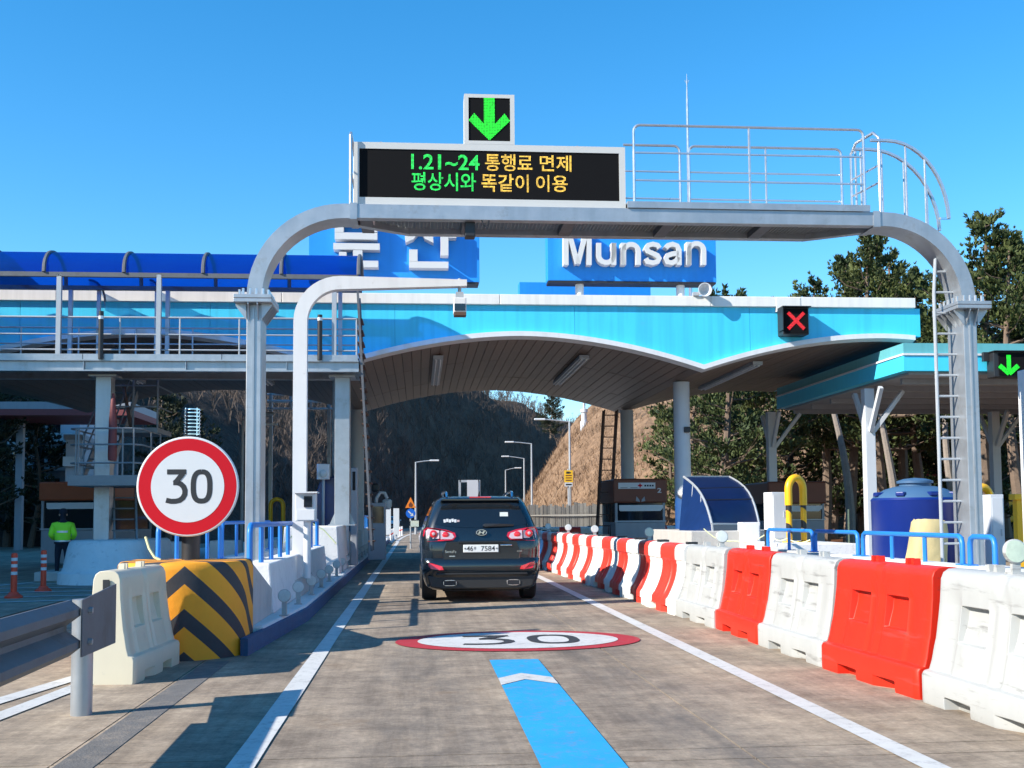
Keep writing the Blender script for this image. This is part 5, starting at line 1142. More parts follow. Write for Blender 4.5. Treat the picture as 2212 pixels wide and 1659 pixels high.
for s_ in (-1, 1):
    chain(0, [(s_ * .10, 0, .86), (s_ * .11, .05 * s_, .50), (s_ * .115, -.02 + .04 * s_, .10), (s_ * .12, .10 + .04 * s_, .035)], [.095, .065, .045, (.045, .035)])
    h0 = chain(3, [(s_ * .20, .02, 1.42), (s_ * .27, -.02, 1.16), (s_ * .20, .22, 1.05), (s_ * .17, .29, 1.06)], [.062, .048, .038, (.036, .022)])
    for k in range(4): chain(h0, [(s_ * (.15 + .017 * k), .36, 1.075), (s_ * (.145 + .017 * k), .40 - .008 * abs(k - 1), 1.05)], [.011, .008])
    chain(h0, [(s_ * .135, .30, 1.09), (s_ * .115, .335, 1.10)], [.012, .009])
skin_obj('body', V_, E_, R_, 'navy_cloth', t)
jv = [(0, 0, .93), (0, .0, 1.10), (0, .02, 1.30), (0, .03, 1.46), (0, .035, 1.52)] + [v for s_ in (-1, 1) for v in ((s_ * .21, .02, 1.41), (s_ * .285, -.02, 1.16), (s_ * .215, .20, 1.05))]
skin_obj('jacket', jv, [(0, 1), (1, 2), (2, 3), (3, 4), (3, 5), (5, 6), (6, 7), (3, 8), (8, 9), (9, 10)], [(.21, .16), (.205, .155), (.235, .16), (.15, .12), (.08, .08), .085, .07, .055, .085, .07, .055], 'hi_vis', t)
for z, hw_, hd in ((1.0, .217, .165), (1.24, .232, .168)): MB().lathe([(1, -.025), (1.0, .025)], (0, .005, 0), 28).build('reflective_band', 'silver_tape', t, sm=True).matrix_local = Matrix.Translation((0, .005, z)) @ Matrix.Diagonal((hw_ * .86, hd * .86, 1, 1))
MB().lathe([(.222, .0), (.222, .05)], (0, .005, .93), 24).build('jacket_hem', 'navy_cloth', t, sm=True).scale = (.9, .72, 1)
MB().lathe([(.088, 1.70), (.098, 1.74), (.092, 1.80), (.06, 1.84), (.01, 1.85)], (0, .055, 0), 20).build('cap', 'navy_cloth', t, sm=True)
MB().lathe([(.012, -.03), (.018, 0), (.012, .03)], (0, .158, 1.70), 8).build('nose', 'skin', t, sm=True)
for s_ in (-1, 1): MB().lathe([(.01, -.03), (.02, 0), (.01, .03)], (s_ * .085, .06, 1.68), 8).build('ear', 'skin', t, sm=True)

# toll booths
def booth(label, loc, rz, w_, d_, h_, band, front, num=None, cross=False):
    t = thing('toll_booth', label, 'booth', loc, rz, 'toll booths'); zb_ = h_ - band
    MB().box(-w_ / 2, 0, 0, w_ / 2, d_, .95).build('wall', 'booth_grey', t, bev=.02)
    MB().box(-w_ / 2 + .05, .05, .952, w_ / 2 - .05, d_ - .05, zb_ - .002).build('window', 'glass_dark', t)
    for sx in (-1, 1):
        for yy in (0, d_ - .07): MB().box(sx * (w_ / 2 - .035) - .035, yy, .95, sx * (w_ / 2 - .035) + .035, yy + .07, zb_).build('pillar', 'booth_grey', t)
    MB().box(-w_ / 2 - .06, -.06, zb_, w_ / 2 + .06, d_ + .06, h_).build('roof_band', front, t, bev=.05)
    MB().box(-w_ / 2 - .02, -.03, .96, w_ / 2 + .02, .02, 1.0).build('sill', 'rail_grey', t)
    if cross:
        b = MB().box(-w_ * .44, -.075, h_ - .30, w_ * .30, -.062, h_ - .12).build('notice', 'white_sign', t)
        MB().box(-.075, -.082, h_ - .225, .055, -.076, h_ - .185).box(-.03, -.082, h_ - .265, .01, -.076, h_ - .2255).box(-.03, -.082, h_ - .1845, .01, -.076, h_ - .145).build('red_cross', 'red_sign', b)
        for k, xx in enumerate((-.40, -.20)): MB().box(w_ * xx, -.08, h_ - .275, w_ * (xx + .14), -.0755, h_ - .262).build('small_print', 'sign_black', b)
        for k in range(4): MB().box(w_ * (.08 + .05 * k), -.08, h_ - .235, w_ * (.115 + .05 * k), -.0755, h_ - .185).build('lettering', 'navy_cloth', b)
        mbn = text_mb('2', w_ * .34, h_ - .42, w_ * .42, h_ - .28, -.066, .02); mbn.build('number', 'white_sign', t)
        MB().prism([(-.14, zb_ + .06), (-.02, zb_ + .03), (-.04, zb_ + .10), (-.12, zb_ + .2)], -.068, -.062).prism([(.02, zb_ + .03), (.14, zb_ + .06), (.12, zb_ + .2), (.04, zb_ + .10)], -.068, -.062).build('emblem', 'booth_grey', t)
    MB().prism([(-w_ * .42, zb_ - .06), (w_ * .46, zb_ - .06), (w_ * .46, zb_ - .14), (w_ * .40, zb_ - .24), (-w_ * .40, zb_ - .24), (-w_ * .42, zb_ - .2)], -.02, .03).build('valance', 'white_sign', t)
    return t
q = px(1383, 1100, 32.5); h_ = px(1383, 1034, 32.5).z
booth('brown toll booth number 2 with a red cross notice', (q.x, 32.5, .2), R(0), 1.5, 2.3, h_ - .2, .72, 'booth_brown', '2', True)
q = px(1722, 1100, 34); booth('dark toll booth behind the yellow striped hoop', (q.x, 34, .2), R(0), 1.75, 2.4, px(1722, 1040, 34).z - .2, .7, 'booth_brown')
q = px(165, 1100, 33); booth('grey toll booth with an orange-brown band beyond the hi-vis worker', (q.x, 33, .1), R(-14), 2.2, 2.4, px(165, 1040, 33).z - .1, .55, 'booth_orange')
# coloured bins stacked beyond the left stair
for k, (vx, vy, m, nm) in enumerate(((255, 1150, 'yellow', 'yellow'), (290, 1150, 'yellow', 'yellow'), (318, 1150, 'tank_blue', 'blue'), (257, 1090, 'yellow', 'yellow'), (300, 1095, 'tank_blue', 'blue'))):
    q = px(vx, vy, 38); o = MB().prism([(-.26, 0), (.26, 0), (.3, .55), (.3, .62), (-.3, .62), (-.3, .55)], -.22, .22).build('storage_bin', m, bev=.015); o.location = (q.x, 38, 0.0 if k < 3 else .63); o.rotation_euler.z = R(3 * k - 5)
    tag(o, ['left %s bin of the bottom row beyond the stair', 'middle %s bin of the bottom row beyond the stair', '%s bin at the right end of the bottom row', '%s bin on top of the left bin', '%s bin on top at the right'][k] % nm, 'bin', 'storage bins')
# height-limit pipes and a lamp bracket behind the canopy
t = thing('pipe_gate', 'white horizontal pipes of a height gate behind the camera pole', 'gate', (px(650, 870, 39).x, 39, 0)); ox = t.location.x
za, zb_ = px(650, 867, 39).z, px(650, 883, 39).z; xa, xb = px(577, 870, 39).x - ox, px(722, 870, 39).x - ox
for z in (za, zb_, px(650, 852, 39).z): MB().tube([(xa, 0, z), (xb, 0, z)], .05 if z == za else .035, 10).build('pipe', 'white_paint', t, sm=True)
for f in (.05, .35, .65, .92): MB().box(xa + (xb - xa) * f - .04, -.04, zb_, xa + (xb - xa) * f + .04, .04, zb_ + .8).build('upright', 'rail_grey', t)
for f in (.05, .92): MB().box(xa + (xb - xa) * f - .06, .06, 0, xa + (xb - xa) * f + .06, .18, zb_ + .8).build('leg', 'rail_grey', t)
q = px(524, 900, 36); t = thing('lamp_post', 'thin dark lamp post left of the gantry post under the canopy', 'lamp', (q.x, 36, 0))
zz = px(545, 895, 36).z; MB().tube([(0, 0, 0), (0, 0, zz - .5), (.05, 0, zz - .2), (.2, 0, zz - .02), (.5, 0, zz + .02), (1.0, 0, zz + .02)], .05, 8).build('mast', 'rail_grey', t, sm=True)
MB().box(.6, -.06, zz - .35, 1.1, .06, zz - .29).build('head', 'white_paint', t, bev=.01)
# signal lamp box and navy stair cover beyond the camera pole
def stair_cover(label, x0, x1, y, zb_, zt_, d_):
    t = thing('stair_cover', label, 'shelter', ((x0 + x1) / 2, y, .2)); w_ = x1 - x0; n_ = 10; h_ = zt_ - zb_
    MB().box(-w_ / 2, 0, 0, w_ / 2, d_, zb_ - .2).build('base', 'concrete', t, bev=.02)
    def curve(k): f = k / n_; return (-w_ / 2 + w_ * (.12 + .88 * math.sin(f * math.pi / 2) ** 1.15) if 1 else 0, zb_ - .2 + h_ * (.02 + .98 * math.cos(f * math.pi / 2) ** .85))
    # roof leans over from the tall left side down to the right, its front face open to the lane
    pts = [(-w_ / 2 + w_ * (.06 + .55 * math.sin(k / n_ * math.pi / 2)), zb_ - .2 + h_ * (1 - (k / n_) ** 1.7 * .72)) for k in range(n_ + 1)]
    return t, pts
q0, q1 = px(1462, 1175, 25), px(1645, 1030, 25); zt_ = q1.z; zb_ = px(1500, 1146, 24.3).z
t = thing('stair_cover', 'dark blue curved plastic stair cover on the right island', 'shelter', (px(1555, 1100, 25).x, 25, .2))
ox = t.location.x; P = lambda vx, vy, Y: Vector((px(vx, vy, Y).x - ox, Y - 25, px(vx, vy, Y).z - .2))
f0, f1, f2, f3 = P(1477, 1030, 26.2), P(1538, 1132, 23.6), P(1540, 1152, 23.6), P(1466, 1160, 24.6)
g0, g1 = P(1575, 1030, 27.6), P(1640, 1133, 25.0)
def qc(a, b, bulge, n=8): return [a.lerp(b, k / n) + Vector((.0, -.28 * bulge, .30 * bulge)) * math.sin(math.pi * k / n) + Vector((.16 * bulge, 0, 0)) * math.sin(math.pi * k / n) for k in range(n + 1)]
c1, c2 = qc(f0, f1, .4), qc(g0, g1, .55)
MB().add(c1 + c2, [(i, i + 1, 9 + i + 1, 9 + i) for i in range(8)]).build('roof_sheet', 'navy_sheet', t, sm=True)
MB().add(c1 + [f2, f3], [tuple(range(len(c1) + 2))]).build('side_sheet', 'navy_sheet', t)
MB().add([f1, f2, P(1642, 1150, 25.0), g1], [(0, 1, 2, 3)]).build('front_sheet', 'navy_sheet', t)
for c in (c1, c2): MB().tube(c, .03, 6).build('rib', 'rail_grey', t, sm=True)
for k in (3, 5): MB().tube([c1[k], c2[k]], .012, 5).build('seam', 'black_plastic', t)
for k in (2, 4): MB().tube([c1[k], f3.lerp(f2, k / 6)], .015, 5).build('side_seam', 'rail_grey', t)
MB().tube([f1, g1], .025, 6).tube([f1, f2], .025, 6).tube([f0, g0], .025, 6).build('edge_frame', 'rail_grey', t)
MB().box(f3.x - .02, -1.6, 0, g1.x + .1, 2.2, zb_ - .2).build('base', 'concrete', t, bev=.02)
q0, q1 = px(683, 1132, 29), px(727, 1030, 29)
tag(MB().prism([(0, 0), (q1.x - q0.x, 0), (q1.x - q0.x, q1.z - .2), (.25, q1.z - .2), (.08, q1.z - .35), (0, q1.z - .6)], 0, 1.8).build('stair_cover', 'navy_sheet', bev=.02), 'dark blue boxy stair cover between camera pole and walkway column', 'shelter'); bpy.data.objects['stair_cover.001'].location = (q0.x, 29, .2)
q0, q1 = px(672, 1031, 27), px(700, 995, 27); cx_ = (q0.x + q1.x) / 2
t = thing('lane_lamp', 'white lamp box on a thin pole right of the camera cabinet', 'lamp', (cx_, 28.7, .2)); MB().box(-.16, -.1, q0.z - .2, .16, .1, q1.z - .2).build('case', 'white_paint', t, bev=.02); MB().tube([(0, 0, 0), (0, 0, q0.z - .2)], .04, 8).build('pole', 'rail_grey', t); MB().lathe([(.10, 0), (.09, .04), (.05, .06)], (0, -.1, q0.z - .05), 16, Matrix.Rotation(R(90), 3, 'X')).build('lens', 'reflector_disc', t, sm=True)
# lane-side machines on the island
for lbl, vx0, vx1, vy0, vy1, Y in (('grey payment terminal box on the left island past the ladder stair', 795, 833, 1086, 1138, 30.5), ('tall grey cabinet behind the walkway column', 757, 772, 1010, 1120, 27.2)):
    q0, q1 = px(vx0, vy1, Y), px(vx1, vy0, Y); w_ = q1.x - q0.x; t = thing('lane_machine', lbl, 'machine', ((q0.x + q1.x) / 2, Y, .2))
    MB().box(-w_ / 2, 0, 0, w_ / 2, .45, q1.z - .2).build('case', 'booth_grey', t, bev=.02); MB().box(-w_ / 2 + .05, -.012, q1.z - .75, w_ / 2 - .05, -.001, q1.z - .3).build('panel', 'glass_dark', t)
q = px(812, 1100, 33); t = thing('lane_camera', 'white gooseneck camera stand on the left island', 'camera', (q.x, 33, .2))
MB().tube([(0, 0, 0), (0, 0, 1.5), (.02, 0, 1.72), (.12, 0, 1.88), (.26, 0, 1.86), (.33, 0, 1.7)], .05, 10).build('neck', 'white_paint', t, sm=True); MB().lathe([(.08, 0), (.14, .1), (.14, .26), (.09, .3)], (.33, 0, 1.38), 16).build('head', 'white_paint', t, sm=True); MB().box(-.12, -.1, 1.9, .1, .1, 2.15).build('dome', 'black_plastic', t, bev=.05)
q = px(598, 1130, 31); t = thing('hoop_guard', 'yellow pipe hoop guard behind the left gantry post', 'bollard', (q.x, 31, 0)); hz = px(598, 1076, 31).z
MB().tube([(-.17, 0, 0), (-.17, 0, hz - .2)] + [(-.17 * math.cos(R(a)), 0, hz - .2 + .17 * math.sin(R(a))) for a in range(15, 180, 15)] + [(.17, 0, hz - .2), (.17, 0, 0)], .06, 10).build('hoop', 'yellow', t, sm=True)
# apartments and a distant canopy
for k, (vx0, vx1, vt, Y) in enumerate(((95, 172, 895, 60), (140, 178, 950, 55), (20, 70, 930, 62))):
    q0, q1 = px(vx0, 1120, Y), px(vx1, vt, Y); w_ = q1.x - q0.x; hz = q1.z; t = thing('apartment_block', ['pale apartment block seen left of the stair tower', 'narrow pale apartment wing against the stair tower', 'pale apartment block near the left picture edge'][k], 'building', ((q0.x + q1.x) / 2, Y, 0), R(8), 'distant apartments')
    MB().box(-w_ / 2, 0, 0, w_ / 2, 9, hz).build('wall', 'apartment', t); MB().box(-w_ / 2 - .1, -.1, hz, w_ / 2 + .1, 9.1, hz + .25).build('parapet', 'booth_grey', t)
    for fl_ in range(int(hz / 1.5)):
        MB().box(-w_ / 2 - .05, -.5, .9 + fl_ * 1.5, w_ / 2 - .1, -.002, 1.35 + fl_ * 1.5).build('balcony', 'white_paint', t)
        for xx in range(int(w_ / .9)): MB().box(-w_ / 2 + .15 + xx * .9, -.03, 1.4 + fl_ * 1.5, -w_ / 2 + .75 + xx * .9, .0 - .002, 2.0 + fl_ * 1.5).build('window', 'glass_dark', t)
q0, q1 = px(-30, 897, 50), px(282, 868, 50); t = thing('far_canopy', 'pale blue flat canopy with a red stripe behind the left stair', 'canopy', ((q0.x + q1.x) / 2, 50, 0)); w_ = q1.x - q0.x
MB().box(-w_ / 2, 0, q0.z + .28, w_ / 2, 5, q1.z).build('fascia', 'booth_grey', t); MB().box(-w_ / 2, -.02, q0.z, w_ / 2, 5.02, q0.z + .278).build('stripe', 'pink_red', t)
for f in (-.38, .3): MB().box(w_ * f - .15, 2, 0, w_ * f + .15, 2.3, q0.z).build('post', 'booth_grey', t)


# ================================================================== LANE BARRIERS ON THE RIGHT
seq = [('plastic_white', 6.95, 'nearest white plastic barrier cut by the right picture edge'), ('plastic_red', 8.75, 'large plain red plastic barrier nearest the camera'), ('plastic_white', 10.53, 'plain white plastic barrier between the two plain red ones'), ('plastic_red', 12.25, 'second plain red plastic barrier, farther along the lane'), ('plastic_white', 13.97, 'plain white plastic barrier where the striped row begins')]
def bx(Y): return 3.62 - .0173 * (Y - 7.7)
rs = random.Random(9)
for m, Y, lb in seq:
    pe_barrier((bx(Y) + .285 + rs.uniform(-.015, .015), Y, 0), R(90.9 + rs.uniform(-2.2, 2.2)), m, lb, 'plain plastic barriers')
pe_barrier((bx(5.1) + .29, 5.1, 0), R(91), 'plastic_red', 'red plastic barrier mostly outside the right picture edge', 'plain plastic barriers') if False else None
def stripe_mat():
    m, nt, b = nodes_mat('plastic_striped'); N = nt.nodes.new; L = nt.links.new; tc = N('ShaderNodeTexCoord'); sp = N('ShaderNodeSeparateXYZ'); L(tc.outputs['Object'], sp.inputs[0])
    ab = N('ShaderNodeMath'); ab.operation = 'ABSOLUTE'; L(sp.outputs[0], ab.inputs[0])
    lt_ = N('ShaderNodeMath'); lt_.operation = 'LESS_THAN'; lt_.inputs[1].default_value = .40; L(ab.outputs[0], lt_.inputs[0])
    n = N('ShaderNodeTexNoise'); n.inputs['Scale'].default_value = 5; n.inputs['Detail'].default_value = 8; L(tc.outputs['Object'], n.inputs['Vector'])
    r = N('ShaderNodeMix'); r.data_type = 'RGBA'; r.inputs[6].default_value = (.68, .05, .03, 1); r.inputs[7].default_value = (.82, .04, .025, 1); L(n.outputs['Fac'], r.inputs[0])
    w_ = N('ShaderNodeMix'); w_.data_type = 'RGBA'; w_.inputs[6].default_value = (.66, .66, .62, 1); w_.inputs[7].default_value = (.80, .80, .78, 1); L(n.outputs['Fac'], w_.inputs[0])
    x = N('ShaderNodeMix'); x.data_type = 'RGBA'; L(lt_.outputs[0], x.inputs[0]); L(w_.outputs[2], x.inputs[6]); L(r.outputs[2], x.inputs[7]); L(x.outputs[2], b.inputs['Base Color']); b.inputs['Roughness'].default_value = .42; M['plastic_striped'] = m
stripe_mat()
SM_ = pe_mesh(1.64, 'shell', True); SM_.materials.append(M['plastic_striped'])
def striped(loc, rz, label, group):
    t = thing('striped_barrier', label, 'barrier', loc, rz, group); o = bpy.data.objects.new('shell', SM_); COL.objects.link(o); o.parent = t
    b = o.modifiers.new('bevel', 'BEVEL'); b.width = .012; b.segments = 2; b.limit_method = 'ANGLE'; b.angle_limit = R(40)
    for q_ in (-.75, .75): MB().box(q_ - .05, -.07, .953, q_ + .05, .07, .985).build('joint_pin', 'black_plastic', t)
    return t
    t; return t
for k in range(13):
    Y = 15.70 + 1.66 * k
    striped((bx(Y) + .285 + rs.uniform(-.035, .035), Y + rs.uniform(-.012, .012), 0), R(90.9 + rs.uniform(-2.4, 2.4)), 'red and white striped barrier beside the lane, %s of the striped row' % ordn(k), 'striped barriers beside the lane')
for k in range(5):
    striped((3.9 + 1.72 * k, 40 + .5 * k, 0), R(8 + rs.uniform(-4, 4)), 'red and white barrier across the closed lane, %s from the left' % ordn(k), 'striped barriers across the closed lane')
for k, (vx, vy, Y, r_) in enumerate(((2133, 1192, 7.0, .082), (1530, 1162, 13.6, .078), (1404, 1155, 17.6, .078), (1295, 1147, 22.5, .08), (1254, 1146, 26.0, .08), (1212, 1143, 29.5, .08), (1180, 1141, 33, .08))):
    q = px(vx, vy, Y); disc((bx(Y) + .285, Y, .95), ['large round reflector on the nearest white barrier', 'round reflector where plain and striped barriers meet', 'pale round reflector on the striped row, nearest of them', 'second round reflector on the striped row', 'third round reflector on the striped row', 'fourth round reflector on the striped row', 'farthest round reflector on the striped row'][k], r_, max(.13, q.z - .95), 0, 'reflector_green' if k in (0, 2) else 'reflector_disc', 'barrier-top reflectors', -8)

# ================================================================== RIGHT ISLAND
ri = struct(MB().prism([(6.75, 10.5), (6.75, 70), (9.6, 70), (9.6, 13), (8.4, 10.5)], -.05, .2, 'z').build('right_island', 'white_concrete', bev=.03))
tag(block('concrete_block', '', 6.6, 7.1, 11.2, 17.6, .0, .70), 'long white parapet block under the right gantry post', 'barrier')
tag(block('concrete_block', '', 6.62, 7.1, 17.7, 18.9, .0, .68, 'concrete'), 'dark grey parapet block behind the plain white barrier', 'barrier')
tag(block('concrete_block', '', 6.64, 7.1, 19.0, 20.6, .0, .70, 'concrete'), 'weathered parapet block nearest the striped hoop', 'barrier')
tag(block('concrete_block', '', 6.66, 7.1, 20.7, 22.2, .0, .72), 'weathered white parapet block below the white cabinet', 'barrier')
tag(block('concrete_plinth', '', 7.35, 9.0, 14.6, 16.6, .2, .55), 'white footing of the right gantry post', 'plinth')
tag(block('concrete_plinth', '', 7.0, 8.6, 20.9, 23.6, .2, .78), 'pale slab carrying the striped hoop and cabinets', 'plinth')
for lb, vx0, vx1, n_ in (('blue rail at the far end of the right island below the hoop', 1665, 1766, 1), ('blue rail between the hoop and the tank', 1772, 1869, 0), ('long blue rail in front of the tank and the right gantry post', 1881, 2110, 2), ('blue rail at the right picture edge beside the large reflector', 2128, 2186, 0)):
    Y0 = 6.85 * 2400 / (vx0 - 890); Y1 = 6.85 * 2400 / (vx1 - 890)
    rail(lb, ((6.85, Y0), (6.85, Y1)), .70, 1.06, n_, .034, group='right island rails')
rail('small square blue rail left of the dark stair cover', ((6.9, 27.6), (6.9, 24.8)), .66, 1.12, 1, .035, group='right island rails')
# blue tank
q = px(1978, 1100, 20.2); tz = px(1978, 1078, 20.2).z - .2 + .2; t = thing('water_tank', 'big round dark blue plastic tank with a domed pale lid', 'tank', (q.x, 20.2, .2))
rT = .80
MB().lathe([(rT * .97, 0), (rT, .04), (rT, tz - .25), (rT * 1.01, tz - .22), (rT * .98, tz - .18)], (0, 0, 0), 48).build('drum', 'tank_blue', t, sm=True)
z0_ = tz - .182; MB().lathe([(rT * .97, z0_), (rT * .92, z0_ + .05), (rT * .7, z0_ + .16), (rT * .5, z0_ + .21), (rT * .42, z0_ + .22)], (0, 0, 0), 48).build('shoulder', 'tank_lid', t, sm=True)
z1_ = z0_ + .222; MB().lathe([(rT * .36, z1_), (rT * .36, z1_ + .05), (rT * .41, z1_ + .055), (rT * .41, z1_ + .10), (rT * .25, z1_ + .14), (.01, z1_ + .16)], (0, 0, 0), 32).build('lid', 'tank_lid', t, sm=True)
for a in range(0, 360, 45): MB().cbox((rT * .80 * math.cos(R(a)), rT * .80 * math.sin(R(a)), z0_ + .07), (.3, .16, .08), R(a)).build('shoulder_rib', 'tank_blue', t, bev=.02)
# tarp-wrapped bundle
q = px(2022, 1160, 16.9); t = thing('tarp_bundle', 'cream tarpaulin-wrapped bundle beside the ladder foot', 'bundle', (q.x, 17.2, .2))
def crumple(pts_z, seed):
    rs_ = random.Random(seed); vs = []; n_ = 22
    for (rx, ry, z, ox_) in pts_z:
        for j in range(n_):
            a = 2 * math.pi * j / n_; k = 1 + rs_.uniform(-.05, .05) + .06 * math.sin(5 * a + z * 4); c, s_ = math.cos(a), math.sin(a)
            vs.append((ox_ + rx * k * math.copysign(abs(c) ** .55, c), ry * k * math.copysign(abs(s_) ** .55, s_), z + rs_.uniform(-.015, .015)))
    m_ = len(pts_z); return MB().add(vs, [(i * n_ + j, i * n_ + (j + 1) % n_, (i + 1) * n_ + (j + 1) % n_, (i + 1) * n_ + j) for i in range(m_ - 1) for j in range(n_)] + [tuple((m_ - 1) * n_ + j for j in range(n_))])
hz = px(2022, 1122, 16.9).z - .2
crumple([(.36, .3, 0, -.12), (.34, .28, .15, -.10), (.29, .25, .4, -.02), (.27, .24, .6, 0), (.26, .23, hz * .8, .02), (.25, .22, hz * .96, .02), (.20, .18, hz, .02)], 3).build('cover', 'tarp', t, sm=True)
MB().box(.05, -.05, 0, .11, .01, .3).build('strap', 'rope', t)
# striped hoop guards
def hoop_mat():
    m, nt, b = nodes_mat('hoop_stripes'); N = nt.nodes.new; L = nt.links.new; tc = N('ShaderNodeTexCoord'); sp = N('ShaderNodeSeparateXYZ'); L(tc.outputs['Object'], sp.inputs[0])
    a = N('ShaderNodeMath'); a.operation = 'MULTIPLY_ADD'; a.inputs[1].default_value = .9; L(sp.outputs[0], a.inputs[0]); L(sp.outputs[2], a.inputs[2])
    d = N('ShaderNodeMath'); d.operation = 'DIVIDE'; d.inputs[1].default_value = .42; L(a.outputs[0], d.inputs[0]); f = N('ShaderNodeMath'); f.operation = 'FRACT'; L(d.outputs[0], f.inputs[0])
    g_ = N('ShaderNodeMath'); g_.operation = 'LESS_THAN'; g_.inputs[1].default_value = .38; L(f.outputs[0], g_.inputs[0])
    x = N('ShaderNodeMix'); x.data_type = 'RGBA'; L(g_.outputs[0], x.inputs[0]); x.inputs[6].default_value = (.82, .42, .01, 1); x.inputs[7].default_value = (.02, .02, .022, 1); L(x.outputs[2], b.inputs['Base Color']); b.inputs['Roughness'].default_value = .4; M['hoop_stripes'] = m
hoop_mat()
def hoop(label, vx, vt, Y, rz=0, w_=.19, z0=.2):
    q = px(vx, vt, Y); t = thing('hoop_guard', label, 'bollard', (q.x, Y, z0), rz, 'striped hoop guards'); h_ = q.z - z0
    for s_ in (-1, 1): MB().tube([(s_ * w_, 0, 0), (s_ * w_, 0, h_ - .62)], .062, 14).build('leg', 'hoop_stripes', t, sm=True)
    MB().tube([(-w_, 0, h_ - .62), (-w_, 0, h_ - .30)] + [(-w_ * math.cos(R(a)), 0, h_ - .30 + .24 * math.sin(R(a))) for a in range(15, 180, 15)] + [(w_, 0, h_ - .30), (w_, 0, h_ - .62)], .078, 14).build('bow', 'yellow', t, sm=True)
    for s_ in (-1, 1): MB().cbox((s_ * w_, 0, .01), (.2, .2, .02)).build('foot_plate', 'yellow', t)
hoop('yellow hoop guard with black-striped legs beside the white cabinet', 1718, 1026, 22.2, R(24), .20, .78)
hoop('yellow striped hoop guard just right of the right gantry post', 2122, 1046, 20.5, R(20), .20)
def cabinet(label, vx0, vx1, vy0, vy1, Y, m='white_paint', z0=.2, rz=0):
    q0, q1 = px(vx0, vy1, Y), px(vx1, vy0, Y); w_ = q1.x - q0.x; t = thing('cabinet', label, 'cabinet', ((q0.x + q1.x) / 2, Y, z0), rz); h_ = q1.z - z0
    MB().box(-w_ / 2, 0, 0, w_ / 2, .35, h_).build('case', m, t, bev=.012); MB().box(-w_ / 2 + .03, -.012, .08, w_ / 2 - .03, -.001, h_ - .06).build('door', m, t); MB().box(w_ / 2 - .08, -.03, h_ * .5, w_ / 2 - .06, -.012, h_ * .5 + .12).build('handle', 'rail_grey', t)
cabinet('tall narrow white cabinet left of the striped hoop', 1668, 1700, 1063, 1165, 22.6, z0=.78, rz=R(12))
cabinet('short white cabinet in front of the blue stair cover', 1604, 1642, 1128, 1178, 23.2, z0=.2)
cabinet('tall grey cabinet right of the right gantry post', 2143, 2168, 1068, 1200, 19.0, 'column_paint')
q = px(2212, 1000, 16); t = thing('white_post', 'white steel post at the extreme right picture edge', 'post', (q.x + .10, 16, 0)); MB().box(-.1, -.1, 0, .1, .1, px(2210, 800, 16).z).build('shaft', 'white_paint', t, bev=.01); MB().box(-.2, -.2, 0, .2, .2, .03).build('base_plate', 'white_paint', t)
q = px(2200, 1080, 18); tag(MB().box(-.07, -.07, 0, .07, .07, px(2195, 1080, 18).z - .1).box(-.12, -.1, px(2195, 1080, 18).z - .1, .08, .1, px(2195, 1080, 18).z).build('yellow_post', 'yellow', bev=.01), 'yellow post beside the white post at the right edge', 'post'); bpy.data.objects['yellow_post'].location = (q.x, 18, .1)
o = tag(MB().tube([(0, 0, 0), (.01, 0, px(1838, 1100, 30).z)], .025, 8).build('marker_stake', 'rope', sm=True), 'thin lime green stake in the leaf litter left of the tank', 'stake'); o.location = (px(1833, 1165, 30).x, 30, 0)
# slack yellow rope along the slab
t = thing('rope_line', 'slack pale yellow rope strung from a small post near the cabinets', 'rope', (px(1655, 1150, 21.9).x, 21.9, .66)); ox = t.location.x
pp = [px(1520, 1142, 22.5), px(1585, 1168, 22.3), px(1660, 1150, 21.9), px(1700, 1163, 21.6), px(1760, 1160, 21.2)]
pts = []
for a, b in zip(pp, pp[1:]):
    for k in range(6): f = k / 6; p_ = a.lerp(b, f); pts.append((p_.x - ox, p_.y - 21.9, p_.z - .66 - .10 * math.sin(math.pi * f)))
MB().tube(pts, .012, 6).build('rope', 'rope', t, sm=True); MB().box(-.03, -.03, 0, .03, .03, px(1656, 1144, 21.9).z - .66).build('post', 'black_plastic', t)
t = thing('rope_line', 'pale rope slung over the tall left plinth', 'rope', (-2.1, 22.9, .8)); pts = [(-.55, 0, .05), (-.3, -.02, .25), (.0, -.03, .45), (.25, 0, .30), (.5, .0, .02)]; MB().tube(pts, .014, 6).build('rope', 'rope', t, sm=True)
t = thing('rope_line', 'short pale rope end standing up beside the sign post', 'rope', (-2.6, 11.7, NH)); MB().tube([(0, 0, 0), (-.06, 0, .03), (-.12, .02, .12), (-.16, .03, .24)], .014, 6).build('rope', 'rope', t, sm=True)
# lattice ladder mast beside the booth
q0, q1 = px(1303, 1150, 33.5), px(1318, 885, 33.5); t = thing('lattice_ladder', 'rust-brown ladder mast leaning by toll booth number 2', 'ladder', (q0.x, 33.5, .2)); zt_ = q1.z - .2; dx = q1.x - q0.x
for ox_ in (-.22, .18):
    for oy in (0, .3): MB().bar((ox_ - .03, oy - .2, 0), (ox_ + dx + .05, oy, zt_), .045, .045).build('rail', 'rust', t)
for k in range(13):
    f = (k + .5) / 13; MB().bar((-.22 + dx * f + .05 * f, -.2 + .2 * f, zt_ * f), (.18 + dx * f + .05 * f, -.2 + .2 * f, zt_ * f), .03, .03).build('rung', 'rust', t)
q = px(1476, 1072, 28.6); o = tag(MB().lathe([(.01, -.12), (.09, -.05), (.10, .06), (.02, .16)], (0, 0, 0), 16).build('traffic_mirror', 'white_paint', sm=True), 'small white convex mirror housing left of the blue stair cover', 'mirror'); o.location = (q.x, 28.6, q.z); o.rotation_euler = (R(80), R(20), 0); o.scale = (1.6, .8, 1.7)
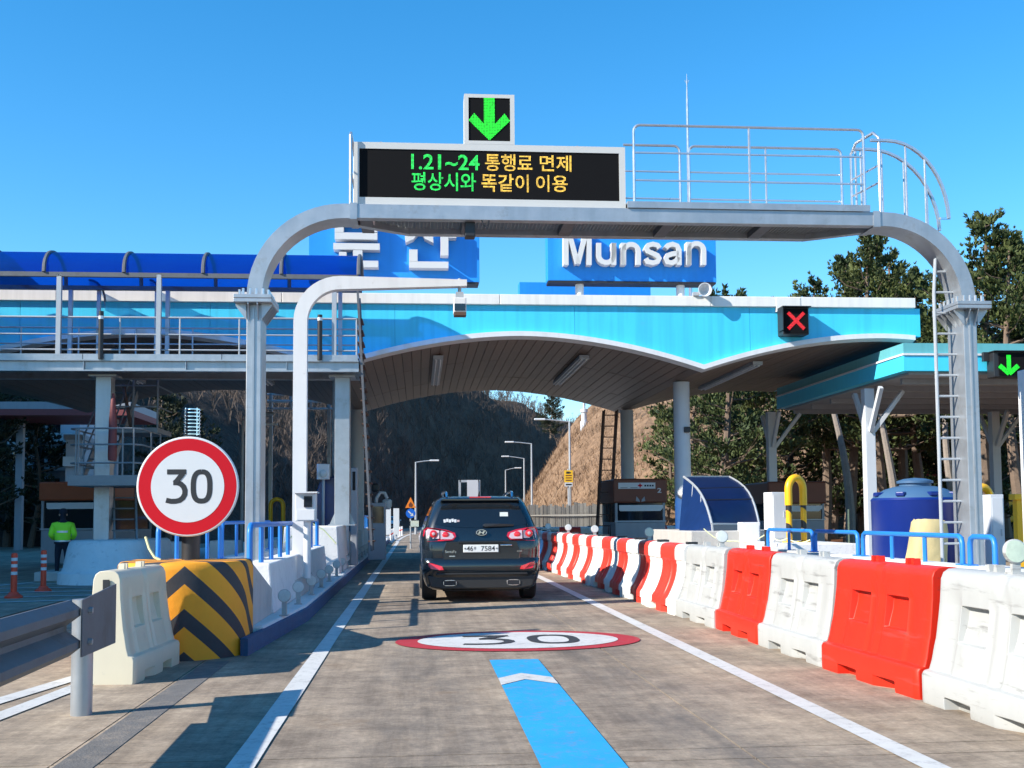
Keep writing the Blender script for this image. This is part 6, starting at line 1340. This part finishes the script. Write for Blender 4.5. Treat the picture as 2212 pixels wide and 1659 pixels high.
MB().tube([(0, .0, .0), (.25, 0, 0)], .02, 6).build('bracket', 'rail_grey', o)
# parked lorry shapes far right
q = px(2120, 1000, 60); t = thing('parked_truck', 'red and yellow truck parked beyond the pines at the right', 'truck', (q.x, 60, .1), R(6))
MB().box(-3.6, 0, 1.0, 1.2, 2.4, 3.6).build('box_body', 'truck_red', t, bev=.05); MB().box(1.3, 0, .7, 3.2, 2.4, 3.4).build('cab', 'truck_yellow', t, bev=.15); MB().box(1.6, -.02, 2.0, 2.9, .0, 2.9).build('side_window', 'glass_dark', t)
for xx in (-2.6, -1.3, 2.3): MB().lathe([(.45, -.13), (.5, -.1), (.5, .1), (.45, .13)], (xx, .1, .5), 20, Matrix.Rotation(R(90), 3, 'X')).build('wheel', 'rubber', t, sm=True)

# ================================================================== BEYOND THE GATE
def lamp_post(label, vx, vy, ax, ay, Y):
    q = px(vx, vy, Y); e = px(ax, ay, Y); t = thing('street_lamp', label, 'street lamp', (q.x, Y, 0), 0, 'street lamps beyond the gate'); h_ = q.z
    MB().tube([(0, 0, 0), (0, 0, h_ * .5), (0, 0, h_)], [.11, .085, .06], 10).build('mast', 'rail_grey', t, sm=True)
    MB().tube([(0, 0, h_ - .03), ((e.x - q.x) * .6, 0, h_ + (e.z - q.z) * .6), (e.x - q.x, 0, e.z)], .04, 8).build('arm', 'rail_grey', t, sm=True)
    d_ = 1 if e.x > q.x else -1
    MB().box(min(e.x - q.x, e.x - q.x + d_ * .75), -.12, e.z - .05, max(e.x - q.x, e.x - q.x + d_ * .75), .12, e.z + .07).build('lamp_head', 'white_paint', t, bev=.03)
for a in (('street lamp standing in front of the brown slope with the yellow sign', 1230, 910, 1178, 906, 74), ('street lamp with its arm over the road, nearest the dark hill', 1148, 958, 1110, 955, 92), ('street lamp left of the tall one beyond the toll gate', 1132, 990, 1100, 986, 108), ('short-looking street lamp with its arm pointing right', 1092, 1015, 1112, 1011, 125), ('street lamp at the left roadside in front of the dark hill', 898, 998, 928, 995, 88)):
    lamp_post(*a)
q = px(1228, 1016, 73.6); e = px(1228, 1045, 73.6); t = thing('camera_warning_sign', 'yellow camera warning sign on the lamp post before the slope', 'sign', (q.x, 73.6, q.z)); w_ = .27; k_ = 2400 / 73.6; hh = 26 / k_
MB().box(-.28, -.02, -hh, .28, .02, 0).build('plate', 'yellow_sign', t); MB().box(-.26, -.02, -hh - .28, .26, .02, -hh - .02).build('white_plate', 'white_sign', t)
MB().box(-.16, -.03, -.22, .06, -.021, -.08).box(.07, -.03, -.2, .16, -.021, -.12).build('camera_symbol', 'sign_black', t)
for k in range(3): MB().box(-.2, -.028, -.38 - .16 * k, .2, -.021, -.31 - .16 * k).build('text_line', 'booth_brown', t)
MB().box(-.2, -.028, -hh - .2, .2, -.021, -hh - .1).build('text_line', 'sign_black', t)
MB().tube([(0, .08, -q.z), (0, .08, .1)], .06, 8).build('post', 'rail_grey', t)
q = px(887, 1100, 48); t = thing('roadworks_sign', 'orange triangle above a blue keep-right disc at the left roadside', 'sign', (q.x, 48, 0)); k_ = 2400 / 48
def zz_(vy): return px(887, vy, 48).z
MB().tube([(0, 0, 0), (0, 0, zz_(1080))], .035, 8).build('post', 'rail_grey', t)
tr_ = MB().prism([(-.23, zz_(1097)), (.23, zz_(1097)), (.0, zz_(1075) + .02)], -.05, -.035).build('triangle', 'orange_sign', t); MB().prism([(-.06, zz_(1095)), (.06, zz_(1095)), (.09, zz_(1090)), (.0, zz_(1084)), (-.09, zz_(1090))], -.058, -.051).build('symbol', 'booth_brown', tr_)
bl_ = MB().lathe([(.205, 0), (.205, .015)], (0, -.045, zz_(1109)), 28, Matrix.Rotation(R(90), 3, 'X')).build('disc', 'blue_sign', t); cz_ = zz_(1109)
MB().bar((-.10, -.066, cz_ + .10), (.05, -.066, cz_ - .05), .05, .006, up=(0, 1, 0)).prism([(.12, cz_ - .12), (-.02, cz_ - .10), (.10, cz_ + .02)], -.069, -.063).build('arrow', 'white_sign', bl_)
for k, vx in enumerate((838, 856)):
    q = px(vx, 1130, 58); z_ = px(vx, 1098, 58).z; t = thing('marker_board', 'white upright marker board, %s of a pair at the island end' % ('left' if k == 0 else 'right'), 'marker', (q.x, 58, .2)); MB().box(-.15, -.02, .25, .15, .02, z_ - .2).build('board', 'white_sign', t); MB().box(-.04, .02, 0, .04, .06, z_ - .3).build('post', 'rail_grey', t)
for k in range(8):
    Y = 60 + k * 3.0; t = thing('lane_bollard', 'short white lane bollard at the curve, %s from the toll gate' % ordn(k), 'bollard', (xc(Y) - 2.6 * math.cos(beta(Y)) + .3, Y, 0), 0, 'white curve bollards'); MB().lathe([(.12, 0), (.12, .03), (.06, .06), (.055, .65), (.03, .7)], (0, 0, 0), 12).build('tube', 'white_paint', t, sm=True); MB().lathe([(.058, .4), (.058, .48)], (0, 0, 0), 12).build('band', 'bollard_red', t, sm=True)
q0, q1 = px(993, 1045, 150), px(1035, 1045, 150); t = thing('road_sign_gantry', 'distant grey road sign gantry just above the car roof', 'gantry', (q0.x, 150, 0)); z_ = q0.z + .5; w_ = q1.x - q0.x
for xx in (0, w_): MB().box(xx - .15, 0, 0, xx + .15, .3, z_).build('leg', 'rail_grey', t)
MB().box(0, 0, z_ - .3, w_, .3, z_).build('beam', 'rail_grey', t); MB().box(w_ * .38, -.1, z_ - 2.4, w_ * .95, -.02, z_).build('panel', 'apartment', t)
# picket fence at the foot of the slope
t = thing('picket_fence', 'weathered grey timber fence at the foot of the brown slope', 'fence', (px(1130, 1110, 62).x, 62, 0)); ox = t.location.x; rs = random.Random(6); x_ = 0; n_ = 46; wtot = px(1325, 1110, 62).x - ox
for k in range(n_):
    f = k / (n_ - 1); xx = wtot * f; yy = 14 * (1 - f); xx = px(1130 + 195 * f, 1110, 62 + yy).x - ox; h_ = 2.0 + rs.uniform(-.12, .2)
    MB().cbox((xx, yy, h_ / 2), (.13 + rs.uniform(-.02, .03), .04, h_), R(rs.uniform(-15, 15))).build('picket', 'wood_grey', t)
pa = px(1130, 1110, 76); pb = px(1325, 1110, 62)
for z in (.5, 1.4): MB().bar((pa.x - ox, 14.06, z), (pb.x - ox, .06, z), .05, .09).build('fence_rail', 'wood_grey', t)
o = tag(MB().lathe([(.42, -1.5), (.42, 1.0), (.30, 1.02), (.30, 1.9), (.40, 1.95), (.40, 2.3), (.12, 2.35), (.10, 3.0)], (0, 0, 0), 14).build('hilltop_mast', 'column_paint'), 'small white equipment tower on the brow of the brown slope', 'tower'); q = px(1262, 930, 118); o.location = q

# ================================================================== VEHICLES
def rrect(hw, y0, y1, r, n=5):
    out = []
    for cx_, cy_, a0 in ((hw - r, y1 - r, 0), (-hw + r, y1 - r, 90), (-hw + r, y0 + r, 180), (hw - r, y0 + r, 270)):
        for i in range(n + 1): a = R(a0 + 90 * i / n); out.append((cx_ + r * math.cos(a), cy_ + r * math.sin(a)))
    return out
def loft(rings, cap=(True, True)):
    k = len(rings[0]); vs = [p for r_ in rings for p in r_]
    fs = [(i * k + j, i * k + (j + 1) % k, (i + 1) * k + (j + 1) % k, (i + 1) * k + j) for i in range(len(rings) - 1) for j in range(k)]
    if cap[0]: fs.append(tuple(range(k - 1, -1, -1)))
    if cap[1]: fs.append(tuple((len(rings) - 1) * k + j for j in range(k)))
    return MB().add(vs, fs)
def wheel(t, x, y, r, w_, tyre_m='rubber'):
    mm = Matrix.Rotation(R(90), 3, 'Y'); s_ = 1 if x > 0 else -1
    wh = MB().lathe([(r * .64, -w_ / 2), (r * .93, -w_ / 2), (r, -w_ / 2 + .03), (r, w_ / 2 - .03), (r * .93, w_ / 2), (r * .64, w_ / 2)], (x, y, r), 32, mm).build('wheel', tyre_m, t, sm=True)
    MB().lathe([(r * .62, -w_ * .4), (r * .62, w_ * .42)], (x, y, r), 24, mm).build('rim', 'chrome', wh, sm=True)
# ---- the SUV ahead
t = thing('suv', 'dark black SUV with red tail lamps waiting in the lane', 'car', (1.04, 17.5, 0), R(.4))
H = [(.20, .16, 4.50, .80), (.26, .10, 4.60, .87), (.36, .05, 4.65, .905), (.46, .015, 4.67, .925), (.50, .0, 4.68, .935), (.60, -.005, 4.68, .94), (.68, .02, 4.67, .94), (.70, .045, 4.66, .94), (.80, .04, 4.62, .945), (.92, .045, 4.55, .945), (1.00, .06, 4.40, .94), (1.06, .075, 4.0, .93), (1.13, .095, 3.75, .915), (1.17, .115, 3.62, .90)]
def body_ring(z, y0, y1, hw): return [(x, y, z) for x, y in rrect(hw, y0, y1, .20)]
bd = loft([body_ring(*h_) for h_ in H]).build('body', 'car_paint', t, sm=True)
CB = [(1.17, .13, 3.50, .885), (1.25, .16, 3.30, .865), (1.36, .205, 3.05, .825), (1.48, .26, 2.80, .775), (1.57, .315, 2.62, .735), (1.625, .36, 2.50, .70), (1.66, .43, 2.40, .65), (1.68, .60, 2.20, .52)]
def cab_y(z):
    for a, b in zip(CB, CB[1:]):
        if a[0] <= z <= b[0]: f = (z - a[0]) / (b[0] - a[0]); return a[1] + (b[1] - a[1]) * f, a[3] + (b[3] - a[3]) * f, a[2] + (b[2] - a[2]) * f
    return CB[-1][1], CB[-1][3], CB[-1][2]
cb = loft([[(x, y, z) for x, y in rrect(hw, y0, y1, .22 if z < 1.6 else .25)] for z, y0, y1, hw in CB]).build('cabin', 'car_paint', t, sm=True)
def rear_panel(pts, off, name, m, parent, fn=cab_y):
    """a panel laid on the raked tailgate; pts in (x, z)"""
    return MB().add([(x, fn(z)[0] - off, z) for x, z in pts] + [(x, fn(z)[0] - off + .012, z) for x, z in pts], [tuple(range(len(pts))), tuple(range(2 * len(pts) - 1, len(pts) - 1, -1))] + [(i, (i + 1) % len(pts), len(pts) + (i + 1) % len(pts), len(pts) + i) for i in range(len(pts))]).build(name, m, parent)
vs = []; fs = []; nz, nx = 8, 14
for i in range(nz + 1):
    for j in range(nx + 1):
        u = -1 + 2 * j / nx; zb_ = 1.175 + .055 * abs(u) ** 2.5; z = zb_ + (1.565 - zb_) * i / nz; y0, hw, _ = cab_y(z)
        x = u * (hw - .14); vs.append((x, y0 - .006 + .05 * max(0, abs(u) - .80) ** 1.0, z))
for i in range(nz):
    for j in range(nx): a = i * (nx + 1) + j; fs.append((a, a + 1, a + nx + 2, a + nx + 1))
rg = MB().add(vs, fs).build('rear_window', 'car_glass', t, sm=True)
for s_ in (-1, 1):
    vs = []; fs = []; ny = 8
    for i in range(5):
        z = 1.20 + (1.54 - 1.20) * i / 4; y0, hw, y1 = cab_y(z)
        for j in range(ny + 1): vs.append((s_ * (hw + .004), y0 + .30 + (y1 - y0 - .65) * j / ny, z))
    for i in range(4):
        for j in range(ny): a = i * (ny + 1) + j; fs.append((a, a + 1, a + ny + 2, a + ny + 1))
    MB().add(vs, fs).build('side_window', 'car_glass', t)
    rail_ = MB().tube([(s_ * .53, .50, 1.66), (s_ * .535, .56, 1.725), (s_ * .54, .72, 1.748), (s_ * .56, 1.4, 1.76), (s_ * .55, 2.1, 1.745), (s_ * .53, 2.3, 1.69)], [.02, .026, .024, .022, .022, .018], 8).build('roof_rail', 'chrome', t, sm=True)
    # tail lamp: red shell wrapping the corner with two round lenses
    pts = [(.40, 1.045), (.42, 1.10), (.55, 1.145), (.74, 1.175), (.86, 1.185), (.905, 1.15), (.915, 1.06), (.90, .985), (.84, .965), (.60, .975), (.45, .985)]
    def lamp_y(x, z): return .04 + .06 * max(0, (z - .95)) / .2 - .03 + max(0, x - .74) ** 2 * 5.0
    lamp = MB().add([(s_ * x, lamp_y(x, z), z) for x, z in pts] + [(s_ * x, lamp_y(x, z) + .06, z) for x, z in pts], [tuple(range(len(pts)))] + [(i, (i + 1) % len(pts), len(pts) + (i + 1) % len(pts), len(pts) + i) for i in range(len(pts))]).build('tail_lamp', 'lamp_red', t)
    def lens(x, z, r_, m, nm, o_=.0):
        y = lamp_y(x, z) - .004 - o_; MB().lathe([(r_, 0), (r_ * .9, .004), (r_ * .3, .007), (.002, .0075)], (s_ * x, y, z), 20, Matrix.Rotation(R(90), 3, 'X') @ Matrix.Rotation(0, 3, 'Z')).build(nm, m, lamp, sm=True)
    cl = [(.43, 1.03), (.46, 1.09), (.62, 1.135), (.645, 1.13), (.645, 1.0), (.47, 1.0)]; MB().add([(s_ * x, lamp_y(x, z) - .003, z) for x, z in cl], [tuple(range(len(cl)))]).build('clear_panel', 'lamp_clear', lamp)
    cl = [(.665, 1.01), (.665, 1.135), (.84, 1.165), (.875, 1.13), (.87, 1.01)]; MB().add([(s_ * x, lamp_y(x, z) - .003, z) for x, z in cl], [tuple(range(len(cl)))]).build('clear_panel', 'lamp_clear', lamp)
    lens(.565, 1.065, .052, 'lamp_bright', 'lens', .004); lens(.755, 1.085, .06, 'lamp_bright', 'lens', .008); lens(.755, 1.085, .025, 'lamp_clear', 'bulb', .018)
    pts = [(.60, .525), (.62, .575), (.78, .63), (.835, .635), (.84, .60), (.80, .54), (.66, .52)]
    MB().add([(s_ * x, .012 + max(0, x - .70) ** 2 * 2.4 - .045, z) for x, z in pts] + [(s_ * x, .05 + max(0, x - .70) ** 2 * 2.4, z) for x, z in pts], [tuple(range(len(pts)))] + [(i, (i + 1) % len(pts), len(pts) + (i + 1) % len(pts), len(pts) + i) for i in range(len(pts))]).build('bumper_reflector', 'lamp_bright', t)
    ex = MB().tube([(s_ * .50 + .10 * math.copysign(abs(math.cos(R(a))) ** .6, math.cos(R(a))), .03, .315 + .042 * math.copysign(abs(math.sin(R(a))) ** .6, math.sin(R(a)))) for a in range(0, 360, 20)], .010, 6, closed=True).build('exhaust', 'chrome', t, sm=True)
    MB().box(s_ * .50 - .095, .02, .28, s_ * .50 + .095, .06, .35).build('exhaust_mouth', 'dark', ex)
    # door mirror
    mr_ = MB().box(s_ * .93 if s_ > 0 else -1.12, 2.95, 1.16, 1.12 if s_ > 0 else -.93, 3.10, 1.30).build('door_mirror', 'car_paint', t, bev=.045, seg=3); MB().box(s_ * 1.03 - .075, 2.94, 1.175, s_ * 1.03 + .075, 2.949, 1.285).build('mirror_glass', 'chrome', mr_)
    wheel(t, s_ * .81, .93, .365, .235); wheel(t, s_ * .81, 3.63, .365, .235)
    # arch liners
    MB().tube([(s_ * .80, .93 + .42 * math.cos(R(a)), .37 + .42 * math.sin(R(a))) for a in range(-10, 191, 20)], .05, 6).build('wheel_arch', 'car_trim', t, sm=True)
# rear details
MB().box(-.72, -.018, .44, .72, .02, .47).build('bumper_step', 'car_trim', t, bev=.01)
MB().prism([(-.86, .43), (.86, .43), (.80, .25), (.62, .22), (-.62, .22), (-.80, .25)], .035, .10).build('lower_bumper', 'car_trim', t, bev=.02)
MB().box(-.60, .3, .17, .60, 3.9, .24).build('underbody', 'dark', t)
gt_ = MB().prism([(-.62, .80), (-.60, .68), (-.56, .655), (.56, .655), (.60, .68), (.62, .80), (.56, .97), (-.56, .97)], .028, .06).build('tailgate_panel', 'car_paint', t, bev=.012)
MB().box(-.36, .004, .93, .36, .035, .975).build('gate_trim', 'car_paint', gt_, bev=.012)
pt = MB().box(-.29, .010, .79, .265, .027, .91).build('number_plate', 'plate', t, bev=.006)
text_mb('46', -.235, .812, -.135, .888, .0085, .012).build('plate_text', 'sign_black', pt); text_mb('루', -.125, .825, -.085, .875, .0085, .01).build('plate_text', 'sign_black', pt); text_mb('7584', -.01, .812, .21, .888, .0085, .012).build('plate_text', 'sign_black', pt)
for x in (-.26, .238): MB().tube([(x, .0095, .85), (x, .004, .85)], .012, 8).build('plate_bolt', 'car_trim', pt)
MB().box(.295, .008, .885, .48, .03, .912).build('gate_handle', 'chrome', t, bev=.01)
em = MB().tube([(.08 * math.cos(R(a)), .045, 1.10 + .043 * math.sin(R(a))) for a in range(0, 360, 15)], .007, 6, closed=True).build('emblem', 'chrome', t, sm=True)
MB().bar((-.045, .042, 1.075), (-.020, .042, 1.125), .02, .012, up=(0, 1, 0)).bar((.020, .042, 1.075), (.045, .042, 1.125), .02, .012, up=(0, 1, 0)).bar((-.034, .041, 1.094), (.034, .041, 1.106), .012, .016, up=(0, 1, 0)).build('emblem_letter', 'chrome', em)
text_mb('SantaFe', -.575, .785, -.40, .825, .026, .0, .002).build('badge', 'chrome', t); MB().box(-.51, .022, .725, -.42, .027, .74).build('badge', 'chrome', t); text_mb('4WD', .555, .79, .64, .815, .026, .0, .002).build('badge', 'chrome', t)
hl = MB().box(-.17, .33, 1.645, .18, .40, 1.672).build('high_brake_lamp', 'lamp_red', t, bev=.008)
MB().prism([(-.66, 1.60), (.66, 1.60), (.60, 1.645), (-.60, 1.645)], .285, .40).build('roof_spoiler', 'car_paint', t, bev=.015)
wp = MB().add([(.02, .128, 1.215), (.06, .125, 1.24), (.30, .13, 1.235), (.52, .145, 1.225), (.52, .15, 1.20), (.3, .128, 1.195), (.06, .12, 1.19)], [tuple(range(7))]).build('wiper', 'black_plastic', t); wp.location.y = -.03
st_ = MB()
for k in range(5): st_.cbox((-.575 + k * .042, cab_y(1.29)[0] - .012, 1.285 + .01 * (k % 2)), (.036, .004, .05), m=Matrix.Rotation(R(-12), 3, 'X') @ Matrix.Rotation(R(9 * (k % 3 - 1)), 3, 'Y'))
st_.build('window_sticker', 'white_sign', rg); MB().cbox((-.36, cab_y(1.29)[0] - .012, 1.285), (.04, .004, .03)).build('sticker_mark', 'lamp_clear', rg)
MB().cbox((.37, cab_y(1.38)[0] - .008, 1.385), (.13, .004, .07), m=Matrix.Rotation(R(-20), 3, 'X')).build('window_notice', 'reflector_disc', rg)
MB().tube([(.0, .62, 1.68), (.0, .56, 1.74), (0, .50, 1.755)], [.02, .012, .006], 6).build('roof_antenna', 'black_plastic', t)
for s_ in (-.38, .38): MB().lathe([(.06, 0), (.11, .03), (.12, .14), (.09, .22), (.03, .24)], (s_, 1.25, 1.33), 14).build('headrest', 'dark', t, sm=True)
# ---- white car coming the other way, far off
q = px(846, 1141, 128); t = thing('white_car', 'small white car approaching beyond the left island', 'car', (q.x, 128, 0), 0)
H2 = [(.2, .15, 4.3, .78), (.45, 0, 4.5, .88), (.62, .02, 4.5, .9), (.8, .12, 4.45, .9), (.92, .5, 4.3, .88), (.98, .9, 4.1, .84)]; loft([[(x, y, z) for x, y in rrect(hw, y0, y1, .22)] for z, y0, y1, hw in H2]).build('body', 'car_white', t, sm=True)
C2 = [(.97, 1.1, 4.0, .82), (1.15, 1.4, 3.8, .76), (1.35, 1.8, 3.5, .66), (1.45, 2.1, 3.2, .55)]; loft([[(x, y, z) for x, y in rrect(hw, y0, y1, .2)] for z, y0, y1, hw in C2]).build('cabin', 'car_white', t, sm=True)
MB().add([(-.68, 1.1, 1.02), (.68, 1.1, 1.02), (.54, 1.72, 1.36), (-.54, 1.72, 1.36)], [(0, 1, 2, 3)]).build('windscreen', 'car_glass', t)
MB().box(-.5, -.02, .42, .5, .05, .6).build('grille', 'dark', t)
for s_ in (-1, 1): MB().box(s_ * .72 - .14, -.02, .62, s_ * .72 + .14, .1, .74).build('headlight', 'chrome', t, bev=.03); wheel(t, s_ * .76, .85, .32, .2); wheel(t, s_ * .76, 3.5, .32, .2); MB().box(s_ * .98 - .1, 1.35, .95, s_ * .98 + .1, 1.45, 1.08).build('door_mirror', 'car_white', t, bev=.03)
